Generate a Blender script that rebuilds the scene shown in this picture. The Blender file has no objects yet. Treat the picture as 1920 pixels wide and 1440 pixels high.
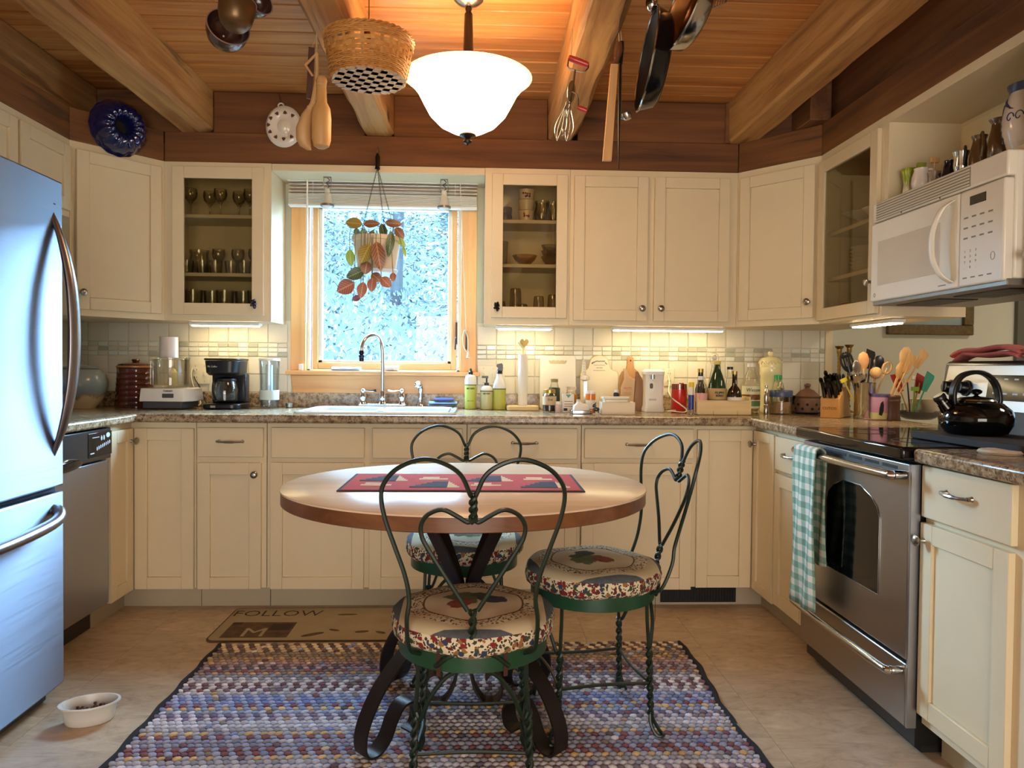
import bpy, math, random
from mathutils import Vector, Matrix
random.seed(11)
SC = bpy.context.scene
COL = SC.collection
pi = math.pi

# ------------------------------------------------------------------ camera
FPX, CAMY, CAMZ, YAW, PITCH, ROLL = 1401., -4.085, 1.1325, .04, -.0223, .0096
_f = Vector((math.sin(YAW)*math.cos(PITCH), math.cos(YAW)*math.cos(PITCH), math.sin(PITCH)))
_r = Vector((math.cos(YAW), -math.sin(YAW), 0)); _u = _r.cross(_f)
CR = _r*math.cos(ROLL)+_u*math.sin(ROLL); CU = -_r*math.sin(ROLL)+_u*math.cos(ROLL); CF = _f
CAM = Vector((0, CAMY, CAMZ))
cd = bpy.data.cameras.new('camera'); cam = bpy.data.objects.new('camera', cd); COL.objects.link(cam)
cd.sensor_width = 36; cd.lens = FPX/1920*36; cd.clip_start = .05
cam.matrix_world = Matrix((( CR.x, CU.x, -CF.x, CAM.x), (CR.y, CU.y, -CF.y, CAM.y), (CR.z, CU.z, -CF.z, CAM.z), (0, 0, 0, 1)))
SC.camera = cam
# ------------------------------------------------------------------ sky, exposure
W = bpy.data.worlds.new('sky'); SC.world = W; W.use_nodes = True
bg = W.node_tree.nodes['Background']; bg.inputs[0].default_value = (.46, .70, 1, 1); bg.inputs[1].default_value = 100
vs = SC.view_settings
vs.view_transform = 'Standard'; vs.look = 'None'; vs.gamma = 1; vs.use_curve_mapping = False; vs.exposure = 0.1
cy = SC.cycles
cy.use_denoising = True; cy.max_bounces = 7; cy.diffuse_bounces = 4; cy.glossy_bounces = 4
cy.transmission_bounces = 7; cy.transparent_max_bounces = 12; cy.caustics_reflective = False; cy.caustics_refractive = False
cy.sample_clamp_indirect = 6

def alight(name, loc, size, watt, col, rot=(0, 0, 0), portal=False):
    l = bpy.data.lights.new(name, 'AREA'); l.shape = 'RECTANGLE'; l.size, l.size_y = size; l.energy = watt; l.color = col
    if portal: l.cycles.is_portal = True
    o = bpy.data.objects.new(name, l); COL.objects.link(o); o.location = loc; o.rotation_euler = rot
    return o
alight('window_portal', (-.53, .10, 1.6), (.84, 1.0), 1, (1, 1, 1), (-pi/2, 0, 0), True)

# fill light added behind the viewer, in front of an unseen door
alight('rear_fill_light', (.2, -6.52, 1.0), (2.3, 1.7), 105, (1, .94, .86), (pi/2, 0, 0))

# fill light added to brighten the room beyond the right-hand counter
alight('side_room_fill', (3.3, -1.9, 2.44), (.5, .5), 26, (1, .90, .74), (0, 0, 0))

# ------------------------------------------------------------------ helpers
def at(px, py, X=None, Y=None, Z=None):
    """where the sight line of a photo pixel meets a plane of the room"""
    d = CR*((px-960)/FPX)+CU*((720-py)/FPX)+CF
    i, v = (0, X) if X is not None else (1, Y) if Y is not None else (2, Z)
    return CAM+d*((v-CAM[i])/d[i])
def mpp(Y): return (Y-CAMY)/FPX

def tag(o, label=None, cat=None, group=None, kind=None):
    for k, v in (('label', label), ('category', cat), ('group', group), ('kind', kind)):
        if v: o[k] = v
    return o
def thing(name, label, cat, loc=(0, 0, 0), rz=0, group=None, kind=None):
    o = bpy.data.objects.new(name, None); COL.objects.link(o); o.empty_display_size = .05
    o.location = loc; o.rotation_euler = (0, 0, rz)
    return tag(o, label, cat, group, kind)
def I4(): return Matrix.Identity(4)
def Tm(x, y, z): return Matrix.Translation((x, y, z))
def Rm(a, ax): return Matrix.Rotation(a, 4, ax)

class MB:
    def __init__(s): s.v = []; s.f = []; s.m = []; s.M = None; s.mi = 0
    def at(s, M=None): s.M = M; return s
    def add(s, vs, fs):
        o = len(s.v)
        s.v += [tuple(s.M @ Vector(p)) for p in vs] if s.M else [tuple(p) for p in vs]
        s.f += [tuple(i+o for i in f) for f in fs]; s.m += [s.mi]*len(fs); return s
    def box(s, x0, y0, z0, x1, y1, z1):
        x0, x1 = min(x0, x1), max(x0, x1); y0, y1 = min(y0, y1), max(y0, y1); z0, z1 = min(z0, z1), max(z0, z1)
        return s.add([(x0, y0, z0), (x1, y0, z0), (x1, y1, z0), (x0, y1, z0), (x0, y0, z1), (x1, y0, z1), (x1, y1, z1), (x0, y1, z1)],
                     [(3, 2, 1, 0), (4, 5, 6, 7), (0, 1, 5, 4), (1, 2, 6, 5), (2, 3, 7, 6), (3, 0, 4, 7)])
    def loft(s, rings, closed=True, cap=True, loop=False):
        n = len(rings[0]); vs = [p for r in rings for p in r]; fs = []; R = len(rings)
        for a in range(R if loop else R-1):
            b = (a+1) % R
            for i in range(n if closed else n-1):
                j = (i+1) % n; fs.append((a*n+i, a*n+j, b*n+j, b*n+i))
        if cap and closed and not loop:
            fs.append(tuple(reversed(range(n)))); fs.append(tuple((R-1)*n+i for i in range(n)))
        return s.add(vs, fs)
    def lathe(s, prof, seg=20, cap=True, sx=1, sy=1, c=(0, 0, 0), flute=0, nfl=0):
        rings = []
        for r, z in prof:
            rings.append([(c[0]+sx*r*(1+flute*math.cos(nfl*2*pi*i/seg))*math.cos(2*pi*i/seg), c[1]+sy*r*(1+flute*math.cos(nfl*2*pi*i/seg))*math.sin(2*pi*i/seg), c[2]+z) for i in range(seg)])
        return s.loft(rings, cap=cap)
    def tube(s, pts, r, seg=7, closed=False):
        P = [Vector(p) for p in pts]; n = len(P); R = r if isinstance(r, (list, tuple)) else [r]*n
        rings = []; nrm = None
        for i in range(n):
            t = (P[(i+1) % n]-P[i-1]) if closed else (P[min(i+1, n-1)]-P[max(i-1, 0)])
            if t.length < 1e-9: t = Vector((0, 0, 1))
            t.normalize()
            if nrm is None:
                a = Vector((0, 0, 1)) if abs(t.z) < .9 else Vector((1, 0, 0)); nrm = t.cross(a).normalized()
            else:
                nrm = nrm-t*nrm.dot(t); nrm = nrm.normalized() if nrm.length > 1e-6 else t.orthogonal().normalized()
            b = t.cross(nrm)
            rings.append([tuple(P[i]+(nrm*math.cos(2*pi*k/seg)+b*math.sin(2*pi*k/seg))*R[i]) for k in range(seg)])
        return s.loft(rings, loop=closed)
    def prism(s, poly, z0, z1):
        return s.loft([[(x, y, z0) for x, y in poly], [(x, y, z1) for x, y in poly]])
    def strip(s, pts, w, t, side):
        """flat bar of width w (along unit 'side') and thickness t swept along pts"""
        P = [Vector(p) for p in pts]; side = Vector(side); n = len(P); rings = []
        for i in range(n):
            d = (P[min(i+1, n-1)]-P[max(i-1, 0)]).normalized(); nn = d.cross(side).normalized()
            rings.append([tuple(P[i]+side*a*w/2+nn*b*t/2) for a, b in ((-1, -1), (1, -1), (1, 1), (-1, 1))])
        return s.loft(rings)
    def ball(s, c, r, seg=12, rings=8, sc=(1, 1, 1)):
        prof = [(max(1e-4, r*math.sin(pi*k/rings)), -r*math.cos(pi*k/rings)) for k in range(rings+1)]
        M0 = s.M; s.M = (M0 or I4()) @ Tm(*c) @ Matrix.Diagonal((*sc, 1)); s.lathe(prof, seg); s.M = M0; return s
    def build(s, name, mat, parent=None, bevel=0, ang=40, flat=False, bseg=2, shift=None):
        me = bpy.data.meshes.new(name)
        if shift: s.v = [(x-shift[0], y-shift[1], z-shift[2]) for x, y, z in s.v]
        me.from_pydata(s.v, [], s.f)
        for m in (mat if isinstance(mat, (list, tuple)) else [mat]): me.materials.append(m)
        if isinstance(mat, (list, tuple)): me.polygons.foreach_set('material_index', s.m)
        if not flat:
            me.shade_smooth(); me.set_sharp_from_angle(angle=math.radians(ang))
        me.update()
        o = bpy.data.objects.new(name, me); COL.objects.link(o)
        if parent: o.parent = parent
        if bevel:
            b = o.modifiers.new('bevel', 'BEVEL'); b.width = bevel; b.segments = bseg; b.limit_method = 'ANGLE'; b.angle_limit = math.radians(35); b.harden_normals = False
        return o
def obox(name, mat, parent, x0, y0, z0, x1, y1, z1, bevel=0, **k):
    return MB().box(x0, y0, z0, x1, y1, z1).build(name, mat, parent, bevel, **k)
def copy_tree(o, parent=None):
    c = o.copy(); COL.objects.link(c); c.parent = parent
    for ch in [x for x in o.children]: copy_tree(ch, c)
    return c
def structure(o): o['kind'] = 'structure'; return o

def smooth_path(pts, n=6, closed=False):
    P = [Vector(p) for p in pts]; out = []; m = len(P)
    rng = range(m if closed else m-1)
    for i in rng:
        p1, p2 = P[i], P[(i+1) % m]
        p0 = P[i-1] if (closed or i > 0) else p1*2-p2
        p3 = P[(i+2) % m] if (closed or i+2 < m) else p2*2-p1
        for k in range(n):
            t = k/n
            out.append(.5*((2*p1)+(p2-p0)*t+(2*p0-5*p1+4*p2-p3)*t*t+(3*p1-p0-3*p2+p3)*t**3))
    if not closed: out.append(P[-1])
    return out

def lettering(parent, text, size, M, mat, wrap=0, ext=.0004, name='lettering', spacing=1.0, bold=0, shear=0, sx=1):
    cu = bpy.data.curves.new('t', 'FONT'); cu.body = text; cu.size = size; cu.align_x = 'CENTER'; cu.align_y = 'CENTER'
    cu.extrude = ext; cu.space_character = spacing; cu.offset = bold; cu.shear = shear; cu.resolution_u = 2
    to = bpy.data.objects.new('t', cu); COL.objects.link(to); bpy.context.view_layer.update()
    me = bpy.data.meshes.new_from_object(to.evaluated_get(bpy.context.evaluated_depsgraph_get()))
    bpy.data.objects.remove(to); bpy.data.curves.remove(cu)
    for v in me.vertices:       # text plane -> upright, facing -y
        x, y, z = v.co[0]*sx, v.co[1], v.co[2]
        if wrap: a = x/wrap; p = Vector(((wrap+z)*math.sin(a), -(wrap+z)*math.cos(a)+wrap, y))
        else: p = Vector((x, -z, y))
        v.co = M @ p
    me.materials.clear(); me.materials.append(mat); me.name = name
    o = bpy.data.objects.new(name, me); COL.objects.link(o); o.parent = parent
    return o

# ------------------------------------------------------------------ materials
def srgb(r, g, b):
    f = lambda c: (c/255/12.92) if c/255 <= .04045 else ((c/255+.055)/1.055)**2.4
    return (f(r), f(g), f(b), 1)
class NT:
    def __init__(s, name):
        s.mat = bpy.data.materials.new(name); s.mat.use_nodes = True; s.t = s.mat.node_tree; s.b = s.t.nodes['Principled BSDF']
    def n(s, typ, **k):
        nd = s.t.nodes.new(typ)
        for a, v in k.items(): setattr(nd, a, v)
        return nd
    def l(s, a, b): s.t.links.new(a, b)
    def coord(s, scale=(1, 1, 1), rand=True, kind='Object', rot=(0, 0, 0)):
        tc = s.n('ShaderNodeTexCoord'); mp = s.n('ShaderNodeMapping'); mp.inputs['Scale'].default_value = scale; mp.inputs['Rotation'].default_value = rot
        s.l(tc.outputs[kind], mp.inputs[0])
        if rand:
            oi = s.n('ShaderNodeObjectInfo'); ml = s.n('ShaderNodeMath', operation='MULTIPLY'); ml.inputs[1].default_value = 37.
            s.l(oi.outputs['Random'], ml.inputs[0]); s.l(ml.outputs[0], mp.inputs['Location'])
        return mp.outputs[0]
    def noise(s, vec, scale, detail=3, rough=.5, dist=0):
        nd = s.n('ShaderNodeTexNoise'); nd.inputs['Scale'].default_value = scale; nd.inputs['Detail'].default_value = detail
        nd.inputs['Roughness'].default_value = rough; nd.inputs['Distortion'].default_value = dist
        if vec is not None: s.l(vec, nd.inputs['Vector'])
        return nd.outputs['Fac']
    def voro(s, vec, scale, out='Distance', feature='F1'):
        nd = s.n('ShaderNodeTexVoronoi'); nd.feature = feature; nd.inputs['Scale'].default_value = scale
        s.l(vec, nd.inputs['Vector']); return nd.outputs[out]
    def ramp(s, fac, stops, interp='LINEAR'):
        nd = s.n('ShaderNodeValToRGB'); r = nd.color_ramp; r.interpolation = interp
        while len(r.elements) < len(stops): r.elements.new(.5)
        for e, (p, c) in zip(r.elements, stops): e.position = p; e.color = c if len(c) == 4 else (*c, 1)
        s.l(fac, nd.inputs[0]); return nd.outputs[0]
    def mix(s, fac, a, b, blend='MIX'):
        nd = s.n('ShaderNodeMix', data_type='RGBA', blend_type=blend)
        for i, v in ((0, fac), (6, a), (7, b)):
            if hasattr(v, 'links') or hasattr(v, 'is_linked'): s.l(v, nd.inputs[i])
            else: nd.inputs[i].default_value = v
        return nd.outputs[2]
    def math(s, op, a, b=None, c=None):
        nd = s.n('ShaderNodeMath', operation=op)
        for i, v in enumerate((a, b, c)):
            if v is None: continue
            if hasattr(v, 'is_linked'): s.l(v, nd.inputs[i])
            else: nd.inputs[i].default_value = v
        return nd.outputs[0]
    def sep(s, vec):
        nd = s.n('ShaderNodeSeparateXYZ'); s.l(vec, nd.inputs[0]); return nd.outputs
    def bump(s, h, strength=.3, dist=.01):
        nd = s.n('ShaderNodeBump'); nd.inputs['Strength'].default_value = strength; nd.inputs['Distance'].default_value = dist
        s.l(h, nd.inputs['Height']); s.l(nd.outputs[0], s.b.inputs['Normal'])
    def set(s, **k):
        names = dict(col='Base Color', rough='Roughness', metal='Metallic', spec='Specular IOR Level', trans='Transmission Weight', ior='IOR', coat='Coat Weight', alpha='Alpha', em='Emission Color', es='Emission Strength', sub='Subsurface Weight', sheen='Sheen Weight', aniso='Anisotropic')
        for a, v in k.items():
            i = s.b.inputs[names[a]]
            if hasattr(v, 'is_linked'): s.l(v, i)
            else: i.default_value = v
        return s
_mc = {}
def M(name, col, rough=.5, metal=0, noise=None, bump=None, **k):
    """plain procedural material; col in sRGB 0-255; noise=(scale, other colour, amount); bump=(scale, strength)"""
    if name in _mc: return _mc[name]
    t = NT(name); c = srgb(*col); t.set(col=c, rough=rough, metal=metal, **k)
    nz = noise or (9, tuple(max(0, x*.93) for x in col), .5)
    v = t.coord(); f = t.noise(v, nz[0], 4)
    t.set(col=t.mix(t.math('MULTIPLY', f, nz[2]*1.6), c, srgb(*nz[1])))
    if bump: t.bump(t.noise(v, bump[0], 3), bump[1], .004)
    _mc[name] = t.mat; return t.mat
def glass(name, col=(255, 255, 255), rough=.02, ior=1.45, tint=None):
    if name in _mc: return _mc[name]
    t = NT(name); t.set(col=srgb(*col), rough=rough, trans=1, ior=ior); _mc[name] = t.mat; return t.mat
def pane_glass(name, tint=(235, 240, 240), refl=.08, fres=.22):
    """thin sheet: mostly transparent with a mirror share"""
    t = NT(name); t.t.nodes.remove(t.b); out = t.t.nodes['Material Output']
    tr = t.n('ShaderNodeBsdfTransparent'); tr.inputs[0].default_value = srgb(*tint)
    gl = t.n('ShaderNodeBsdfGlossy'); gl.inputs['Roughness'].default_value = .02
    lw = t.n('ShaderNodeLayerWeight'); lw.inputs[0].default_value = .25
    mx = t.n('ShaderNodeMixShader'); fac = t.math('ADD', t.math('MULTIPLY', lw.outputs['Fresnel'], fres), refl)
    t.l(fac, mx.inputs[0]); t.l(tr.outputs[0], mx.inputs[1]); t.l(gl.outputs[0], mx.inputs[2]); t.l(mx.outputs[0], out.inputs[0])
    return t.mat
def tglass(name, tint, refl=.05, fres=.6):
    if name not in _mc: _mc[name] = pane_glass(name, tint, refl, fres)
    return _mc[name]
def wood(name, stops, axis=0, grain=26, rough=.55, knots=.6, stretch=.05, bump=.25, coat=0):
    t = NT(name); sc = [1, 1, 1]; sc[axis] = stretch
    v = t.coord(tuple(sc)); n1 = t.noise(v, grain, 6, .62, .6)
    v2 = t.coord(tuple(.25 if i == axis else 1 for i in range(3)))
    n2 = t.noise(v2, 2.6, 3, .5, .8)
    f = t.math('ADD', t.math('MULTIPLY', n1, .72), t.math('MULTIPLY', n2, .42))
    c = t.ramp(f, stops)
    if knots:
        vk = t.coord(tuple(.42 if i == axis else 1 for i in range(3)))
        k = t.voro(vk, 4.2); kr = t.ramp(k, [(0, (1, 1, 1)), (.055, (1, 1, 1)), (.13, (0, 0, 0))])
        gate = t.ramp(t.noise(vk, 1.7, 1), [(.52, (0, 0, 0)), (.6, (1, 1, 1))])
        c = t.mix(t.math('MULTIPLY', t.math('MULTIPLY', kr, gate), knots), c, (stops[0][1][0]*.35, stops[0][1][1]*.3, stops[0][1][2]*.25, 1))
    if rough > .62:      # drying checks and darker weather stains of rough timber
        sk = [3, 3, 3]; sk[axis] = .22; n3 = t.noise(t.coord(tuple(sk)), 5, 4, .6, .3)
        c = t.mix(t.math('MULTIPLY', t.ramp(n3, [(.60, (0, 0, 0)), (.68, (1, 1, 1))]), .55), c, (stops[0][1][0]*.4, stops[0][1][1]*.36, stops[0][1][2]*.32, 1))
    t.set(col=c, rough=rough, coat=coat)
    if bump: t.bump(n1, bump, .003)
    _mc[name] = t.mat; return t.mat
def ss(*cols):
    n = len(cols); lo, hi = .3, .82
    return [(lo+(hi-lo)*i/(n-1), srgb(*c)) for i, c in enumerate(cols)]

CREAM = M('cream_paint', (226, 210, 175), .42, noise=(14, (218, 201, 166), .4))
CREAMD = M('cream_paint_inside', (226, 214, 190), .55)
WHITE = M('white_plastic', (240, 238, 232), .35)
OFFW = M('off_white_paint', (232, 228, 212), .6)
WALLP = M('pale_green_wall', (205, 205, 184), .85, bump=(60, .05))
PLANK = wood('ceiling_pine', ss((112, 60, 20), (170, 104, 46), (198, 136, 72), (214, 158, 94)), 0, 22, .5, .75, coat=.1)
JOIST = wood('rough_timber', ss((92, 56, 24), (156, 106, 54), (188, 140, 80), (204, 162, 104)), 1, 20, .72, .85, .06, .5)
JOISTX = wood('rough_timber_x', ss((86, 52, 22), (142, 96, 48), (172, 126, 72), (190, 148, 94)), 0, 20, .72, .8, .06, .5)
HEADER = wood('dark_header_timber', ss((58, 32, 12), (98, 57, 24), (122, 76, 36), (142, 94, 50)), 0, 16, .66, .85)
HEADER_Y = wood('dark_header_timber_side', ss((70, 40, 18), (110, 66, 32), (134, 86, 46), (156, 108, 62)), 1, 16, .6, .8)
FIR = wood('fir_window_wood', ss((196, 134, 74), (218, 160, 98), (230, 178, 118)), 2, 24, .4, 0, .05, .06)
FIR_X = wood('fir_window_wood_x', ss((196, 134, 74), (218, 160, 98), (230, 178, 118)), 0, 24, .4, 0, .05, .06)
MAPLE = wood('maple_top', ss((216, 186, 150), (232, 208, 178), (240, 220, 194)), 0, 14, .22, 0, .08, .0)
OAKEDGE = wood('table_edge_wood', ss((84, 50, 26), (122, 76, 42), (144, 96, 56)), 0, 18, .35, 0, .06, .05)
BEECH = wood('pale_utensil_wood', ss((164, 118, 68), (196, 152, 98), (214, 176, 124)), 2, 30, .5, 0, .08, .1)
DWOOD = wood('dark_brown_wood', ss((46, 26, 16), (72, 42, 26), (94, 58, 38)), 2, 26, .45, 0, .08, .1)
BLOCKW = wood('knife_block_wood', ss((170, 112, 52), (198, 142, 76), (212, 160, 94)), 2, 22, .4, 0, .08, .05)
CHROME = M('chrome', (225, 228, 232), .08, 1)
NICKEL = M('brushed_nickel', (176, 168, 156), .28, 1)
BLACKP = M('black_plastic', (20, 20, 22), .3)
BLACKG = M('black_gloss', (8, 8, 9), .06)
IRON = M('dark_iron', (52, 40, 34), .45, .55, bump=(40, .1))
GREENM = M('green_painted_wire', (20, 48, 33), .4, 0, noise=(30, (24, 28, 18), .7))
BLACKM = M('black_matte', (14, 13, 13), .7)
INK = M('black_ink', (28, 26, 26), .6)
GOLDB = M('aged_brass', (150, 118, 62), .35, .9)
STRING = M('jute_string', (196, 176, 140), .9)
PAPER = M('white_paper', (244, 241, 232), .9)
def steel(name, axis, col=(170, 170, 172), rough=.3, an=.4, rot=0):
    t = NT(name); t.b.inputs['Anisotropic Rotation'].default_value = rot; sc = [220, 220, 220]; sc[axis] = 2
    v = t.coord(tuple(sc), False); n = t.noise(v, 1.0, 3)
    t.set(col=srgb(*col), metal=1, rough=t.math('ADD', t.math('MULTIPLY', n, .16), rough-.06), aniso=an)
    t.bump(n, .04, .001); return t.mat
STEEL_F = steel('brushed_steel_fridge', 0, (160, 170, 190), .40, .85, .25)
STEEL_Y = steel('brushed_steel_vertical', 2, (172, 174, 180), .33)
STEEL_H = steel('brushed_steel_horizontal', 1, (172, 168, 162), .3)
STEELP = M('polished_steel', (196, 196, 194), .14, 1)
def laminate():
    t = NT('granite_laminate'); v = t.coord((1, 1, 1), False)
    a = t.noise(v, 48, 5, .7); b = t.noise(v, 150, 3, .6); c = t.noise(v, 9, 3)
    col = t.ramp(a, [(.32, srgb(66, 52, 40)), (.43, srgb(126, 104, 80)), (.53, srgb(172, 150, 118)), (.66, srgb(196, 180, 152)), (.78, srgb(150, 142, 130))])
    col = t.mix(t.ramp(b, [(.36, (1, 1, 1)), (.43, (0, 0, 0))]), col, srgb(48, 38, 30))
    col = t.mix(t.math('MULTIPLY', c, .35), col, srgb(138, 108, 76))
    t.set(col=col, rough=.22); return t.mat
LAMIN = laminate()
def floormat():
    t = NT('floor_vinyl_stone'); v = t.coord((1, 1, 1), False); v2 = t.coord((1, 2.2, 1), False)
    a = t.noise(v2, 5.5, 8, .68, 1.6); b = t.noise(v, 1.6, 4, .6, .5); c = t.noise(v, 26, 4, .6)
    f = t.math('ADD', t.math('ADD', t.math('MULTIPLY', a, .6), t.math('MULTIPLY', b, .3)), t.math('MULTIPLY', c, .15))
    col = t.ramp(f, [(.36, srgb(150, 122, 96)), (.47, srgb(184, 160, 132)), (.58, srgb(202, 180, 152)), (.72, srgb(218, 202, 178))])
    t.set(col=col, rough=.42); t.bump(a, .12, .004); return t.mat
FLOORM = floormat()
def tilem(name, c1, c2, rough=.5):
    t = NT(name); v = t.coord((1, 1, 1)); oi = t.n('ShaderNodeObjectInfo')
    c = t.mix(oi.outputs['Random'], srgb(*c1), srgb(*c2)); n = t.noise(v, 18, 4, .6)
    t.set(col=t.mix(t.math('MULTIPLY', n, .25), c, srgb(206, 198, 178)), rough=rough); t.bump(n, .25, .004); return t.mat
TILE = tilem('travertine_tile', (224, 218, 202), (210, 204, 186))
MOS = [tilem('mosaic_stone', (226, 220, 204), (214, 208, 190), .4), tilem('mosaic_white_glass', (236, 236, 226), (226, 228, 216), .12), tilem('mosaic_grey_glass', (178, 178, 160), (166, 168, 152), .12), tilem('mosaic_pale_stone', (212, 206, 190), (204, 198, 180), .4)]
GROUT = M('pale_grout', (232, 226, 206), .9)
# ------------------------------------------------------------------ the shell of the room
XW, XE, YB = -2.21, 1.93, -6.6          # left wall, back of the right-hand run, rear wall
ZC, ZJ, ZUB, ZUT = 2.50, 2.29, 1.351, 2.142
XUL, XUR, YU = -1.871, 1.586, -.276     # faces of the wall cabinets
wx0, wx1, wz0, wz1 = -.945, -.125, 1.105, 2.06   # window opening

fl = structure(obox('floor', FLOORM, None, XW-.1, YB-.1, -.06, 4.6, .12, -.004))
fp = .457
_ftm = MB().box(0, 0, -.005, fp-.0011, fp-.0011, 0).build('floor_tile', FLOORM, fl)
_ftm.location = (-1.385-fp, -4.4, 0)
for i in range(9):
    for j in range(10):
        if i or j:
            o = _ftm.copy(); COL.objects.link(o); o.parent = fl; o.location = (-1.385-fp+fp*i, -4.4+fp*j, 0)
mb = MB(); x0, x1 = XW-.12, 4.6
mb.box(x0, 0, -.05, wx0, .12, 2.62).box(wx1, 0, -.05, x1, .12, 2.62).box(wx0, 0, -.05, wx1, .12, wz0).box(wx0, 0, wz1, wx1, .12, 2.62)
wall_back = structure(mb.build('wall_back', WALLP))
structure(obox('wall_left', OFFW, None, XW-.12, YB, -.05, XW, .12, 2.62))
structure(obox('wall_rear', OFFW, None, XW-.12, YB-.12, -.05, 4.6, YB, 2.62))
rd = thing('added_rear_door', None, None, (.2, YB, 0), kind='structure')  # unseen door with an opaque white pane, added to go with the fill light
for c_ in ((-1.25, 0, 0, -1.17, .05, 2.28), (1.17, 0, 0, 1.25, .05, 2.28), (-1.17, 0, 2.2, 1.17, .05, 2.28), (-.03, 0, 0, .03, .05, 2.2)): obox('casing', FIR, rd, *c_, .003)
obox('pane', OFFW, rd, -1.17, .004, .05, 1.17, .012, 2.2)
structure(obox('wall_right', WALLP, None, 4.5, YB, -.05, 4.62, .12, 2.62))
ceil = structure(obox('ceiling', BLACKM, None, XW-.1, YB, ZC+.006, 4.6, .12, ZC+.08))
pp = .118
_pl = MB().box(XW, -pp/2+.003, 0, 4.5, pp/2-.003, .02).build('plank', PLANK, ceil, .004, bseg=1); _pl.location = (0, -.30, ZC)
for k in range(1, 53):
    o = _pl.copy(); COL.objects.link(o); o.parent = ceil; o.location = (random.uniform(-.002, .002), -.30-pp*k, ZC)

# exposed joists: rough sawn, slightly waney
def joist(n, xa, xb, seed, wane=0):
    rnd = random.Random(seed); rings = []; ph = rnd.uniform(0, 6)
    for k in range(61):
        y = -.255-k*.104; j = lambda s=.0035: rnd.uniform(-s, s); w = .006+wane*max(0, math.sin(k*.9+ph))*rnd.uniform(.5, 1)
        rings.append([(xa+j(), y, ZC-.001), (xa+j(), y, ZJ+.012), (xa+.012+j(), y, ZJ+j()), (xb-.012-w+j(), y, ZJ+j()), (xb+j(), y, ZJ+.012+w), (xb+j(), y, ZC-.001)])
    structure(MB().loft(rings).build('trim_%d' % n, JOIST, None, ang=30))
joist(1, -1.515, -1.355, 3, .004); joist(2, -.60, -.458, 5); joist(3, .325, .472, 8, .022); joist(4, 1.25, 1.40, 9, .006)
joist(5, 2.19, 2.33, 12)
# timber fascia above the wall cabinets, with blocking between the joists
def board(n, p, q, z0, z1, th, mat=HEADER, bev=.004):
    p, q = Vector((*p, 0)), Vector((*q, 0)); L = (q-p).length; a = math.atan2(q.y-p.y, q.x-p.x)
    o = obox('trim_%d' % n, mat, None, 0, 0, 0, L, th, z1-z0, bev); o.location = (p.x, p.y, z0); o.rotation_euler = (0, 0, a); return structure(o)
dl0, dl1 = (XUL, -.61), (XUL+.281, YU); dr0, dr1 = (XUR-.281, YU), (XUR, -.61)
board(11, dl1, dr0, ZUT, ZJ, .27)
board(12, dl0, dl1, ZUT, ZJ, .16); board(13, dr0, dr1, ZUT, ZJ, .16)
board(14, (XUL, -3.2), dl0, ZUT, ZJ, .30); board(15, dr1, (XUR, -3.2), ZUT, ZJ, .30)
board(16, (XUL-.05, -3.2), (XUL-.05, -.27), ZJ, ZC-.004, .2, JOISTX)
board(17, (XUR+.04, -.60), (XUR+.04, -3.2), ZJ, ZC-.004, .2, HEADER)
yb = YU+.012
for n, (a, b) in enumerate(((-2.2, -1.517), (-1.353, -.602), (-.456, .322), (.476, 1.247), (1.403, 1.62))):
    board(20+n, (a, yb), (b, yb), ZJ+.001, ZC-.003, .2)
board(26, (XUR+.06, -.42), (XUR-.30, -.19), ZJ+.001, ZC-.003, .1)
board(29, (XUR+.02, -.66), (XUR+.02, -.25), ZJ+.001, ZC-.003, .1)
# white soffit board over the window, between the cabinets
xs0, xs1 = -1.062, .006
structure(obox('trim_30', CREAM, None, xs0, YU, 2.106, xs1, -.002, ZUT-.001, .002))

# ------------------------------------------------------------------ tiled splashback
zt = [at(400, y, Y=-.012).z for y in (735, 701, 668, 642, 608)]
zt = [.985, zt[1], zt[2], zt[3], ZUB+.006]
rnd = random.Random(4)
gr = MB()
for (a, b) in ((XW, -1.032), (-.032, XE-.03)): gr.box(a, -.004, .908, b, 0, ZUB+.02)
gr.box(-1.032, -.004, .908, -.032, 0, .985)
gr.build('grout_bed', GROUT, wall_back)
_tm = {}
def tile(x0, x1, z0, z1, mat, nm):
    key = (round(x1-x0, 3), round(z1-z0, 3), mat.name)
    if key not in _tm:
        o = MB().box(-(x1-x0)/2, -.0055, -(z1-z0)/2, (x1-x0)/2, 0, (z1-z0)/2).build(nm, mat, wall_back, .0018, bseg=1); _tm[key] = o
    else: o = _tm[key].copy(); COL.objects.link(o); o.parent = wall_back
    o.location = ((x0+x1)/2, -.004-rnd.uniform(0, .0008), (z0+z1)/2); return o
tp = .1055; g = .0022
for (a, b) in ((XW+.002, -1.034), (-.030, XE-.032)):
    for r, (za, zb) in enumerate(((zt[0], zt[1]), (zt[1], zt[2]), (zt[3], zt[4]))):
        x = a+(.0 if r != 1 else .0)
        while x < b-.02:
            e = min(x+tp, b); tile(x+g, e-g, za+g, zb-g, TILE, 'tile'); x += tp
    h = (zt[3]-zt[2])/3; mp = .0527
    for r in range(3):
        x = a
        while x < b-.015:
            e = min(x+mp, b); m = rnd.choices(MOS, (4, 3.2, 2.4, 2.4))[0]
            tile(x+.0016, e-.0016, zt[2]+h*r+.0014, zt[2]+h*(r+1)-.0014, m, 'mosaic_tile'); x += mp
x = -1.03
while x < -.05:      # cut strip of mosaic under the window apron
    tile(x+.0016, min(x+.0527, -.034)-.0016, .946, .966, rnd.choices(MOS, (4, 3, 3, 2))[0], 'mosaic_tile'); x += .0527
structure(obox('trim_31', CREAM, None, XE-.03, -.012, .908, XE+.012, 0, ZUB+.02, .002))

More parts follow.
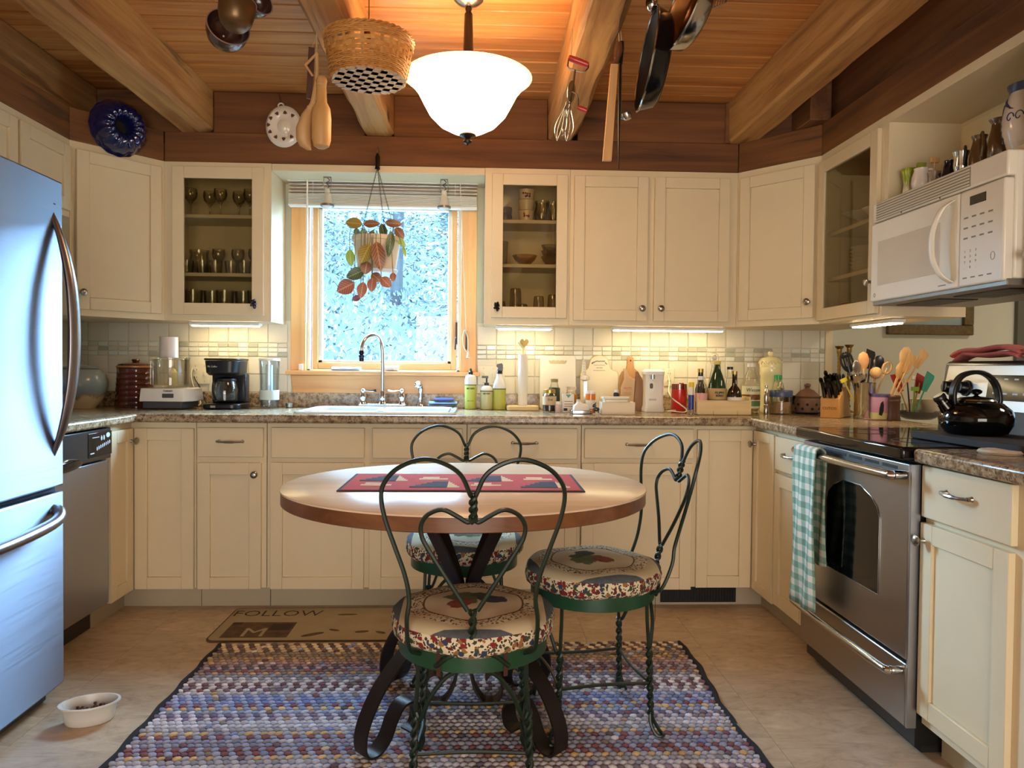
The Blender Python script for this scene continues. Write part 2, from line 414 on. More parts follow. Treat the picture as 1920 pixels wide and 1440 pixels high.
# ------------------------------------------------------------------ window
win = thing('window_1', None, None, ((wx0+wx1)/2, 0, wz0), kind='structure')
sh = tuple(win.location)
def wbox(nm, mat, *c, bevel=.003, parent=win):
    return MB().box(*c).build(nm, mat, parent, bevel, shift=sh)
cx0, cx1 = -1.03, -.034
wbox('casing', FIR, cx0, -.022, wz0, wx0-.005, 0, 2.085); wbox('casing', FIR, wx1+.005, -.022, wz0, cx1, 0, 2.085)
wbox('casing', FIR_X, cx0, -.024, 2.04, cx1, 0, 2.10)
mb = MB(); mb.add([(-1.05, -.05, 0), (-.012, -.05, 0), (-.012, .06, 0), (-1.05, .06, 0), (-1.05, -.05, .024), (-.012, -.05, .024), (-.012, .06, .024), (-1.05, .06, .024)],
    [(3, 2, 1, 0), (4, 5, 6, 7), (0, 1, 5, 4), (1, 2, 6, 5), (2, 3, 7, 6), (3, 0, 4, 7)])
mb.v = [(x, y if y < 0 else (y if wx0 < x < wx1 else 0), z+wz0-.024) for x, y, z in mb.v]
mb.build('stool', FIR_X, win, .004, shift=sh)
mb = MB(); mb.at(Tm(0, 0, 0) @ Rm(pi/2, 'X'))
mb.prism([(cx0, wz0-.025), (cx0+.012, .972), (cx1-.012, .972), (cx1, wz0-.025)], 0, .02); mb.build('apron', FIR_X, win, .003, shift=sh)
JAMB = M('white_jamb', (236, 232, 222), .5)
t = .012
mb = MB(); mb.box(wx0, -.0, wz0, wx0+t, .12, wz1).box(wx1-t, 0, wz0, wx1, .12, wz1).box(wx0, 0, wz1-t, wx1, .12, wz1).box(wx0, 0, wz0-.001, wx1, .12, wz0+.008)
mb.build('jamb', JAMB, win, shift=sh)
a0, a1, b0, b1 = wx0+.018, wx1-.018, wz0+.008, wz1-.012; w = .03
wbox('sash_stile', FIR, a0, .035, b0, a0+w, .075, b1); wbox('sash_stile', FIR, a1-w, .035, b0, a1, .075, b1)
wbox('sash_rail', FIR_X, a0+w, .035, b0, a1-w, .075, b0+.036); wbox('sash_rail', FIR_X, a0+w, .035, b1-.05, a1-w, .075, b1)
mb = MB(); u0, u1, v0, v1, q = a0+w, a1-w, b0+.036, b1-.05, .02
mb.box(u0, .05, v0, u0+q, .085, v1).box(u1-q, .05, v0, u1, .085, v1).box(u0, .05, v0, u1, .085, v0+q*.7).box(u0, .05, v1-q*.6, u1, .085, v1)
mb.build('glazing_bead', WHITE, win, .002, shift=sh)
wbox('pane', pane_glass('window_glass', (240, 250, 252), .02), u0, .066, v0, u1, .070, v1, bevel=0)
mb = MB(); p = at(856, 625, Y=.03); mb.box(p.x-.006, .02, p.z-.06, p.x+.006, .036, p.z+.06)
mb.tube([(p.x, .02, p.z-.02), (p.x-.004, .006, p.z-.03), (p.x-.006, .004, p.z-.09)], .0045); mb.build('crank_handle', M('bronze_crank', (60, 44, 34), .4, .6), win, .001, shift=sh)

# door frame glimpsed in the next room, at the right edge
dr = thing('door_1', None, None, (3.4, 0, 0), kind='structure')
MB().box(-.42, -.03, 0, -.35, 0, 2.1).build('casing', M('grey_casing', (92, 90, 84), .5), dr, .003)
MB().box(.35, -.03, 0, .42, 0, 2.1).build('casing', M('grey_casing', (92, 90, 84), .5), dr, .003)
MB().box(-.35, -.015, 0, .35, 0, 2.03).build('leaf', M('grey_door', (108, 108, 102), .5), dr, .003)

# ------------------------------------------------------------------ outdoors: wooded bank beyond the window
rnd = random.Random(21)
LEAFM = NT('bank_foliage'); oi = LEAFM.n('ShaderNodeObjectInfo')  # dark grey-green leaf colour, mottled by noise
LEAFM.set(col=LEAFM.ramp(LEAFM.noise(LEAFM.coord((1, 1, 1)), 1.4, 4), [(.35, srgb(42, 48, 50)), (.5, srgb(62, 67, 66)), (.65, srgb(90, 94, 86))]), rough=.9, spec=0)
LEAFM = LEAFM.mat
BARK = M('grey_bark', (38, 38, 40), .9, noise=(12, (28, 28, 28), .8), spec=0)
GRASS = M('dry_grass', (62, 65, 63), .95, noise=(3, (46, 50, 51), 1.0), spec=0)
mb = MB(); rows = []
for i in range(24):
    y = .6+i*.8; rows.append([(-16+k*1.6, y, -.5+max(0, y-2.5)*.42+rnd.uniform(-.12, .12)) for k in range(21)])
mb.loft(rows, closed=False, cap=False)
hill = tag(mb.build('hillside', GRASS, None), 'grassy bank rising behind the house outside the window', 'ground', kind='structure')
def tree(x, y, h, r, label):
    z0 = -.5+max(0, y-2.5)*.42
    rt = thing('garden_tree', label, 'tree', (x, y, z0), group='trees outside the window')
    MB().tube([(0, 0, -.1), (.05, 0, h*.4), (-.03, .02, h*.75), (0, 0, h)], [.11, .09, .06, .02]).build('trunk', BARK, rt)
    mb = MB()
    for k in range(5200):
        a = rnd.uniform(0, 2*pi); hh = rnd.uniform(.12, 1.0); rr = r*math.sqrt(rnd.random())*(1.08-.75*hh); s = rnd.uniform(.03, .075)
        mb.M = Tm(rr*math.cos(a), rr*math.sin(a), h*hh) @ Rm(rnd.uniform(0, 6.3), 'Z') @ Rm(rnd.uniform(-1.2, 1.2), 'X')
        mb.add([(-s, -s*.5, 0), (0, -s*.2, s*.25), (s, 0, 0), (0, s*.6, s*.1)], [(0, 1, 2), (0, 2, 3)])
    mb.M = None; tag(mb.build('foliage', LEAFM, rt, flat=True), kind='stuff')
tree(-4.6, 7.6, 5.5, 1.5, 'leafy tree outside, far left through the window'); tree(-1.5, 9.0, 7.0, 1.6, 'tall leafy tree outside, left of the window middle')
tree(.25, 6.2, 5.0, 1.25, 'leafy tree outside, right through the window'); tree(-3.9, 11.5, 8, 1.9, 'distant tree outside, behind the far left tree')
tree(1.9, 10.2, 8, 2.0, 'distant tree outside, at the right of the window'); tree(-.9, 13.4, 9, 2.2, 'most distant tree outside, at the middle of the window')
mb = MB()
for k in range(24000):
    y = rnd.uniform(2.6, 15); x = rnd.uniform(-6, 4); s = rnd.uniform(.02, .055); z = -.5+max(0, y-2.5)*.42+rnd.uniform(0, .35)
    mb.M = Tm(x, y, z) @ Rm(rnd.uniform(0, 6.3), 'Z') @ Rm(rnd.uniform(.2, 1.3), 'X')
    mb.add([(-s*.4, 0, 0), (s*.4, 0, 0), (s*.5, 0, s*1.6), (-s*.3, 0, s*1.9)], [(0, 1, 2, 3)])
mb.M = None; tag(mb.build('undergrowth', LEAFM, hill, flat=True), kind='stuff')
sh_ = thing('garden_shed', 'pale roof corner low outside, at the left of the window', 'shed', (-2.35, 5.2, .1))
p = at(612, 650, Y=5.2); q_ = at(668, 668, Y=5.2)
MB().box(-1.5, -.2, -.6, .35, 1.6, .62).build('shed_wall', M('shed_wall', (58, 55, 60), .8, spec=0), sh_, .01)
mb = MB(); mb.add([(-1.7, -.4, 1.1), (.72, -.4, .62), (.72, 1.8, .62), (-1.7, 1.8, 1.1), (-1.7, -.4, 1.16), (.72, -.4, .68), (.72, 1.8, .68), (-1.7, 1.8, 1.16)],
    [(3, 2, 1, 0), (4, 5, 6, 7), (0, 1, 5, 4), (1, 2, 6, 5), (2, 3, 7, 6), (3, 0, 4, 7)]); mb.build('shed_roof', M('shed_roof', (74, 69, 72), .7, spec=0), sh_, .01)
# ------------------------------------------------------------------ cabinets
TOE = M('toe_kick_tan', (188, 172, 144), .6)  # darker and greyer than the cabinet cream
def knob(parent, x, z, y=-.019, s=1.0, mat=None):
    mb = MB(); mb.M = Tm(x, y, z) @ Rm(pi/2, 'X')
    mb.lathe([(.008*s, 0), (.0065*s, .004), (.0055*s, .012), (.009*s, .017), (.0155*s, .021), (.0165*s, .025), (.012*s, .0295), (.004*s, .031)], 16)
    return mb.build('knob', mat or NICKEL, parent)
def grape_knob(parent, x, z, y=-.019):
    rnd = random.Random(3); mb = MB()
    for k in range(22):
        zz = -.02+.04*rnd.random(); w = .014*(1-abs(zz)/.035); mb.ball((x+rnd.uniform(-w, w), y-.008-rnd.uniform(0, .012), z+zz), .0062, 7, 5)
    mb.box(x-.004, y-.008, z-.004, x+.004, y, z+.004)
    k = mb.build('knob', M('dark_grape_metal', (46, 26, 36), .3, .4), parent); k['label'] = 'grape cluster knob'; return k
def pull(parent, x, z, y=-.019, w=.098):
    mb = MB(); h = w/2
    mb.tube(smooth_path([(x-h-.012, y-.010, z), (x-h*.8, y-.022, z-.001), (x-h*.35, y-.028, z-.001), (x+h*.35, y-.028, z-.001), (x+h*.8, y-.022, z-.001), (x+h+.012, y-.010, z)], 4),
        [.0055]*2+[.0045]*6+[.0062]*4+[.0062]*1+[.0045]*6+[.0055]*2, 8)
    for s in (-1, 1):
        mb.M = Tm(x+s*(h+.004), y, z) @ Rm(pi/2, 'X'); mb.lathe([(.0085, 0), (.006, .004), (.0055, .018)], 10)
    mb.M = None; return mb.build('handle', NICKEL, parent)
PANE = pane_glass('cabinet_glass', (232, 228, 214), .02)
def shaker(parent, x0, z0, x1, z1, fr=.055, pane=False, name='door', t=.019, y=0, mat=None):
    mb = MB(); ft = y-t
    mb.box(x0, ft, z0, x0+fr, y, z1).box(x1-fr, ft, z0, x1, y, z1).box(x0+fr, ft, z0, x1-fr, y, z0+fr).box(x0+fr, ft, z1-fr, x1-fr, y, z1)
    if not pane: mb.box(x0+fr, ft+.009, z0+fr, x1-fr, y-.002, z1-fr)
    d = mb.build(name, mat or CREAM, parent, .0016, bseg=1)
    if pane: obox('pane', PANE, d, x0+fr-.003, ft+.008, z0+fr-.003, x1-fr+.003, ft+.011, z1-fr+.003)
    return d
def slab(parent, x0, z0, x1, z1, name='drawer', t=.019, y=0): return obox(name, CREAM, parent, x0, y-t, z0, x1, y, z1, .003)
ZK, ZT = .112, .866                      # toe kick top, under side of the worktop
zd = lambda p: p.z
YF = -.611
def bxx(px, py=950): return at(px, py, Y=YF-.019).x
def basecab(label, pxa, pxb, rect):
    """base unit of the back run from pixel column pxa to pxb; rect = list of (kind, pixels, hardware)"""
    xa, xb = bxx(pxa), bxx(pxb); r = thing('base_cabinet', label, 'cabinet', ((xa+xb)/2, YF, 0)); o = (xa+xb)/2
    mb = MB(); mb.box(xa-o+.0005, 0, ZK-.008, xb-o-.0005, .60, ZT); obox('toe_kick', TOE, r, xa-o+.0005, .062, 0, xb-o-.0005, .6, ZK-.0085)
    
    if 'sink' in label and 'wide' in label:
        mb = MB(); A_, B_ = xa-o+.0005, xb-o-.0005; mb.box(A_, 0, ZK-.008, B_, .02, ZT).box(A_, .02, ZK-.008, A_+.016, .6, ZT).box(B_-.016, .02, ZK-.008, B_, .6, ZT).box(A_+.016, .59, ZK, B_-.016, .6, ZT)
    mb.build('body', CREAM, r)
    for kind, (a, b, c, d), hw in rect:
        u0, u1 = bxx(a, (b+d)/2)-o, bxx(c, (b+d)/2)-o; m = (a+c)/2
        w0, w1 = at(m, d, Y=YF-.019).z, at(m, b, Y=YF-.019).z
        f = shaker(r, u0, w0, u1, w1) if kind == 'door' else slab(r, u0, w0, u1, w1)
        if hw:
            hx, hz = at(hw[0], hw[1], Y=YF-.03).x-o, at(hw[0], hw[1], Y=YF-.03).z
            (knob if kind == 'door' else pull)(f, hx, hz)
    return r
basecab('cream base cabinet with one drawer and door, below the coffee maker', 366, 498, [('drawer', (370, 802, 493, 857), (431, 828)), ('door', (370, 868, 489, 1105), (477, 890))])
basecab('wide cream sink cabinet with two blank drawer fronts, below the window', 499, 874, [('drawer', (508, 802, 683, 859), None), ('door', (506, 868, 682, 1105), None), ('drawer', (698, 803, 867, 860), None), ('door', (692, 869, 868, 1105), None)])
basecab('cream base cabinet behind the table, right of the sink cabinet', 875, 1089, [('drawer', (882, 803, 1083, 861), (984, 831)), ('door', (878, 870, 1081, 1105), None)])
basecab('cream base cabinet with wide drawer, behind the right-hand chair', 1090, 1304, [('drawer', (1096, 804, 1301, 860), (1198, 834)), ('door', (1085+5, 869, 1297, 1106), None)])
XLF, XRF = -1.599, 1.294                 # faces of the left and right runs
def cornercab(label, side, pxdoor, pxside):
    s = side; XF = XLF if s < 0 else XRF; ya = at(pxside, 950, X=XF-s*.019).y; xb = bxx(pxdoor)
    xw = XW+.004 if s < 0 else XE-.02
    r = thing('corner_base_cabinet', label, 'cabinet', (XF, YF, 0)); o = (XF, YF, 0)
    def poly(k): return [(XF+s*k-XF, ya-YF), (xw-XF, ya-YF), (xw-XF, -YF-.01), (xb-XF, -YF-.01), (xb-XF, k), (s*k, k)]
    mb = MB(); P = poly(0); P2 = poly(.062)
    if s > 0: P = P[::-1]; P2 = P2[::-1]
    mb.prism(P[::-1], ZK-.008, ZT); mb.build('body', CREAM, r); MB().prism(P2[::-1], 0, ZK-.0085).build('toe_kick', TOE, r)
    return r, XF, ya, xb
zt0, zt1 = at(310, 1105, Y=YF-.019).z, at(310, 803, Y=YF-.019).z
r, XF, ya, xb = cornercab('cream corner base cabinet left, beside the dishwasher', -1, 365, 207); YAL = ya
# back leaf, side leaf (leaf frames stand on the two faces of the corner)
d = shaker(r, .022, zt0, xb-XF-.006, zt1)


d2 = shaker(r, ya-YF+.006, zt0, -.022, zt1); d2.rotation_euler = (0, 0, pi/2)
knob(d2, -.045, at(257, 825, Y=YF).z-.0, -.019)
r, XF, ya, xb = cornercab('cream corner base cabinet right, above the floor vent', 1, 1304, 1449)
zr0, zr1 = at(1360, 1102, Y=YF-.019).z, at(1360, 806, Y=YF-.019).z
d = shaker(r, xb-XF+.006, zr0, -.022, zr1)
d2 = shaker(r, .022, zr0, YF-ya-.004, zr1, fr=.045); d2.rotation_euler = (0, 0, -pi/2)
knob(d2, .045, at(1411, 831, Y=YF).z, -.019)
# vent grille in the toe kick
p, q = at(1238, 1130, Y=YF+.055), at(1380, 1109, Y=YF+.055)
v = thing('floor_vent', 'black louvred heating vent in the toe kick under the corner cabinet', 'vent', ((p.x+q.x)/2, YF+.061, 0))
w = (q.x-p.x)/2; MB().box(-w, -.006, .012, w, 0, .085).build('frame', BLACKM, v, .002)
for k in range(26): obox('louvre', BLACKP, v, -w+.012+k*(2*w-.03)/25, -.010, .02, -w+.016+k*(2*w-.03)/25, -.006, .078)

def runy(px, py, X): return at(px, py, X=X).y
def sidecab(label, side, ya, yb, rect, XF):
    """unit of the right run; local x runs toward the viewer"""
    L = abs(yb-ya); r = thing('base_cabinet', label, 'cabinet', (XF, ya, 0), -pi/2)
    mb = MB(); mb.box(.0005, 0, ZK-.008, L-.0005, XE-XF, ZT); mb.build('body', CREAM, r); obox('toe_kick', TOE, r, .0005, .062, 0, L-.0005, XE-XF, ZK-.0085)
    for kind, u0, w0, u1, w1, hw in rect:
        f = shaker(r, u0, w0, u1, w1) if kind == 'door' else slab(r, u0, w0, u1, w1)
        if hw: (knob if kind == 'door' else pull)(f, *hw)
    return r
Y1 = -.86; ys0 = runy(1449, 950, XRF-.019); YS0, YS1 = -1.226, -1.966     # stove bay
L1 = ys0-YS0-.004
sidecab('narrow cream base cabinet with drawer, just left of the stove', 1, ys0, YS0+.004, [('drawer', .012, .70, L1-.004, .845, ((L1)/2, .775)), ('door', .012, zr0+.01, L1-.004, .685, (L1-.045, .62))], XRF)
YE = -2.56
L2 = YS1-.004-YE
u = [YS1-.004-runy(x, y, XRF-.019) for x, y in ((1728, 900), (1898, 950), (1724, 1100), (1890, 1200))]
zA = [at(x, y, X=XRF-.019).z for x, y in ((1724, 976), (1728, 862), (1722, 1345), (1722, 972))]
sidecab('cream base cabinet with drawer, right of the stove at the photo edge', 1, YS1-.004, YE, [('drawer', .006, .712, .375, .862, (.175, .80)), ('door', .004, .135, .368, .695, (.022, .645))], XRF)

# ------------------------------------------------------------------ worktops
def worktop(label, outer, hole=None, name='worktop', zt=.908, th=.04):
    n = len(outer); vs = []; fs = []
    if hole:
        # keyhole polygon: outer loop, then the hole reversed, joined by a slit
        top = list(range(n)); m = len(hole)
        pts = outer+hole
        for z in (zt, zt-th): vs += [(x, y, z) for x, y in pts]
        N = len(pts)
        loop = [0]+list(range(1, n))+[0]+[n+i for i in (list(range(m))+[0])]
        # as quads around the hole instead of one concave face: hole corner i pairs with given outer spans
        fs.append(('key', loop))
        faces = []
        faces_top = loop
        # split into two faces through two slits so that no face touches itself
        k = SPLIT
        A = k['a']; B = k['b']
        faces += [tuple(A), tuple(B)]
        faces += [tuple(i+N for i in reversed(A)), tuple(i+N for i in reversed(B))]
        faces += [(i, i+N, (i+1) % n+N, (i+1) % n) for i in range(n)]
        faces += [(n+(i+1) % m, n+(i+1) % m+N, n+i+N, n+i) for i in range(m)]
        mb = MB(); mb.add(vs, faces)
    else:
        mb = MB(); mb.prism(outer, zt-th, zt)
    o = mb.build(name, LAMIN, None, .011, bseg=3); return tag(o, label, 'worktop')
xc0, xc1, ycf = -1.555, 1.25, -.655
hx0, hx1, hy0, hy1 = -.845, -.155, -.575, -.155
outer = [(XW+.002, -1.49), (xc0, -1.49), (xc0, ycf), (-.5, ycf), (xc1, ycf), (xc1, YS0+.002), (XE, YS0+.002), (XE, -.002), (-.5, -.002), (XW+.002, -.002)]
hole = [(hx0, hy0), (hx0, hy1), (-.5, hy1), (hx1, hy1), (hx1, hy0), (-.5, hy0)]
#         0..9 outer ; 10..15 hole
SPLIT = dict(a=[0, 1, 2, 3, 15, 10, 11, 12, 8, 9], b=[3, 4, 5, 6, 7, 8, 12, 13, 14, 15])
worktop('speckled brown granite-look worktop running around three sides below the window', outer, hole)
worktop('short speckled worktop right of the stove, under the black kettle', [(xc1, YE-.02), (XE, YE-.02), (XE, YS1-.003), (xc1, YS1-.003)])
up = MB(); up.box(XW+.002, -.0265, .9081, XE-.03, -.0045, .985)
tag(up.build('upstand', LAMIN, None, .003), 'low speckled upstand along the wall behind the sink', 'splashback')

# ------------------------------------------------------------------ wall cabinets
def wallbody(r, W, z0, z1, D, hollow=False, shelves=(), bot=True):
    t = .016
    if not hollow: return obox('body', CREAM, r, 0, 0, z0, W, D, z1, .001)
    mb = MB(); mb.box(0, 0, z0, t, D, z1).box(W-t, 0, z0, W, D, z1).box(t, 0, z1-t, W-t, D, z1).box(t, 0, z0, W-t, D, z0+t).box(t, D-.006, z0+t, W-t, D, z1-t)
    f = .036; mb.box(t, 0, z0+t, f, .018, z1-t).box(W-f, 0, z0+t, W-t, .018, z1-t).box(f, 0, z1-f, W-f, .018, z1-t).box(f, 0, z0+t, W-f, .018, z0+f*.9)
    b = mb.build('body', CREAM, r)
    for z in shelves: obox('shelf', CREAMD, r, t, .03, z-.009, W-t, D-.008, z+.009, .002)
    return b
H0, H1 = ZUB, ZUT-.001
def upx(px, py): return at(px, py, Y=YU-.019).x
def upz(px, py): return at(px, py, Y=YU-.019).z
# left glass-fronted cabinet
xa = dl1[0]+.001; xb = xs0-.001
GL = thing('wall_cabinet', 'cream wall cabinet with glass door full of stemware, left of the window', 'cabinet', (xa, YU, 0))
shz = [upz(405, 398)-.01, upz(405, 509)-.01]
wallbody(GL, xb-xa, H0, H1, -YU-.008, True, shz)
d = shaker(GL, upx(322, 450)-xa, upz(400, 590), upx(494, 450)-xa, upz(400, 312), fr=.058, pane=True); grape_knob(d, upx(477, 570)-xa, upz(477, 570))
# right glass-fronted cabinet
xa2 = xs1+.001; xb2 = upx(1069, 450)
GR = thing('wall_cabinet', 'cream wall cabinet with glass door holding cups and tumblers, right of the window', 'cabinet', (xa2, YU, 0))
shz2 = [upz(992, 409)-.008, upz(992, 493)-.008]
wallbody(GR, xb2-xa2, H0, H1, -YU-.008, True, shz2)
d = shaker(GR, upx(922, 460)-xa2, upz(990, 596), upx(1064, 460)-xa2, upz(990, 326), fr=.056, pane=True); grape_knob(d, upx(931, 575)-xa2, upz(931, 575))
xa3 = xb2+.001; xb3 = dr0[0]-.001
DD = thing('wall_cabinet', 'cream double-door wall cabinet above the cutting boards', 'cabinet', (xa3, YU, 0)); wallbody(DD, xb3-xa3, H0, H1, -YU-.008)
d = shaker(DD, upx(1076, 465)-xa3, upz(1145, 601), upx(1215, 465)-xa3, upz(1145, 330)); knob(d, upx(1203, 579)-xa3, upz(1203, 579))
d = shaker(DD, upx(1227, 465)-xa3, upz(1300, 603), upx(1368, 465)-xa3, upz(1300, 333)); knob(d, upx(1238, 579)-xa3, upz(1238, 579))
# diagonal corner cabinets
def diag(label, p, q, kn, left):
    p, q = Vector((*p, 0)), Vector((*q, 0)); W_ = (q-p).length; a = math.atan2(q.y-p.y, q.x-p.x)
    r = thing('corner_wall_cabinet', label, 'cabinet', (p.x, p.y, 0), a)
    mb = MB(); k = .33; c, s = math.cos(-a), math.sin(-a)
    def L(x, y): return ((x-p.x)*c-(y-p.y)*s, (x-p.x)*s+(y-p.y)*c)
    wx = XW+.004 if left else XE+.0
    poly = [L(p.x, p.y), L(q.x, q.y)]+([L(q.x, -.008), L(wx, -.008), L(wx, p.y)] if left else [L(wx, q.y), L(wx, -.008), L(p.x, -.008)])
    mb.prism(poly, H0, H1); mb.build('body', CREAM, r)
    d = shaker(r, .022, H0+.03, W_-.022, H1-.036); knob(d, .042 if left else W_-.042, H0+.105); return r
diag('cream diagonal wall cabinet in the left corner, under the blue cake mould', dl0, dl1, None, True)
diag('cream diagonal wall cabinet in the right corner', dr0, dr1, None, False)
# over the fridge
r = thing('wall_cabinet', 'cream two-door wall cabinet above the refrigerator', 'cabinet', (XUL, -2.0, 0), pi/2)
Lr = 2.0-.612; obox('body', CREAM, r, 0, 0, 1.79, Lr, -(XW+.004)+XUL, H1, .001)
y0 = -2.0; dA = runy(42, 330, XUL+.019)-y0; dB = runy(130, 350, XUL+.019)-y0; dC = runy(35, 330, XUL+.019)-y0
shaker(r, dA, 1.815, Lr-.02, H1-.036); shaker(r, dC-.42, 1.815, dC, H1-.036)
# right run: glass cabinet, open shelf
yg0, yg1 = -.612, -1.165
RG = thing('wall_cabinet', 'cream wall cabinet with glass door holding dishes, next to the microwave', 'cabinet', (XUR, yg0, 0), -pi/2)
wgl = yg0-yg1; shz3 = [1.765, 1.555]
wallbody(RG, wgl, H0, H1, XE-XUR, True, shz3)
d = shaker(RG, .012, H0+.012, wgl-.02, H1-.04, fr=.056, pane=True); knob(d, wgl-.045, H0+.14)
OS = thing('open_shelf_unit', 'open cream shelf bay above the microwave holding jugs', 'shelf', (XUR, yg1-.001, 0), -pi/2)
zsh = 1.80; Ls = .80; Dp = .30
mb = MB(); mb.box(0, 0, zsh, .03, Dp, H1-.03).box(0, 0, H1-.034, Ls, Dp, H1).box(0, 0, zsh-.012, Ls, Dp, zsh+.004).box(.03, Dp-.012, zsh+.004, Ls, Dp, H1-.034).box(Ls-.02, 0, zsh, Ls, Dp, H1-.034); mb.build('body', CREAM, OS, .001)
for a, b in ((.05, .40), (.43, .77)):
    mb = MB(); mb.box(a, Dp-.02, zsh+.02, b, Dp-.012, H1-.05); mb.build('back_panel', CREAM, OS, .003)
r = thing('wall_cabinet', 'cream wall cabinet at the right photo edge, past the microwave', 'cabinet', (XUR, -1.968, 0), -pi/2)
obox('body', CREAM, r, 0, 0, H0, .6, XE-XUR, H1, .001); d = shaker(r, .012, H0+.012, .588, H1-.04); knob(d, .045, H0+.12)

# ------------------------------------------------------------------ under-cabinet lights
def lampmat(name, col, s):
    t = NT(name); t.set(col=srgb(*col), em=srgb(*col), es=s); return t.mat
TUBE = lampmat('lit_tube', (255, 232, 180), 26)
def ucl(label, loc, L, rz=0, s=None):
    r = thing('cabinet_light', label, 'lamp', loc, rz, group='slim lights under the wall cabinets')
    MB().box(-L/2, -.03, -.016, L/2, .03, 0).build('housing', WHITE, r, .003)
    MB().box(-L/2+.012, -.024, -.0215, L/2-.012, .024, -.0162).build('diffuser', s or TUBE, r, .002)
zl = ZUB-.0005
ucl('slim white light under the left glass cabinet', (-1.33, -.15, zl), .36)
ucl('slim white light under the right glass cabinet', (.22, -.15, zl), .30)
ucl('slim white light under the double-door cabinet', (.98, -.16, zl), .60)
ucl('slim white light under the glass cabinet by the microwave', (1.73, -.86, zl), .36, pi/2)
# ------------------------------------------------------------------ pendant lamp
PX, PY = -.062, -1.285
pl = thing('pendant_lamp', 'lit frosted bell-shaped glass pendant lamp on a dark stem over the table', 'lamp', (PX, PY, ZC))
MB().lathe([(.001, 0), (.052, -.0005), (.055, -.010), (.040, -.024), (.014, -.032), (.012, -.036)], 28).build('canopy', NICKEL, pl)
MB().lathe([(.010, -.030), (.013, -.045), (.010, -.055), (.015, -.062), (.020, -.235), (.024, -.245), (.024, -.26), (.008, -.27), (.006, -.49), (.003, -.495)], 20).build('stem', M('dark_bronze', (46, 36, 30), .35, .7), pl)
GLOWM = lampmat('lit_frosted_glass', (255, 219, 166), 1.0)
_t = GLOWM.node_tree; _tc = _t.nodes.new('ShaderNodeTexCoord'); _sx = _t.nodes.new('ShaderNodeSeparateXYZ'); _mr = _t.nodes.new('ShaderNodeMapRange')
_mr.inputs['From Min'].default_value = -.50; _mr.inputs['From Max'].default_value = -.30; _mr.inputs['To Min'].default_value = 28; _mr.inputs['To Max'].default_value = 1.6   # the glass is brightest round the bulb
_t.links.new(_tc.outputs['Object'], _sx.inputs[0]); _t.links.new(_sx.outputs[2], _mr.inputs[0]); _t.links.new(_mr.outputs[0], _t.nodes['Principled BSDF'].inputs['Emission Strength'])
GLOWI = lampmat('lit_frosted_glass_inside', (255, 224, 178), 4.0)
prof = [(.012, -.503), (.06, -.494), (.105, -.470), (.142, -.432), (.165, -.39), (.186, -.35), (.212, -.318), (.232, -.302), (.238, -.298)]
inn = [(.234, -.295), (.226, -.299), (.206, -.312), (.180, -.346), (.158, -.388), (.135, -.43), (.098, -.465), (.055, -.488), (.012, -.496)]
sh_o = MB().lathe(prof, 48, cap=False).build('shade', GLOWM, pl, ang=80); MB().lathe([prof[-1]]+inn, 48, cap=False).build('shade_lining', GLOWI, sh_o, ang=80)
MB().lathe([(.003, -.500), (.030, -.503), (.032, -.508), (.014, -.515), (.009, -.522), (.016, -.529), (.014, -.536), (.004, -.540), (.0015, -.546)], 18).build('finial', M('dark_bronze', (46, 36, 30), .35, .7), pl)
bl = bpy.data.lights.new('pendant_bulb', 'POINT'); bl.energy = 7; bl.color = (1, .80, .55); bl.shadow_soft_size = .035
bo = bpy.data.objects.new('pendant_bulb', bl); COL.objects.link(bo); bo.location = (0, -.03, -.345); bo.parent = pl

# ------------------------------------------------------------------ refrigerator
FX, FYn, FW = -1.40, -2.43, .915
fr = thing('refrigerator', 'tall stainless steel bottom-freezer refrigerator at the left photo edge', 'refrigerator', (FX, FYn, 0), pi/2)
obox('body', M('grey_fridge_side', (96, 98, 102), .5), fr, .004, .075, .02, FW-.004, -(XW+.03)+FX, 1.72, .004)
def bowed(z0, z1, nm):
    P = [(0, .07)]+[(FW*k/16, .007*(abs(k-8)/8)**2.2) for k in range(17)]+[(FW, .07)]
    return MB().prism(P, z0, z1).build(nm, STEEL_F, fr, .006)
d1 = bowed(.722, 1.735, 'door'); d2 = bowed(.052, .704, 'freezer_drawer')
obox('gap_seal', BLACKM, fr, .01, .03, .70, FW-.01, .075, .73)
obox('base_grille', M('dark_grille', (58, 58, 60), .6), fr, .03, .05, .004, FW-.03, .12, .06, .004)
for x in (.06, FW-.06): MB().lathe([(.022, 0), (.024, .008), (.012, .02), (.012, .05)], 12, c=(x, .09, 0)).build('foot', BLACKP, fr)
hx = FW-.055
SATIN = M('satin_steel_handle', (150, 146, 148), .32, 1)
pts = [(hx, .012, 1.625), (hx+.004, -.022, 1.52), (hx+.006, -.048, 1.38), (hx+.006, -.056, 1.22), (hx+.006, -.048, 1.07), (hx+.004, -.022, .93), (hx, .012, .825)]
P = smooth_path(pts, 6); mb = MB(); n = len(P); rings = []
for i, p in enumerate(P):
    w = .007+.019*math.sin(pi*i/(n-1))**.6; dth = .007+.010*math.sin(pi*i/(n-1))
    rings.append([tuple(p+Vector((w*math.cos(a), dth*math.sin(a), 0))) for a in [2*pi*k/10 for k in range(10)]])
mb.loft(rings); mb.build('handle', SATIN, d1)
P = smooth_path([(.055, .020, .63), (.075, -.02, .625), (.16, -.045, .617), (FW/2, -.06, .612), (FW-.16, -.045, .622), (FW-.075, -.02, .645), (FW-.055, .02, .652)], 6)
MB().tube(P, .0185, 12).build('handle', SATIN, d2)
obox('badge', CHROME, d1, FW-.10, .006, 1.645, FW-.035, .018, 1.662, .003)
obox('badge_print', INK, d1, FW-.092, .0052, 1.6515, FW-.045, .0062, 1.6555)

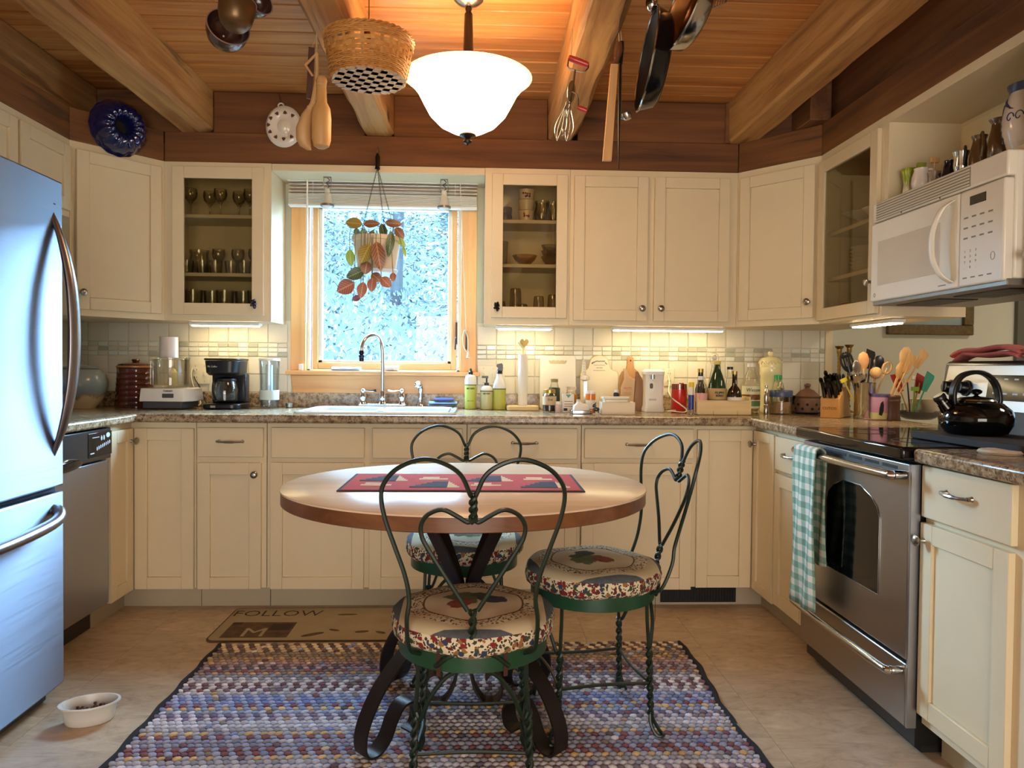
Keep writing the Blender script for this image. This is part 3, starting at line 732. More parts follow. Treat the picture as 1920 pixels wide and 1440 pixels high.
# ------------------------------------------------------------------ dishwasher
DY1 = YAL-.004; DY0 = DY1-.596; DXF = -1.585
dw = thing('dishwasher', 'stainless dishwasher with black control panel, between fridge and corner cabinet', 'dishwasher', (DXF, DY0, 0), pi/2); L = DY1-DY0
obox('body', M('dark_grey_metal', (60, 60, 62), .5), dw, .004, .03, .11, L-.004, .58, .862)
obox('toe_panel', BLACKP, dw, .01, .075, .004, L-.01, .12, .11)
obox('door', STEEL_Y, dw, .003, 0, .112, L-.003, .03, .724, .004)
mb = MB()
P = [(0, .002), (0, -.012), (.02, -.018), (L-.02, -.018), (L-.003, -.010), (L-.003, .028), (0, .028)]
mb.prism([(x, y) for x, y in P], .735, .862); cp = mb.build('control_panel', BLACKP, dw, .004)
mb = MB(); mb.M = Tm(L/2-.06, -.012, .742) @ Matrix.Diagonal((1, .13, .2, 1)); mb.ball((0, 0, 0), .13, 24, 10); mb.build('handle_lip', BLACKG, cp)
LCD = M('panel_grey_print', (196, 200, 206), .5)
SCR = M('panel_black_film', (10, 11, 14), .12)
obox('display_film', SCR, cp, L-.20, -.0195, .752, L-.012, -.0175, .85, .002)
for k in range(8):
    mb = MB(); mb.M = Tm(L-.135+k*.0145, -.0195, .785+.0028*k) @ Rm(pi/2, 'X'); mb.lathe([(.0042, 0), (.0042, .0016), (.0012, .002)], 8, sy=2.0); mb.build('button', LCD, cp)
for k in range(2):
    mb = MB(); mb.M = Tm(L-.10+k*.02, -.0195, .826) @ Rm(pi/2, 'X'); mb.lathe([(.006, 0), (.006, .0018), (.001, .002)], 10, sy=1.8); mb.build('button', LCD, cp)
mb = MB(); mb.M = Tm(L-.045, -.0195, .834) @ Rm(pi/2, 'X'); mb.lathe([(.016, 0), (.016, .001), (.001, .0012)], 18, sy=.65); mb.build('brand_oval', M('pale_blue_oval', (206, 218, 236), .4), cp)
obox('label_strip', LCD, cp, L-.185, -.0198, .766, L-.155, -.0192, .771); obox('label_strip', LCD, cp, L-.17, -.0198, .830, L-.115, -.0192, .833)

# ------------------------------------------------------------------ stove
SXF = 1.25
st = thing('stove', 'stainless electric range with black glass cooktop, in the right-hand run', 'stove', (SXF, YS0-.002, 0), -pi/2); L = YS0-YS1-.004
D = XE-SXF-.03
obox('body', BLACKP, st, .004, .03, .03, L-.004, D, .868)
obox('toe_base', BLACKM, st, .02, .06, .002, L-.02, .5, .05)
ct = MB().box(-.002, -.03, .872, L+.002, D-.10, .912).build('cooktop', BLACKG, st, .008)
for x, y, r in ((.2, .14, .10), (.55, .14, .085), (.2, .40, .08), (.55, .40, .1)):
    mb = MB(); mb.tube([(x+r*math.cos(a*pi/20), y+r*math.sin(a*pi/20), .9122) for a in range(40)], .0008, 4, True); mb.build('burner_ring', M('grey_ring', (70, 70, 72), .4), ct)
dv = MB().box(.006, 0, .283, L-.006, .03, .862).build('oven_door', STEEL_H, st, .005)
for k in range(6):
    x = .05+k*(L-.1)/6; obox('vent_slot', BLACKM, dv, x, -.0008, .838, x+(L-.1)/6-.02, .004, .848, .0004)
w0, w1, za, zb = .215, L-.165, .43, .70
P = [(w0, za), (w1, za)]+[(w1, zb-.03), (w1-.012, zb+.0), (w1-.05, zb+.03)]+[((w0+w1)/2+.06, zb+.055), ((w0+w1)/2-.06, zb+.055)]+[(w0+.05, zb+.03), (w0+.012, zb), (w0, zb-.03)]
mb = MB(); mb.M = Rm(pi/2, 'X'); mb.prism(P, -.002, .0015); mb.build('oven_window', BLACKG, dv)
mb = MB(); Q = [Vector((x, -.0018, z)) for x, z in P]; mb.tube(Q, .0012, 6, True); mb.build('window_trim', STEELP, dv)
mb = MB(); hz = .826
mb.tube(smooth_path([(.03, .0, hz), (.035, -.032, hz), (.06, -.048, hz), (L/2, -.052, hz), (L-.06, -.048, hz), (L-.035, -.032, hz), (L-.03, 0, hz)], 6), .0135, 10); mb.build('handle', STEELP, dv)
dd = MB().box(.006, 0, .085, L-.006, .03, .272).build('drawer', STEEL_H, st, .005)
mb = MB(); hz = .245
mb.tube(smooth_path([(.03, .0, hz), (.035, -.03, hz), (.06, -.046, hz), (L/2, -.05, hz), (L-.06, -.046, hz), (L-.035, -.03, hz), (L-.03, 0, hz)], 6), .0125, 10); mb.build('handle', STEELP, dd)
obox('side_trim', STEEL_Y, st, L-.006, .002, .085, L+.001, .03, .86); 
# backguard
yb0 = D-.118
mb = MB(); mb.M = Matrix(((0, 0, 1, 0), (1, 0, 0, 0), (0, 1, 0, 0), (0, 0, 0, 1)))
mb.prism([(yb0, .905), (D, .905), (D, 1.172), (yb0+.045, 1.172), (yb0+.03, 1.165)], 0, L); bgd = mb.build('backguard', BLACKP, st, .008)
def onbg(x, s, off=0):    # s 0..1 up the sloped face
    a, b = Vector((x, yb0, .945)), Vector((x, yb0+.0285, 1.155)); n = Vector((0, -.2115, .0285)).normalized()
    return a.lerp(b, s)+n*off
mb = MB(); a, b, c, d = onbg(.012, .25, .003), onbg(L-.012, .25, .003), onbg(L-.012, 1, .003), onbg(.03, 1, .003)
back = [onbg(.012, .25, -.003), onbg(L-.012, .25, -.003), onbg(L-.012, 1, -.003), onbg(.03, 1, -.003)]
mb.add([a, b, c, d]+back, [(0, 1, 2, 3), (7, 6, 5, 4), (0, 4, 5, 1), (1, 5, 6, 2), (2, 6, 7, 3), (3, 7, 4, 0)]); sp = mb.build('steel_panel', STEEL_H, bgd, .001)
def bgq(nm, mat, x0, x1, s0, s1, off=.0045, par=sp):
    A = [onbg(x0, s0, off), onbg(x1, s0, off), onbg(x1, s1, off), onbg(x0, s1, off)]; B = [onbg(x0, s0, .002), onbg(x1, s0, .002), onbg(x1, s1, .002), onbg(x0, s1, .002)]
    return MB().add(A+B, [(0, 1, 2, 3), (7, 6, 5, 4), (0, 4, 5, 1), (1, 5, 6, 2), (2, 6, 7, 3), (3, 7, 4, 0)]).build(nm, mat, par)
dsp = bgq('display', SCR, .27, .50, .42, .84)
for k in range(4): bgq('display_mark', LCD, .30+k*.05, .325+k*.05, .52, .55, .005, dsp); bgq('display_mark', LCD, .30+k*.05, .32+k*.05, .76, .785, .005, dsp)
for x in (.065, .155, L-.155, L-.065):
    c = onbg(x, .60, .003); mb = MB(); mb.M = Tm(*c) @ Rm(pi/2-.134, 'X'); mb.lathe([(.030, 0), (.030, .006), (.024, .008), (.021, .028), (.018, .031), (.001, .032)], 18)
    mb.box(-.004, -.02, .0, .004, .02, .036); mb.build('knob', BLACKP, sp)

# ------------------------------------------------------------------ microwave
MXF = 1.53; my0 = -1.203; L = .752; z0, z1 = 1.395, 1.783
mw = thing('microwave', 'white over-the-range microwave with arched door handle', 'microwave', (MXF, my0, z0), -pi/2)
CW = M('cream_white_enamel', (240, 234, 218), .3)
H = z1-z0; Dm = .385
obox('body', CW, mw, 0, .02, .012, L, Dm, H, .006)
obox('top_vent', CW, mw, 0, -.006, H-.075, L, .03, H, .006)
obox('vent_shade_strip', M('vent_shade_strip', (150, 140, 122), .6), mw, .026, -.0068, H-.069, L-.166, -.005, H-.008)  # shade in the grooves between the slats, painted as a darker backing strip
for k in range(6): obox('slat', M('vent_slat', (226, 218, 198), .4), mw, .03, -.0095, H-.066+k*.0095, L-.17, -.004, H-.0615+k*.0095, .001)
for x in (.2, .43):
    mb = MB(); mb.M = Tm(x, -.0062, H-.071) @ Rm(pi/2, 'X'); mb.lathe([(.003, 0), (.003, .001), (.001, .0014)], 8); mb.build('screw', INK, mw)
xd = .545
dr_ = MB().box(.002, -.012, .006, xd-.003, .02, H-.08).build('door', CW, mw, .006)
obox('door_window', M('microwave_mesh_window', (214, 204, 186), .22), dr_, .055, -.0135, .065, xd-.10, -.0115, H-.155, .006)
mb = MB(); hxx = xd-.035
P = smooth_path([(hxx, -.012, .025), (hxx-.012, -.04, .05), (hxx-.032, -.055, .10), (hxx-.038, -.058, .155), (hxx-.032, -.055, .21), (hxx-.012, -.04, .265), (hxx, -.012, .29)], 5)
n = len(P); rings = [[tuple(p+Vector((.014*math.cos(a), .008*math.sin(a), 0))) for a in [2*pi*k/10 for k in range(10)]] for p in P]
mb.loft(rings); mb.build('handle', CW, dr_)
cp = MB().box(xd, -.012, .006, L-.002, .02, H-.08).build('control_panel', CW, mw, .006)
obox('display', M('microwave_display', (46, 44, 32), .2), cp, xd+.05, -.0135, H-.132, xd+.125, -.0115, H-.104, .001)
PRT = M('grey_print', (138, 128, 114), .6)
for r in range(3):
    for c in range(4): obox('key_label', PRT, cp, xd+.022+c*.038, -.0126, H-.170-r*.032, xd+.042+c*.038, -.0118, H-.165-r*.032)
for r in range(4):
    for c in range(3):
        lettering(cp, '123456789 0 '[r*3+c] if '123456789 0 '[r*3+c] != ' ' else '.', .011, Tm(xd+.03+c*.026, -.0122, .115-r*.017), PRT)
for c in range(4): obox('key_label', PRT, cp, xd+.022+c*.038, -.0126, .03, xd+.042+c*.038, -.0118, .034)
mb = MB(); mb.tube([(xd+.16+.009*math.cos(a*pi/8), -.0125, .085+.012*math.sin(a*pi/8)) for a in range(16)], .0008, 4, True); mb.build('key_label', PRT, cp)
mb = MB(); mb.tube([(.035+.006*math.cos(a*pi/8), -.0125, .03+.007*math.sin(a*pi/8)) for a in range(16)], .0009, 4, True); mb.build('maker_mark', PRT, dr_)
obox('print_line', PRT, dr_, xd-.105, -.0127, .020, xd-.065, -.0118, .0235)
FIL = M('grey_filter_mesh', (120, 118, 112), .4, .7)
ub = MB().box(0, .0, -.008, L, Dm, .012).build('underside', M('grey_steel_sheet', (140, 136, 128), .4, .6), mw, .002)
for a in (.06, .41):
    f = obox('grease_filter', M('dark_filter', (40, 40, 40), .5), ub, a, .06, -.011, a+.27, .20, -.008)
    for k in range(14): obox('filter_rib', FIL, f, a+.006+k*.0195, .062, -.0125, a+.012+k*.0195, .198, -.011)

# ------------------------------------------------------------------ table
TX, TY, TZ, TR = -.05, -1.70, .76, .572
tb = thing('dining_table', 'round wood-topped table on scrolled flat-iron pedestal legs', 'table', (TX, TY, 0))
MB().lathe([(.001, TZ-.047), (TR-.006, TZ-.047), (TR-.002, TZ-.0445), (TR-.002, TZ-.006), (.001, TZ-.006)], 96, sy=.902).build('edge_band', OAKEDGE, tb)
MB().lathe([(.001, TZ-.0062), (TR, TZ-.0062), (TR, TZ-.002), (TR-.003, TZ), (.001, TZ)], 96, sy=.902).build('top', MAPLE, tb)
MB().lathe([(.001, TZ-.056), (.20, TZ-.056), (.20, TZ-.0475), (.001, TZ-.0475)], 32).build('mounting_plate', IRON, tb)
for k in range(4):
    a = pi/4+k*pi/2; ca, sa = math.cos(a), math.sin(a); side = (-sa, ca, 0)
    def RZ(l): return [Vector((r*ca, r*sa, z)) for r, z in l]
    mb = MB()
    up = RZ([(.19, .706), (.16, .66), (.10, .56), (.045, .46), (.026, .40), (.026, .345)])
    mb.strip(smooth_path(up, 5), .055, .007, side)
    leg = RZ([(.026, .352), (.06, .35), (.14, .335), (.24, .285), (.335, .205), (.39, .12), (.402, .06), (.388, .028), (.35, .026), (.315, .055), (.292, .10), (.262, .135), (.222, .135), (.198, .10), (.205, .058), (.235, .045)])
    mb.strip(smooth_path(leg, 6), .055, .007, side)
    mb.build('pedestal_leg', IRON, tb)
for k in (0, 2):
    a = k*pi/2; ca, sa = math.cos(a), math.sin(a); side = (-sa, ca, 0)
    RZ = lambda l: [Vector((r*ca, r*sa, z)) for r, z in l]
    mb = MB(); mb.strip(smooth_path(RZ([(.010, .36), (.012, .28), (.016, .20), (.030, .12), (.062, .065), (.10, .06), (.122, .095), (.115, .14), (.088, .155), (.07, .135)]), 6), .06, .006, side)
    mb.strip(smooth_path(RZ([(.022, .36), (.05, .38), (.10, .375), (.125, .34), (.12, .29), (.09, .265), (.07, .285)]), 6), .04, .006, side)
    mb.build('scroll', IRON, tb)
MB().lathe([(.001, .335), (.045, .335), (.045, .37), (.001, .37)], 20).build('collar', IRON, tb)

# placemat quilt
pm = thing('table_runner', 'red quilted table mat with navy and cream stepped blocks on the table', 'table mat', (-.058, -1.692, TZ))
RED = M('red_quilt_cotton', (198, 74, 62), .95, noise=(60, (178, 60, 54), .8), bump=(90, .3)); NAVY = M('navy_quilt_cotton', (62, 68, 84), .95, noise=(60, (48, 54, 70), .8), bump=(90, .3)); CRM = M('cream_quilt_cotton', (226, 208, 172), .95, noise=(60, (212, 190, 150), .8), bump=(90, .3))
lx, ly = .37, .175
MB().box(-lx, -ly, .0003, lx, ly, .004).build('backing', NAVY, pm, .0015)
MB().box(-lx+.010, -ly+.006, .0035, lx-.010, ly-.010, .0055).build('quilt_top', RED, pm, .001)
bw = .17
for bi in range(4):
    xo = -lx+.03+bi*bw+ (0.004)
    for row in range(2):
        flip = (bi+row) % 2; yo = -.125+row*.125
        for s in range(5):
            xa_ = xo+.012*s; xb_ = xo+bw-.018-.012*(4-s)*(1 if flip else .2)
            h = .0235
            if flip: obox('patch', NAVY, pm, xo+.005+.016*s, yo+h*s, .0052, xo+bw*.70, yo+h*(s+1), .0066, .0005); obox('patch', CRM, pm, xo+bw*.70+.001, yo+h*s, .0052, xo+bw*.70+.006+.008*(4-s), yo+h*(s+1), .0064, .0005)
            elif s in (1, 2): obox('patch', CRM, pm, xo+.012+.01*s, yo+h*s*1.3, .0052, xo+bw*.86-.03*s, yo+h*s*1.3+h*1.2, .0064, .0005)

# ------------------------------------------------------------------ wire parlour chairs
def cushion_mat():
    t = NT('floral_chair_fabric'); tc = t.n('ShaderNodeTexCoord'); P = tc.outputs['Object']; x, y, z = t.sep(P)
    r = t.math('SQRT', t.math('ADD', t.math('MULTIPLY', x, x), t.math('MULTIPLY', y, y)))
    cream = srgb(222, 208, 176)
    def spots(scale, thr, seedrot, stops):
        v0 = t.coord((1, 1, 1), False, rot=(seedrot, seedrot*.7, 0)); nd = t.n('ShaderNodeTexNoise'); nd.inputs['Scale'].default_value = 45; t.l(v0, nd.inputs['Vector']); va = t.n('ShaderNodeVectorMath', operation='MULTIPLY_ADD'); va.inputs[1].default_value = (.022, .022, .022); t.l(nd.outputs['Color'], va.inputs[0]); t.l(v0, va.inputs[2]); v = va.outputs[0]; n = t.voro(v, scale); c = t.n('ShaderNodeSeparateColor'); t.l(t.voro(v, scale, 'Color'), c.inputs[0])
        m = t.ramp(n, [(thr, (1, 1, 1)), (thr+.05, (0, 0, 0))]); return m, t.ramp(c.outputs[0], stops, 'CONSTANT')
    flowers = [(0, srgb(128, 38, 34)), (.34, srgb(96, 40, 36)), (.5, srgb(52, 62, 88)), (.68, srgb(58, 74, 46)), (.84, srgb(150, 104, 54))]
    m1, c1 = spots(58, .44, .3, flowers); m2, c2 = spots(120, .40, 1.1, [(0, srgb(60, 62, 44)), (.5, srgb(74, 46, 38))])
    side = t.mix(m1, t.mix(m2, cream, c2), c1)
    m3, c3 = spots(115, .36, .8, [(0, srgb(84, 66, 44)), (.5, srgb(58, 62, 52))]); band = t.mix(m3, cream, c3)
    v = t.coord((1, 1, 1), False); nz = t.noise(v, 16, 4, .6, .6)
    def blob(cx, cy, rad):
        dx = t.math('SUBTRACT', x, cx); dy = t.math('SUBTRACT', y, cy)
        d = t.math('SQRT', t.math('ADD', t.math('MULTIPLY', dx, dx), t.math('MULTIPLY', dy, dy)))
        f = t.math('ADD', t.math('MULTIPLY', d, 1/rad), t.math('MULTIPLY', t.math('SUBTRACT', nz, .5), 1.7))
        return t.ramp(f, [(.78, (1, 1, 1)), (.9, (0, 0, 0))])
    nz2 = t.noise(v, 70, 3); top = cream
    top = t.mix(blob(-.02, .03, .06), top, t.mix(nz2, srgb(70, 84, 58), srgb(128, 134, 98)))
    top = t.mix(blob(.045, .01, .042), top, t.mix(nz2, srgb(40, 46, 66), srgb(84, 88, 104)))
    top = t.mix(blob(-.04, -.02, .036), top, t.mix(nz2, srgb(120, 42, 34), srgb(168, 100, 80)))
    top = t.mix(blob(.02, .05, .03), top, t.mix(nz2, srgb(56, 70, 48), srgb(98, 110, 76)))
    def step(v_, a): return t.math('GREATER_THAN', v_, a)
    col = t.mix(step(r, .128), top, srgb(116, 88, 54)); col = t.mix(step(r, .133), col, band); col = t.mix(step(r, .172), col, srgb(204, 188, 152))
    # slate corner pieces on four sides near the rim
    ax_ = t.math('MAXIMUM', t.math('ABSOLUTE', x), t.math('ABSOLUTE', y))
    col = t.mix(t.math('MULTIPLY', step(ax_, .186), step(r, .176)), col, t.mix(nz2, srgb(64, 70, 78), srgb(98, 104, 108)))
    col = t.mix(t.math('LESS_THAN', z, .050), col, side)
    t.set(col=col, rough=.92); t.bump(t.noise(v, 30, 3), .25, .004); return t.mat
CUSH = cushion_mat()
def twist(mb, p, q, n, r=.0062, w=.0054, k=None):
    p, q = Vector(p), Vector(q); d = (q-p); a = d.orthogonal().normalized(); b = d.normalized().cross(a); N = n*8
    for s in (0, pi):
        mb.tube([p+d*(i/N)+(a*math.cos(s+2*pi*n*i/N)+b*math.sin(s+2*pi*n*i/N))*r for i in range(N+1)], w, 6)
def parlour_chair(label, loc, rz, sc=1.0, seed=0, lean=.13, curve=.7, zseat=.40):
    rnd = random.Random(seed)
    c = thing('parlour_chair', label, 'chair', loc, rz, group='green wire parlour chairs around the table')
    R = .192; zs = zseat; wr = .0056
    mb = MB(); mb.lathe([(R-.004, zs), (R+.003, zs), (R+.003, zs+.042), (R-.004, zs+.042)], 48, cap=False)
    mb.loft([[(r_*math.cos(2*pi*i/48), r_*math.sin(2*pi*i/48), z_) for i in range(48)] for r_, z_ in ((R-.004, zs+.042), (R-.004, zs))], cap=False)
    mb.lathe([(.001, zs+.030), (R-.003, zs+.030), (R-.003, zs+.036), (.001, zs+.036)], 32); mb.build('seat_ring', M('green_seat_band', (30, 80, 50), .35, noise=(18, (24, 62, 40), .8)), c)
    # cushion
    rings = []; zc = 0
    for r_, z_ in ((.10, -.002), (.196, -.001), (.211, .010), (.216, .030), (.212, .050), (.200, .062), (.180, .068), (.15, .070), (.13, .069), (.09, .073), (.04, .077), (.002, .078)):
        rings.append([(r_*(1+.012*math.sin(7*a+seed)+.008*math.sin(17*a+seed))*math.cos(a), r_*(1+.012*math.sin(7*a+seed))*math.sin(a), z_+.003*math.sin(5*a+2*seed)*(r_ > .1)) for a in [2*pi*i/56 for i in range(56)]])
    cu = MB().loft(rings).build('seat_cushion', CUSH, c, ang=70); cu.location = (0, 0, zs+.040)
    k = sc
    def bp(u, z): return Vector((u, -.192-max(0, z-zs)*lean+curve*u*u*min(1, max(0, z-zs)/.15), z))
    zz = lambda z: zs+(z-.44)*((.93*sc-zs)/(.93-.44)) if True else z
    out = [(.150, .432), (.157, .50), (.156, .56), (.150, .61), (.160, .665), (.182, .725), (.206, .79), (.2155, .84), (.208, .873), (.176, .907), (.122, .928), (.075, .923), (.030, .897), (.006, .85)]
    for s in (-1, 1):
        mb = MB(); Pp = [bp(s*u, zz(z)) for u, z in out]; Pp[0] = Vector((s*.128, -.146, zs+.03)); Pp[1] = Vector((s*.152, -.172, zz(.49)))
        mb.tube(smooth_path(Pp, 5), wr, 7); mb.build('back_hoop', GREENM, c)
        inn_ = [(.004, .80), (.012, .79), (.040, .805), (.072, .818), (.105, .806), (.121, .783), (.120, .758), (.106, .73), (.06, .66), (.012, .588)]
        mb = MB(); mb.tube(smooth_path([bp(s*u, zz(z)) for u, z in inn_], 4), wr, 7); mb.build('back_heart', GREENM, c)
        fk = [(.004, .505), (.018, .495), (.058, .478), (.082, .455), (.086, .428)]
        mb = MB(); Pp = [bp(s*u, zz(z))+Vector((0, .0, 0)) for u, z in fk]; Pp[-1] = Vector((s*.088, -.178, zs+.012)); Pp[-2] = Vector((s*.084, -.184, zz(.455)))
        mb.tube(smooth_path(Pp, 5), wr, 7); mb.build('back_fork', GREENM, c)
    mb = MB(); twist(mb, bp(0, zz(.855)), bp(0, zz(.79)), 2); mb.build("twisted_stem", GREENM, c); mb = MB(); twist(mb, bp(0, zz(.59)), bp(0, zz(.50)), 2); mb.build('twisted_stem', GREENM, c)
    feet = []
    for i in range(4):
        a = pi/4+i*pi/2; ca, sa = math.cos(a), math.sin(a); tx, ty = -sa, ca
        rp = lambda r_, z_, o=0: Vector((r_*ca+o*tx, r_*sa+o*ty, z_))
        mb = MB(); sg = 1 if i % 2 == 0 else -1
        mb.tube([rp(.188, zs+.01), rp(.190, zs-.05), rp(.196, .27), rp(.197, .255)], wr, 7)
        b = a+sg*.62
        mb.tube(smooth_path([Vector((.182*math.cos(b), .182*math.sin(b), zs+.004)), Vector((.184*math.cos(a+sg*.42), .184*math.sin(a+sg*.42), zs-.02)), rp(.188, zs-.07, sg*.045), rp(.194, zs-.13, sg*.016), rp(.198, .26, sg*.004)], 5), wr, 7)
        twist(mb, rp(.197, .262), rp(.205, .060), 4)
        mb.tube(smooth_path([rp(.205, .062, .004), rp(.212, .035, .012), rp(.232, .008, .014), rp(.248, .007, 0), rp(.232, .008, -.014), rp(.212, .035, -.012), rp(.205, .062, -.004)], 4), wr*.95, 7)
        mb.tube([rp(.206, .05), rp(.212, .012)], wr*.8, 6)
        mb.build('leg', GREENM, c); feet.append(rp(.201, .155))
    for i in range(4):
        p, q = feet[i], feet[(i+1) % 4]; m = (p+q)/2*.93-Vector((0, 0, -.155*.07))
        mb = MB(); mb.tube(smooth_path([p, m, q], 6), wr*.9, 6); mb.build('stretcher', GREENM, c)
    TIE = M('brown_tie_ribbon', (70, 38, 28), .9)
    for s in (-1, 1):
        mb = MB(); a = -pi/2+s*.42; ca, sa = math.cos(a), math.sin(a)
        mb.strip([Vector(((R+.006)*ca, (R+.006)*sa, z)) for z in (zs-.012-.06*(seed == 2 and s < 0), zs+.02, zs+.05)], .011, .0012, (-sa, ca, 0)); mb.build('tie', TIE, c)
    return c
ZR = .0235   # walking surface of the braided rug
parlour_chair('green wire chair nearest the viewer, heart back toward the camera', (-.018, -2.118, ZR), 0, .965, 0, zseat=.376)
parlour_chair('green wire chair on the far side of the table, facing the viewer', (-.06, -1.345, ZR), pi, .94, 4, zseat=.388)
parlour_chair('green wire chair seen side-on at the right of the table', (.355, -1.735, ZR), pi/2+.15, .955, 2, .26, 1.1, .394)

# ------------------------------------------------------------------ braided rug
def rug():
    X0, X1, Y0, Y1 = -1.035, .812, -1.09, -2.95
    rg = thing('braided_rug', 'multicoloured braided rag rug with dark bound edges under the table', 'rug', ((X0+X1)/2, (Y0+Y1)/2, 0)); o = rg.location
    MB().box(X0+.01, Y1, .001, X1-.01, Y0, .007).build('backing', M('rug_backing', (120, 108, 108), .95), rg, shift=o)
    S = lambda *c: [srgb(*q)[:3] for q in c]
    bands = [S((70, 40, 34), (206, 186, 150)), S((112, 78, 56), (206, 184, 146)), S((66, 44, 36), (196, 168, 128)), S((120, 104, 88), (140, 122, 100)), S((110, 100, 88), (126, 112, 98)), S((176, 142, 84), (130, 110, 96)), S((168, 140, 122), (140, 112, 108)),
             S((92, 68, 80), (150, 128, 138)), S((74, 62, 74), (168, 150, 156)), S((118, 104, 116), (120, 54, 60)), S((186, 150, 92), (122, 114, 126)), S((112, 118, 142), (140, 144, 160)), S((206, 204, 208), (138, 136, 148)), S((96, 52, 64), (214, 206, 208)), S((86, 50, 60), (196, 188, 194)), S((206, 204, 206), (104, 70, 80)), S((150, 150, 156), (196, 194, 198)),
             S((120, 134, 176), (168, 176, 204)), S((100, 120, 170), (150, 160, 190)), S((124, 50, 60), (130, 144, 182)), S((206, 172, 110), (124, 136, 172)), S((122, 138, 168), (176, 184, 200)), S((92, 84, 112), (180, 172, 190)), S((120, 104, 124), (208, 202, 208)), S((176, 172, 182), (200, 198, 204)), S((140, 140, 150), (176, 174, 180)), S((204, 168, 108), (160, 160, 170)), S((116, 50, 58), (140, 146, 170)), S((122, 124, 146), (146, 146, 160))]
    rnd = random.Random(5); vs = []; fs = []; cols = []
    px_, py_ = .0225, .0235; seg, rg_ = 7, 4
    base = []
    for j in range(1, rg_):
        for i in range(seg): th = pi*j/rg_; base.append((math.sin(th)*math.cos(2*pi*i/seg), math.sin(th)*math.sin(2*pi*i/seg), math.cos(th)))
    base = [(0, 0, 1)]+base
    bf = [(0, 1+i, 1+(i+1) % seg) for i in range(seg)]+[(1+j*seg+i, 1+(j+1)*seg+i, 1+(j+1)*seg+(i+1) % seg, 1+j*seg+(i+1) % seg) for j in range(rg_-2) for i in range(seg)]
    row = 0; y = Y0
    while y > Y1:
        i_ = (row*6//7) % 56; b = bands[i_ if i_ < 29 else 57-i_]; x = X0+.012+(row % 2)*px_/2; k = 0
        while x < X1-.01:
            sg = 1 if row % 2 else -1; a = sg*.45+rnd.uniform(-.1, .1); ca, sa = math.cos(a), math.sin(a); s = rnd.uniform(.9, 1.1)
            wob = .006*math.sin(y*9)*(x-X0)/(X1-X0)
            c = b[0] if (k+row//2) % 2 else b[1]
            if rnd.random() < .09: c = rnd.choice(rnd.choice(bands))
            f = rnd.uniform(1.1, 1.65); c = (c[0]*f, c[1]*f, c[2]*f, 1); o0 = len(vs)
            for (u, v, w_) in base:
                X_, Y_ = u*.0172*s, v*.0128*s; vs.append((x+wob+X_*ca-Y_*sa-o.x, y+X_*sa+Y_*ca-o.y, .0105+max(-.004, w_*.0115*s))); cols.append(c)
            fs += [tuple(i+o0 for i in f_) for f_ in bf]; x += px_; k += 1
        y -= py_; row += 1
    me = bpy.data.meshes.new('braids'); me.from_pydata(vs, [], fs); at_ = me.color_attributes.new('yarn', 'FLOAT_COLOR', 'POINT')
    at_.data.foreach_set('color', [q for c in cols for q in c]); me.shade_smooth()
    t = NT('rag_yarn'); ca = t.n('ShaderNodeVertexColor', layer_name='yarn'); nz = t.noise(t.coord((1, 1, 1), False), 260, 3)
    t.set(col=t.mix(t.math('MULTIPLY', nz, .5), ca.outputs[0], srgb(150, 140, 140)), rough=.95); t.bump(nz, .5, .003); me.materials.append(t.mat)
    ob = bpy.data.objects.new('braids', me); COL.objects.link(ob); ob.parent = rg; ob['kind'] = 'stuff'
    BIND = M('rug_binding', (34, 30, 34), .95, bump=(60, .3))
    for xx, s in ((X0, -1), (X1, 1)):
        P = [(xx+.004*math.sin(k*1.9)+(.010*math.sin(k*.45) if s > 0 else 0)-o.x, Y0+.005-k*.06-o.y, .011) for k in range(32)]
        mb = MB(); mb.tube(smooth_path(P, 3), .0125, 7); mb.build('binding', BIND, rg)
rug()

# kitchen mat
mx0, mx1, my_0, my_1 = -1.125, -.21, -1.02, -.60
km = thing('kitchen_mat', 'tan printed kitchen mat lettered FOLLOW in front of the sink cabinet', 'mat', ((mx0+mx1)/2, (my_0+my_1)/2, 0)); o = km.location
def rrect(x0, y0, x1, y1, r, n=6):
    P = []
    for cx_, cy_, a0_ in ((x1-r, y1-r, 0), (x0+r, y1-r, pi/2), (x0+r, y0+r, pi), (x1-r, y0+r, 1.5*pi)):
        for k in range(n+1): P.append((cx_+r*math.cos(a0_+k*pi/2/n), cy_+r*math.sin(a0_+k*pi/2/n)))
    return P
MB().prism(rrect(mx0, my_0, mx1, my_1, .035), .0008, .0055).build('mat_edge', M('brown_mat_edge', (92, 66, 44), .9), km, .001, shift=o)
MB().prism(rrect(mx0+.008, my_0+.008, mx1-.008, my_1-.008, .03), .005, .0068).build('mat_face', M('tan_mat_cloth', (176, 160, 130), .95, noise=(8, (156, 138, 108), .9)), km, shift=o)
FL = Matrix.Rotation(-pi/2, 4, 'X')
KPR = M('mat_dark_print', (58, 42, 30), .9); KPR2 = M('mat_brown_print', (126, 92, 58), .9, noise=(30, (70, 50, 34), .9))
lettering(km, 'FOLLOW', .105, Tm(-.915-o.x, -.685-o.y, .0071) @ FL, KPR, bold=-.001, sx=.92)
def kbox(m, a, b, c, d, z=.0072): obox('print', m, km, a-o.x, b-o.y, .0066, c-o.x, d-o.y, z)
kbox(KPR2, -1.075, -.985, -.80, -.80); kbox(KPR, -1.07, -.83, -1.03, -.80, .0074); kbox(KPR, -.9, -.90, -.81, -.82, .0074)
TANP = M('tan_mat_cloth', (190, 160, 116), .95)
lettering(km, 'M', .14, Tm(-.95-o.x, -.93-o.y, .0076) @ FL, TANP)
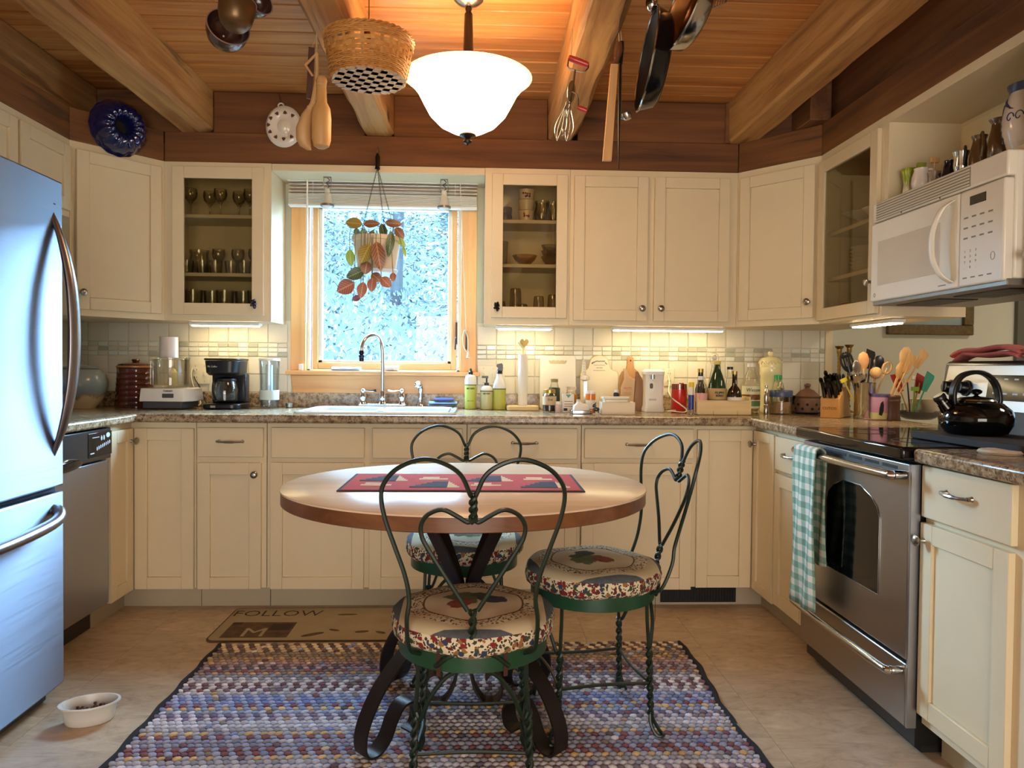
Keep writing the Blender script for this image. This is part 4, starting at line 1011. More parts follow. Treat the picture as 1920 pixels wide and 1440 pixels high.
for (a, b, c, d, e) in ((-.70, -.95, .10, .03, .5), (-.62, -.90, .05, .02, -.4), (-.60, -.70, .09, .02, .05), (-.50, -.92, .06, .025, .2), (-.42, -.93, .05, .02, -.5)):
    mb = MB(); mb.M = Tm(a-o.x, b-o.y, .0066) @ Rm(e, 'Z'); mb.lathe([(.5, 0), (.5, .0007), (.01, .0008)], 14, sx=c, sy=d); mb.build('print', KPR2, km)

# pet bowl
bp_ = at(168, 1340, Z=.02); bw_ = thing('pet_bowl', 'small oval white bowl of dry kibble on the floor by the refrigerator', 'bowl', (bp_.x, bp_.y, .0005), .35)
MB().lathe([(.001, .0), (.062, 0), (.066, .004), (.070, .022), (.0695, .026), (.076, .052), (.085, .058), (.084, .062), (.077, .062), (.068, .045), (.058, .012), (.001, .010)], 40, sx=1.05, sy=.72).build('bowl', M('white_glazed_ceramic', (226, 222, 214), .3), bw_)
rnd = random.Random(2); mb = MB()
for k in range(90):
    a = rnd.uniform(0, 6.3); r_ = .05*math.sqrt(rnd.random()); mb.ball((r_*math.cos(a)*1.05, r_*math.sin(a)*.72, .026+rnd.uniform(0, .016)), rnd.uniform(.004, .0058), 6, 4, (1, 1, .7))
tag(mb.build('kibble', M('brown_kibble', (112, 62, 34), .9, noise=(90, (84, 44, 24), .9)), bw_), kind='stuff')

# checked towel on the oven handle
tw = thing('dish_towel', 'green and white checked towel hanging from the oven handle', 'towel', (SXF-.052, -1.405, .838))
t = NT('checked_towel'); tc = t.n('ShaderNodeTexCoord'); x, y, z = t.sep(tc.outputs['Object'])
fx = t.math('GREATER_THAN', t.math('FRACT', t.math('MULTIPLY', y, 1/.046)), .5); fz = t.math('GREATER_THAN', t.math('FRACT', t.math('MULTIPLY', z, 1/.046)), .5)
sm = t.math('ADD', fx, fz); nz = t.noise(t.coord((1, 1, 1), False), 120, 3)
t.set(col=t.mix(t.math('MULTIPLY', nz, .3), t.ramp(t.math('MULTIPLY', sm, .5), [(0, srgb(230, 222, 206)), (.25, srgb(146, 186, 168)), (.75, srgb(88, 140, 122))], 'CONSTANT'), srgb(206, 180, 160)), rough=.95); t.bump(nz, .3, .002)
def cloth(prof, y0, y1, n, amp, th=.004):
    # prof: list of (x, z) in section, swept along y with waves
    rings = []
    for i in range(n+1):
        u = i/n; y = y0+(y1-y0)*u
        rings.append([(x+amp*math.sin(u*11+z*9)*min(1, max(0, -z*6)), y+.012*(-z)*math.sin(u*3-1.2)*3*(abs(z)), z-.012*math.sin(u*2.4)*(z < -.2)) for x, z in prof])
    return rings
prof = [(.022, -.50*k/12) for k in range(12, 0, -1)]; prof = [(-.024, -.56*k/14) for k in range(14, 0, -1)]+[(-.020, .012), (-.008, .020), (.006, .019), (.018, .008)]+[(.022, -.40*k/12) for k in range(1, 13)]
mb = MB(); mb.loft(cloth(prof, -.095, .085, 16, .006), closed=False, cap=False); o = mb.build('towel_cloth', t.mat, tw, ang=80)
sd = o.modifiers.new('th', 'SOLIDIFY'); sd.thickness = .004
# ------------------------------------------------------------------ things on the worktops
ZW = .9085
def C(px, Y): p = at(px, 770, Y=Y); return Vector((p.x, Y, ZW)), mpp(Y)
def G(px, py, z=ZW): p = at(px, py, Z=z); return p, (p-CAM).dot(CF)/FPX
def lat(name, label, cat, loc, m, parts, rz=0, group=None, seg=24):
    """turned thing: parts = (name, profile in photo pixels, material[, kwargs])"""
    if len(parts) == 1:
        nm, pr, mt, *k = parts[0]; o = MB().lathe([(max(r, .02)*m, z*m) for r, z in pr], seg, **(k[0] if k else {})).build(name, mt, None)
        o.location = loc; o.rotation_euler.z = rz; return tag(o, label, cat, group)
    r = thing(name, label, cat, loc, rz, group)
    for nm, pr, mt, *k in parts:
        MB().lathe([(max(a, .02)*m, z*m) for a, z in pr], seg, **(k[0] if k else {})).build(nm, mt, r)
    return r
CLEAR = tglass('clear_glass', (246, 247, 246)); CLEARP = tglass('clear_plastic', (250, 249, 244), .08, .5)
GREENL = M('lime_label', (196, 204, 92), .5); DKG = M('dark_green_glass', (22, 58, 30), .08, coat=.5); DKB = M('dark_brown_glass', (38, 22, 14), .08, coat=.5)
GOLDC = M('gold_lid', (196, 158, 84), .3, .8); LABELW = M('label_white', (238, 234, 222), .6)

# blue-grey drip-glazed crock
t = NT('drip_glaze'); tc = t.n('ShaderNodeTexCoord'); x, y, z = t.sep(tc.outputs['Object']); nz = t.noise(t.coord((1, 1, .25), False), 26, 3)
t.set(col=t.ramp(t.math('ADD', t.math('MULTIPLY', z, 4.2), t.math('MULTIPLY', nz, .55)), [(.52, srgb(206, 190, 158)), (.60, srgb(150, 130, 100)), (.63, srgb(126, 144, 152)), (1, srgb(146, 158, 160))]), rough=.2); DRIP = t.mat
l, m = C(150, -.26)
lat('lidded_crock', 'round blue-grey drip-glazed lidded crock half behind the refrigerator', 'crock', l, m, [('pot', [(26, 0), (27, 2), (38, 16), (45, 34), (46.5, 46), (43, 60), (34, 70), (27, 72)], DRIP), ('lid', [(29, 72), (31, 73), (29, 75), (12, 78), (5, 79), (4, 81), (5, 84), (1, 86)], M('grey_lid_glaze', (150, 156, 150), .3))])
# brown glazed jar with moulded bands
BRN = M('brown_glaze', (70, 24, 16), .14, noise=(20, (96, 40, 24), .8), coat=.6)
l, m = C(254.5, -.145); jar = [(33, 0), (34.5, 1)]
for k in range(7): z = 4+k*9.5; r = 34.5-.055*z; jar += [(r, z), (r+.6, z+1), (r, z+2), (r-.6, z+5)]
jar += [(31.5, 71), (30, 72)]
j = lat('cookie_jar', 'dark brown glazed lidded jar with moulded bands, left of the food processor', 'jar', l, m, [('pot', jar, BRN, dict(flute=.012, nfl=12)), ('rim', [(31, 72), (32.8, 73), (32.8, 75), (31, 76)], M('tan_rim_glaze', (176, 120, 76), .3)), ('lid', [(31, 76), (29, 79), (20, 81.5), (8, 82), (5, 83), (7, 86), (6.5, 88), (2, 89)], BRN)], seg=48)
# food processor
l, m = C(321, -.25); fp_ = thing('food_processor', 'white food processor with clear bowl and tall feed tube', 'food processor', l)
GP = M('dark_grey_plastic', (74, 76, 80), .4)
mb = MB(); w = 38*m; d_ = .085
mb.prism([(-w, -d_), (w*.8, -d_), (w, -d_*.5), (w, d_), (-w, d_)], .004, 14*m); mb.build('foot_base', GP, fp_, .003)
mb = MB(); mb.loft([[(-43*m, -.095, 14*m), (36*m, -.095, 14*m), (47*m, -.04, 14*m), (47*m, .095, 14*m), (-43*m, .095, 14*m)], [(-41*m, -.090, 38*m), (35*m, -.090, 38*m), (44*m, -.04, 38*m), (44*m, .09, 38*m), (-41*m, .09, 38*m)]]); bs = mb.build('motor_base', WHITE, fp_, .004)
obox('switch', GP, bs, -2*m, -.097, 21*m, 18*m, -.088, 28.5*m, .002); lettering(bs, 'Cuisinart', .0125, Tm(8*m, -.0938, 33.5*m), INK, bold=.0003)
MB().lathe([(29*m, 40*m), (30.5*m, 42*m), (31.5*m, 80*m), (32*m, 90*m), (31*m, 91*m), (30*m, 88*m), (29.3*m, 44*m), (1*m, 43*m)], 32).build('bowl', CLEARP, fp_)
MB().lathe([(1*m, 91.5*m), (32.5*m, 91.5*m), (32.5*m, 93.5*m), (1*m, 94*m)], 32).build('bowl_lid', CLEARP, fp_)
MB().lathe([(16.5*m, 93*m), (16*m, 131*m), (17.2*m, 132*m), (1*m, 132.5*m)], 24, sy=.9, c=(-4*m, 0, 0)).build('feed_tube', M('pinkish_white_plastic', (226, 214, 206), .35), fp_)
MB().lathe([(7*m, 43*m), (6*m, 60*m), (8*m, 66*m), (2*m, 74*m)], 14, c=(4*m, 0, 0)).build('blade_hub', M('pale_yellow_plastic', (226, 214, 140), .4), fp_)
obox('bowl_handle', CLEARP, fp_, -22*m, -.105, 44*m, -14*m, -.082, 88*m, .004)
CORDW = M('white_cord', (228, 222, 206), .5); CORDB = M('black_cord', (22, 22, 22), .5)
# wall plates
def plate(label, px0, py0, px1, py1, items, name='outlet_plate'):
    p, q = at(px0, py1, Y=-.012), at(px1, py0, Y=-.012); r = thing(name, label, 'outlet', ((p.x+q.x)/2, -.0105, (p.z+q.z)/2))
    w, h = (q.x-p.x)/2, (q.z-p.z)/2; ALM = M('almond_plate', (222, 214, 188), .4); obox('plate', ALM, r, -w, -.006, -h, w, 0, h, .003)
    for k, u in items:
        if k == 'switch': obox('toggle', ALM, r, u*w-.005, -.016, -.010, u*w+.005, -.005, .012, .002)
        else:
            for s in (-1, 1):
                mb = MB(); mb.M = Tm(u*w, -.006, s*.020) @ Rm(pi/2, 'X'); mb.lathe([(.0155, 0), (.0155, .0025), (.001, .003)], 18); so = mb.build('socket', ALM, r)
                for e in (-1, 1): obox('slot', INK, so, u*w+e*.006-.0012, -.0092, s*.020-.004, u*w+e*.006+.0012, -.0084, s*.020+.005)
        for s in (-1, 1):
            mb = MB(); mb.M = Tm(u*w, -.006, s*h*.72) @ Rm(pi/2, 'X'); mb.lathe([(.003, 0), (.002, .001)], 8); mb.build('screw', NICKEL, r)
    return r
plate('cream outlet and switch plate between food processor and coffee maker', 357, 681, 394, 720, [('outlet', -.45), ('switch', .45)])
plate('wide cream switch plate behind the soap bottles', 895, 686, 947, 722, [('switch', -.55), ('switch', .15), ('outlet', .65)])
plate('cream outlet plate behind the red grinder', 1244, 691, 1264, 724, [('outlet', 0)])
def cord(label, pts, r, mat): o = MB().tube(smooth_path(pts, 6), r, 7).build('power_cord', mat, None); return tag(o, label, 'cord')
A = lambda x, y, Y: tuple(at(x, y, Y=Y))
cord('white power cord looping from the outlet to the food processor', [A(365, 696, -.02), A(361, 691, -.05), A(358, 705, -.06), A(363, 725, -.05), A(373, 745, -.05), A(376, 757, -.07), A(368, 759, -.10), A(362, 740, -.11)], .0035, CORDW)
cord('black power cord from the outlet to the coffee maker', [A(364, 706, -.02), A(366, 712, -.035), A(374, 725, -.04), A(384, 750, -.045), A(393, 763, -.06), A(402, 766, -.10)], .003, CORDB)
# coffee maker
l, m = C(426, -.2); cm = thing('coffee_maker', 'black drip coffee maker with glass carafe', 'coffee maker', l)
hw = 33*m
MB().prism(rrect(-34*m, -.115, 34*m, .095, .045), .001, 10*m).build('base', BLACKP, cm, .006)
obox('column', BLACKP, cm, -31*m, .02, 9*m, 31*m, .095, 66*m, .012)
mb = MB(); mb.loft([[(x*1.0, y, 61*m) for x, y in rrect(-27*m, -.09, 27*m, .095, .05)], [(x, y, 66*m) for x, y in rrect(-30*m, -.105, 30*m, .095, .05)], [(x, y, 88*m) for x, y in rrect(-31.5*m, -.11, 31.5*m, .095, .05)]]); hd = mb.build('brew_head', BLACKP, cm, .003)
MB().prism(rrect(-33*m, -.114, 33*m, .098, .05), 88.5*m, 92*m).build('lid', BLACKP, cm, .004)
MB().lathe([(24*m, 11*m), (28*m, 15*m), (28.5*m, 35*m), (25*m, 46*m), (23*m, 50*m), (24*m, 51*m), (22*m, 50*m), (27*m, 34*m), (26.5*m, 16*m), (1*m, 13*m)], 28, c=(0, -.03, 0), sx=.82, sy=.82).build('carafe', CLEAR, cm)
MB().lathe([(23*m, 50*m), (25*m, 51*m), (24*m, 55*m), (8*m, 58*m), (1*m, 58*m)], 24, c=(0, -.03, 0), sx=.8, sy=.8).build('carafe_lid', BLACKP, cm)
mb = MB(); mb.tube(smooth_path([(-8*m, -.09, 50*m), (-9*m, -.125, 48*m), (-9*m, -.13, 32*m), (-8*m, -.10, 18*m)], 5), .006, 7); mb.build('carafe_handle', BLACKP, cm)
lettering(hd, 'Mr. Coffee', .012, Tm(-13*m, -.1115, 77*m), M('silver_print', (210, 210, 206), .4), sx=.9)
obox('switch', M('lit_switch', (180, 172, 160), .4), cm, -16*m, -.117, 3*m, -7*m, -.112, 7*m, .001)
# tall plastic pitcher
l, m = C(505, -.17)
lat('tall_pitcher', 'tall clear plastic pitcher with pale label band, left of the sink', 'pitcher', l, m, [('body', [(16, 0), (16.5, 1), (17, 50), (18.5, 90), (17.8, 90), (16, 50), (15.6, 3), (.5, 2)], tglass('pale_blue_plastic', (242, 248, 252), .05, .4)), ('label_band', [(17.4, 16), (17.5, 34), (17.2, 34), (17.0, 16), (17.4, 16)], M('pale_label', (214, 226, 224), .5), dict(cap=False)), ('lid', [(18.8, 88), (19.2, 89), (19, 92), (.5, 92.5)], WHITE), ('filter_core', [(6, 20), (6, 80), (.5, 82)], M('white_filter', (232, 236, 240), .5))])
l, m = C(543, -.12); lat('measuring_cup', 'tiny steel cup at the left end of the sink', 'cup', l, m, [('cup', [(6, 0), (7, 1), (7.5, 9), (7, 9), (6.2, 2), (.5, 1.5)], STEELP)])

# ------------------------------------------------------------------ sink and tap
sk = thing('sink', 'white enamelled drop-in double sink under the window', 'sink', (-.5, -.365, ZW)); SKM = M('white_enamel', (232, 238, 244), .15, coat=.5)
o = sk.location
x0, x1, y0, y1 = -.875, -.125, -.615, -.085; ih = .012
def basin(xa, xb):
    ya, yb, dp = hy0+.01, hy1-.005, -.17; R = lambda k, z: [(x, y, z) for x, y in rrect(xa+k, ya+k, xb-k, yb-k, .05)]
    return [R(0, ih), R(.004, 0), R(.015, dp+.03), R(.04, dp), R(.15, dp)]
mb = MB(); mb.loft([[(x, y, .0005) for x, y in rrect(x0, y0, x1, y1, .04)], [(x, y, .010) for x, y in rrect(x0+.004, y0+.004, x1-.004, y1-.004, .04)], [(x, y, ih) for x, y in rrect(x0+.02, y0+.02, x1-.02, y1-.02, .04)], [(x, y, .004) for x, y in rrect(hx0+.004, hy0+.004, hx1-.004, hy1-.004, .05)]], cap=False); mb.build('rim', SKM, sk, shift=(o.x, o.y, 0))
for xa, xb in ((hx0+.004, -.505), (-.495, hx1-.004)):
    mb = MB(); mb.loft(basin(xa, xb), cap=False); b_ = mb.f; n_ = len(rrect(0, 0, 1, 1, .1)); mb.f.append(tuple(range(4*n_, 5*n_))); mb.m.append(0)
    bo_ = mb.build('basin', SKM, sk, shift=(o.x, o.y, 0))
    so_ = bo_.modifiers.new('s', 'SOLIDIFY'); so_.thickness = .004; so_.offset = 1
obox('ledge', SKM, sk, x0+.03-o.x, hy1-.005-o.y, .002, x1-.03-o.x, y1-.015-o.y, ih+.001, .004)
l = at(717, 770, Y=-.115); zf = ZW+ih+.0015
tp_ = thing('kitchen_tap', 'chrome gooseneck tap with two lever handles at the sink', 'tap', (l.x, -.115, zf)); m = mpp(-.115)
MB().prism(rrect(-45*m, -.026, 45*m, .026, .02), 0, .012).build('base_plate', CHROME, tp_, .004)
MB().lathe([(.026, .010), (.020, .018), (.017, .035), (.02, .045), (.017, .055), (.013, .075), (.0115, .08)], 18).build('spout_base', CHROME, tp_)
P = [(0, 0, .07), (0, 0, .22), (-.003, -.002, .30), (-.012, -.01, .345), (-.030, -.025, .368), (-.055, -.045, .370), (-.080, -.065, .352), (-.094, -.077, .32), (-.098, -.08, .285)]
MB().tube(smooth_path(P, 6), .0105, 12).build('gooseneck', CHROME, tp_)
mb = MB(); mb.M = Tm(-.098, -.08, 0); mb.lathe([(.012, .290), (.014, .284), (.014, .274), (.010, .270), (.015, .266), (.015, .258), (.012, .254), (.013, .236), (.009, .234)], 14); mb.build('aerator', M('black_chrome', (40, 44, 56), .2, .8), tp_)
for s in (-1, 1):
    mb = MB(); mb.M = Tm(s*36*m, 0, 0); mb.lathe([(.022, .010), (.018, .018), (.014, .03), (.018, .04), (.020, .05), (.015, .062), (.012, .072), (.015, .08), (.010, .088), (.003, .092)], 16)
    mb.tube([(0, 0, .078), (-s*.02, -.006, .080), (-s*.05, -.012, .078), (-s*.072, -.014, .083)], [.005, .0045, .0055, .0075], 8); mb.build('lever_handle', CHROME, tp_)
l = at(788, 768, Y=-.10)
sp_ = thing('side_sprayer', 'chrome side sprayer standing right of the tap', 'sprayer', (l.x, -.10, zf)); MB().lathe([(.020, 0), (.014, .01), (.011, .02), (.012, .04)], 14).build('base', CHROME, sp_)
mb = MB(); mb.tube(smooth_path([(0, 0, .035), (.002, -.002, .08), (0, -.008, .10), (-.008, -.02, .115), (-.016, -.03, .112)], 5), [.012]*6+[.013]*5+[.016]*5+[.018]*5, 12); mb.build('spray_head', CHROME, sp_)
CL = [M('navy_cloth', (74, 84, 124), .95, bump=(80, .3)), M('aqua_cloth', (150, 186, 206), .95, bump=(80, .3)), M('grey_cloth', (130, 140, 146), .95, bump=(80, .3))]
l, m = C(831, -.11); zc_ = ZW+ih+.002
for k, (nm, w, h, z, mt) in enumerate((('grey dishcloth at the bottom of the folded pile by the sink', 27, .010, 0, 2), ('aqua dishcloth in the middle of the folded pile by the sink', 26, .016, .011, 1), ('navy dishcloth on top of the folded pile by the sink', 18, .018, .028, 0))):
    mb = MB(); rings = []
    for i in range(9):
        u = -1+2*i/8; rings.append([(u*w*m, .035*math.cos(a)*(1-.12*u*u), z+h/2+h/2*math.sin(a)*(1+.12*math.sin(5*u+k))) for a in [2*pi*j/14 for j in range(14)]])
    mb.loft(rings); o = mb.build('dishcloth', CL[mt], None, ang=70); o.location = (l.x+(k-1)*.004, -.112, zc_); tag(o, nm, 'cloth', 'folded dishcloths by the sink')
# sill things
s1 = at(640, 690, Y=.0)
for lab, px, w, h, mt, nm in (('pale folded cloth lying on the window sill left of the tap', 650, .075, .020, M('pale_blue_cloth', (196, 204, 226), .95, bump=(80, .3)), 'folded_cloth'), ('small crumpled white cloth on the window sill right of the tap', 735, .035, .030, M('white_cloth', (240, 228, 218), .95, bump=(80, .3)), 'folded_cloth')):
    p = at(px, 690, Y=-.005); mb = MB(); rings = []
    for i in range(9):
        u = -1+2*i/8; rings.append([(u*w, .028*math.cos(a), h/2+h/2*math.sin(a)*(1+.2*math.sin(7*u+a))) for a in [2*pi*j/12 for j in range(12)]])
    o = mb.loft(rings).build(nm, mt, None, ang=70); o.location = (p.x, -.012, wz0+.0005); tag(o, lab, 'cloth', 'cloths on the window sill')
p = at(564, 688, Y=-.03); o = MB().box(-.012, -.006, 0, .012, .006, .035).build('salt_packet', LABELW, None, .003); o.location = (p.x, -.03, wz0+.0005); tag(o, 'tiny white holder at the left end of the window sill', 'holder')

# ------------------------------------------------------------------ soaps
l, m = C(882, -.13); b = lat('dish_soap_bottle', 'tall dish soap bottle with lime green label and black spout', 'bottle', l, m, [('body', [(9.5, 0), (10.6, 1), (10.8, 45)], GREENL), ('upper', [(10.8, 45), (10.8, 56), (9.5, 62), (5, 65)], WHITE), ('band', [(10.9, 45), (10.95, 46.5), (10.8, 46.5)], INK), ('spout', [(4.2, 65), (4.2, 70), (2.2, 72), (2, 76), (.5, 77)], BLACKP)])
lettering(b, "MEYER'S", .0125, Tm(0, -10.95*m, 39*m), INK, wrap=10.9*m, bold=.0003); lettering(b, 'DISH SOAP', .007, Tm(0, -10.95*m, 16*m), INK, wrap=10.9*m)
l, m = C(912, -.14); b = lat('hand_soap_bottle', 'short hand soap pump bottle with pale label, between two soaps', 'bottle', l, m, [('body', [(10.8, 0), (12, 1), (12, 34)], M('pale_green_soap', (204, 206, 150), .3)), ('upper', [(12, 34), (11.5, 39), (8, 43), (5, 45)], WHITE), ('band', [(12.1, 34), (12.15, 35.5), (12, 35.5)], INK), ('collar', [(4.5, 45), (4.5, 50), (1.6, 51), (1.6, 60), (.5, 60)], BLACKP)])
obox('pump_spout', BLACKP, b, -9*m, -3*m, 59*m, 3*m, 3*m, 63*m, .001); lettering(b, "MEYER'S", .0105, Tm(0, -12.15*m, 30*m), INK, wrap=12.1*m, bold=.0003)
l, m = C(936, -.135); b = lat('spray_cleaner_bottle', 'cleaner bottle with black trigger spray head and lime label', 'bottle', l, m, [('body', [(11, 0), (12.2, 1), (12.2, 38)], GREENL), ('upper', [(12.2, 38), (11.5, 46), (7, 58), (5.4, 64), (5.8, 67)], WHITE), ('band', [(12.3, 38), (12.35, 39.5), (12.2, 39.5)], INK), ('collar', [(5.5, 66), (5.6, 72), (4, 74)], BLACKP)])
mb = MB(); mb.M = Rm(pi/2, 'X'); mb.prism([(-5*m, 72*m), (6*m, 72*m), (6.4*m, 84*m), (4*m, 87*m), (-5*m, 85*m), (-6*m, 81*m), (-2.5*m, 78*m)], -3*m, 3*m); mb.build('trigger_head', BLACKP, b, .001)
# paper towel holder with heart finial
l, m = C(979.5, -.16); r = thing('paper_towel_holder', 'wooden paper towel holder with heart-shaped finial and slim white roll', 'paper towel holder', l); PALEW = wood('pale_birch', ss((206, 180, 116), (224, 202, 146), (232, 214, 166)), 0, 20, .5, 0, .08, .05)
MB().prism(rrect(-30*m, -.07, 30*m, .07, .02), .0, 8.5*m).build('base', PALEW, r, .004)
MB().lathe([(.006, 8*m), (.006, 116*m)], 12).build('post', PALEW, r)
MB().lathe([(9*m, 8.7*m), (9.2*m, 104*m), (2.2*m, 104.3*m), (2.2*m, 8.7*m)], 24, cap=False).build('paper_roll', PAPER, r)
H_ = []
for k in range(32):
    a = 2*pi*k/32; H_.append((16*math.sin(a)**3, 13*math.cos(a)-5*math.cos(2*a)-2*math.cos(3*a)-math.cos(4*a)))
mb = MB(); mb.M = Tm(0, 0, 126*m) @ Rm(.45, 'Z') @ Rm(pi/2, 'X'); mb.prism([(x*.58*m, y*.6*m) for x, y in H_], -5*m, 5*m); mb.build('heart_finial', M('tan_heart_wood', (196, 170, 106), .6), r, .0015)

def lean(name, label, cat, poly, th, px, Ybase, tilt, mat, pys=None, hole=None, bevel=.002):
    """flat board leaning back against the wall; poly in metres, origin at bottom centre"""
    p = at(px, 770, Y=Ybase); r = thing(name, label, cat, (p.x, Ybase, ZW)); r.rotation_euler = (-tilt, 0, 0)
    mb = MB(); mb.M = Rm(pi/2, 'X'); mb.prism(poly, -th, 0); b = mb.build('board', mat, r, bevel); return r, b
Yb = -.075; m = mpp(Yb)
r, b = lean('cutting_board', 'white plastic cutting board with scalloped grip slot, leaning on the tiles', 'cutting board', rrect(-34*m, 0, 34*m, 102*m, .016), .011, 1046, Yb, .12, M('white_poly_board', (236, 234, 226), .45))
P = [(-17*m, 90*m)]+[(-17*m+34*m*k/8, (93.5-(k % 2)*1.6)*m) for k in range(9)]+[(17*m, 90*m), (14*m, 86.5*m), (-14*m, 86.5*m)]
mb = MB(); mb.M = Rm(pi/2, 'X'); mb.prism(P, -.0005, .0007); mb.build('grip_slot', M('slot_shadow_tile', (206, 196, 160), .8), r)
# ceramic cheese board
Yb = -.06; m = mpp(Yb)
P = [(-37, 0), (37, 0), (37, 68), (34, 73), (26, 76), (21.5, 80), (20, 86), (18, 92)]+[(18*math.cos(a), 92+13*math.sin(a)) for a in [pi*k/10 for k in range(1, 10)]]+[(-18, 92), (-20, 86), (-21.5, 80), (-26, 76), (-34, 73), (-37, 68)]
r, b = lean('cheese_board', 'cream ceramic board with arched top, blue flowers and script, leaning on the tiles', 'cutting board', [(x*m, y*m*.985) for x, y in P], .008, 1124, Yb, .10, M('gold_edge_glaze', (222, 204, 140), .3))
mb = MB(); mb.M = Rm(pi/2, 'X'); mb.prism([(x*.955*m, (y*.965+1.8)*m*.985) for x, y in P], 0, .0012); mb.build('glazed_face', M('cream_glaze', (238, 230, 208), .2), r)
BLUP = M('blue_grey_print', (74, 82, 96), .6); rnd = random.Random(8)
for k in range(16):
    a = pi*(.12+.76*k/15); mb = MB(); mb.M = Tm(15*math.cos(a)*m, -.0014, (84+8.5*math.sin(a)+rnd.uniform(-1.2, 1.2))*m) @ Rm(pi/2, 'X') @ Rm(rnd.uniform(0, 3), 'Z'); mb.lathe([(1.6*m, 0), (1.4*m, .0005), (.1*m, .0006)], 7, sy=.5); mb.build('flower_print', BLUP, r)
for k, w_ in enumerate((11, 6, 11)):
    mb = MB(); mb.tube([((-w_+2*w_*i/40)*m, -.0016, (84-k*5+1.1*math.sin(i*1.9+k)*math.cos(i*.7))*m) for i in range(41)], .0005, 4); mb.build('script_print', BLUP, r)
# ceramic-handled slicer standing in front of it
l, m = C(1097, -.11); r = thing('cheese_slicer', 'cheese knife with white patterned ceramic handle, upright before the cheese board', 'knife', l); CER = M('white_ceramic', (240, 236, 226), .15, coat=.5)
MB().lathe([(2.5*m, 62*m), (4.2*m, 70*m), (3.6*m, 85*m), (2.8*m, 93*m), (.5*m, 95*m)], 12, c=(-3.5*m, 0, 0)).build('handle', CER, r)
MB().lathe([(2*m, 54*m), (9*m, 57*m), (9*m, 62*m), (3*m, 65*m), (.5*m, 65*m)], 16, c=(-1*m, 0, 0)).build('collar', CER, r)
MB().box(-3*m, -.001, .001, 3*m, .001, 55*m).build('blade', STEELP, r)
for k in range(5):
    mb = MB(); mb.tube([(-6*m, -4.3*m, (70+5*k)*m), (-3.5*m, -4.6*m, (73+5*k)*m), (-1*m, -4.3*m, (70+5*k)*m)], .0006, 4); mb.build('zigzag_print', BLUP, r)

# ------------------------------------------------------------------ jars and small things before the boards
JARG = tglass('jar_glass', (250, 250, 246), .04, .45)
l, m = C(1030, -.33); b = lat('jam_jar', 'glass jam jar with gold lid and oval label, before the white board', 'jar', l, m, [('glass', [(11.5, 0), (12.8, 2), (12.8, 30), (10.5, 35), (10, 36), (9.4, 35), (12, 30), (12, 3), (.5, 1.5)], JARG), ('jam', [(11.8, 2), (11.8, 13), (.5, 13.2)], M('dark_jam', (44, 10, 16), .3)), ('lid', [(11, 36), (11, 42), (10, 43), (.5, 43)], GOLDC)])
mb = MB(); mb.lathe([(13*m, 14*m), (13.1*m, 30*m), (12.9*m, 30*m), (12.85*m, 14*m), (13*m, 14*m)], 24, cap=False); mb.build('label', M('kraft_label', (206, 184, 150), .7), b); lettering(b, 'fox', .020, Tm(0, -13.2*m, 24*m), INK, wrap=13.1*m, shear=.3)
l, m = C(1039, -.22); b = lat('syrup_bottle', 'clear syrup bottle with dark green label behind the jam jar', 'bottle', l, m, [('glass', [(9, 0), (10.4, 2), (10.4, 36), (8, 46), (6.5, 52), (6, 54)], JARG), ('label', [(10.6, 8), (10.7, 42), (9.6, 44), (9.4, 42)], M('dark_green_label', (52, 66, 52), .5)), ('cap', [(6.6, 54), (6.8, 60), (.5, 60.5)], M('olive_cap', (150, 140, 90), .5))])
l, m = C(1047, -.37); lat('pill_bottle', 'tiny white-capped pill bottle with pink label beside the jam jar', 'bottle', l, m, [('body', [(5.6, 0), (6, .5), (6, 15), (4.6, 16)], M('pink_label', (222, 196, 186), .5)), ('cap', [(5.4, 16), (5.4, 21), (.5, 21.3)], WHITE)])
l, m = C(1065, -.33); r = thing('medicine_carton', 'small white carton with a teal corner mark', 'carton', l); obox('box', LABELW, r, -10.5*m, -.018, 0, 10.5*m, .018, 34*m, .0006)
mb = MB(); mb.M = Tm(0, -.0183, 0) @ Rm(pi/2, 'X'); mb.prism([(-6*m, 34*m), (5*m, 34*m), (0, 27*m)], 0, .0005); mb.build('teal_mark', M('teal_print', (84, 160, 148), .5), r)
for z in (20, 15, 11): obox('text_line', PRT, r, -8*m, -.0187, z*m, 8*m, -.0182, (z+1.3)*m)
obox('barcode', INK, r, -9*m, -.0187, 3*m, -2*m, -.0182, 8*m)
l, m = C(1071, -.22); lat('honey_jar', 'amber honey jar with clear neck, behind the white carton', 'jar', l, m, [('glass', [(12, 0), (13, 2), (13, 26), (10, 34), (9, 36), (9.4, 40), (8.6, 40)], JARG), ('honey', [(12.2, 1), (12.2, 26), (10, 32), (.5, 32.3)], M('amber_honey', (186, 126, 34), .25)), ('lid', [(9.4, 40), (9.4, 46), (.5, 46.4)], M('clear_white_lid', (214, 206, 180), .3))])
l, m = C(1089, -.44); r = thing('butter_dish', 'steel butter dish with white domed lid', 'butter dish', l); MB().prism(rrect(-20*m, -.036, 20*m, .036, .012), .001, 7*m).build('tray', STEELP, r, .002)
mb = MB(); mb.loft([[(x, y, 7*m) for x, y in rrect(-15*m, -.03, 15*m, .03, .008)], [(x, y, 15*m) for x, y in rrect(-14*m, -.028, 14*m, .028, .008)], [(x, y, 19*m) for x, y in rrect(-9*m, -.018, 9*m, .018, .006)]]); mb.build('lid', WHITE, r, .003)
l, m = C(1085, -.30); b = lat('sugar_bowl', 'little white fluted ceramic pot behind the butter dish', 'pot', l, m, [('pot', [(6, 0), (9, 3), (10, 8), (8, 14), (6, 16), (4, 20), (5, 23), (.5, 24)], CER, dict(flute=.06, nfl=8))], seg=32)
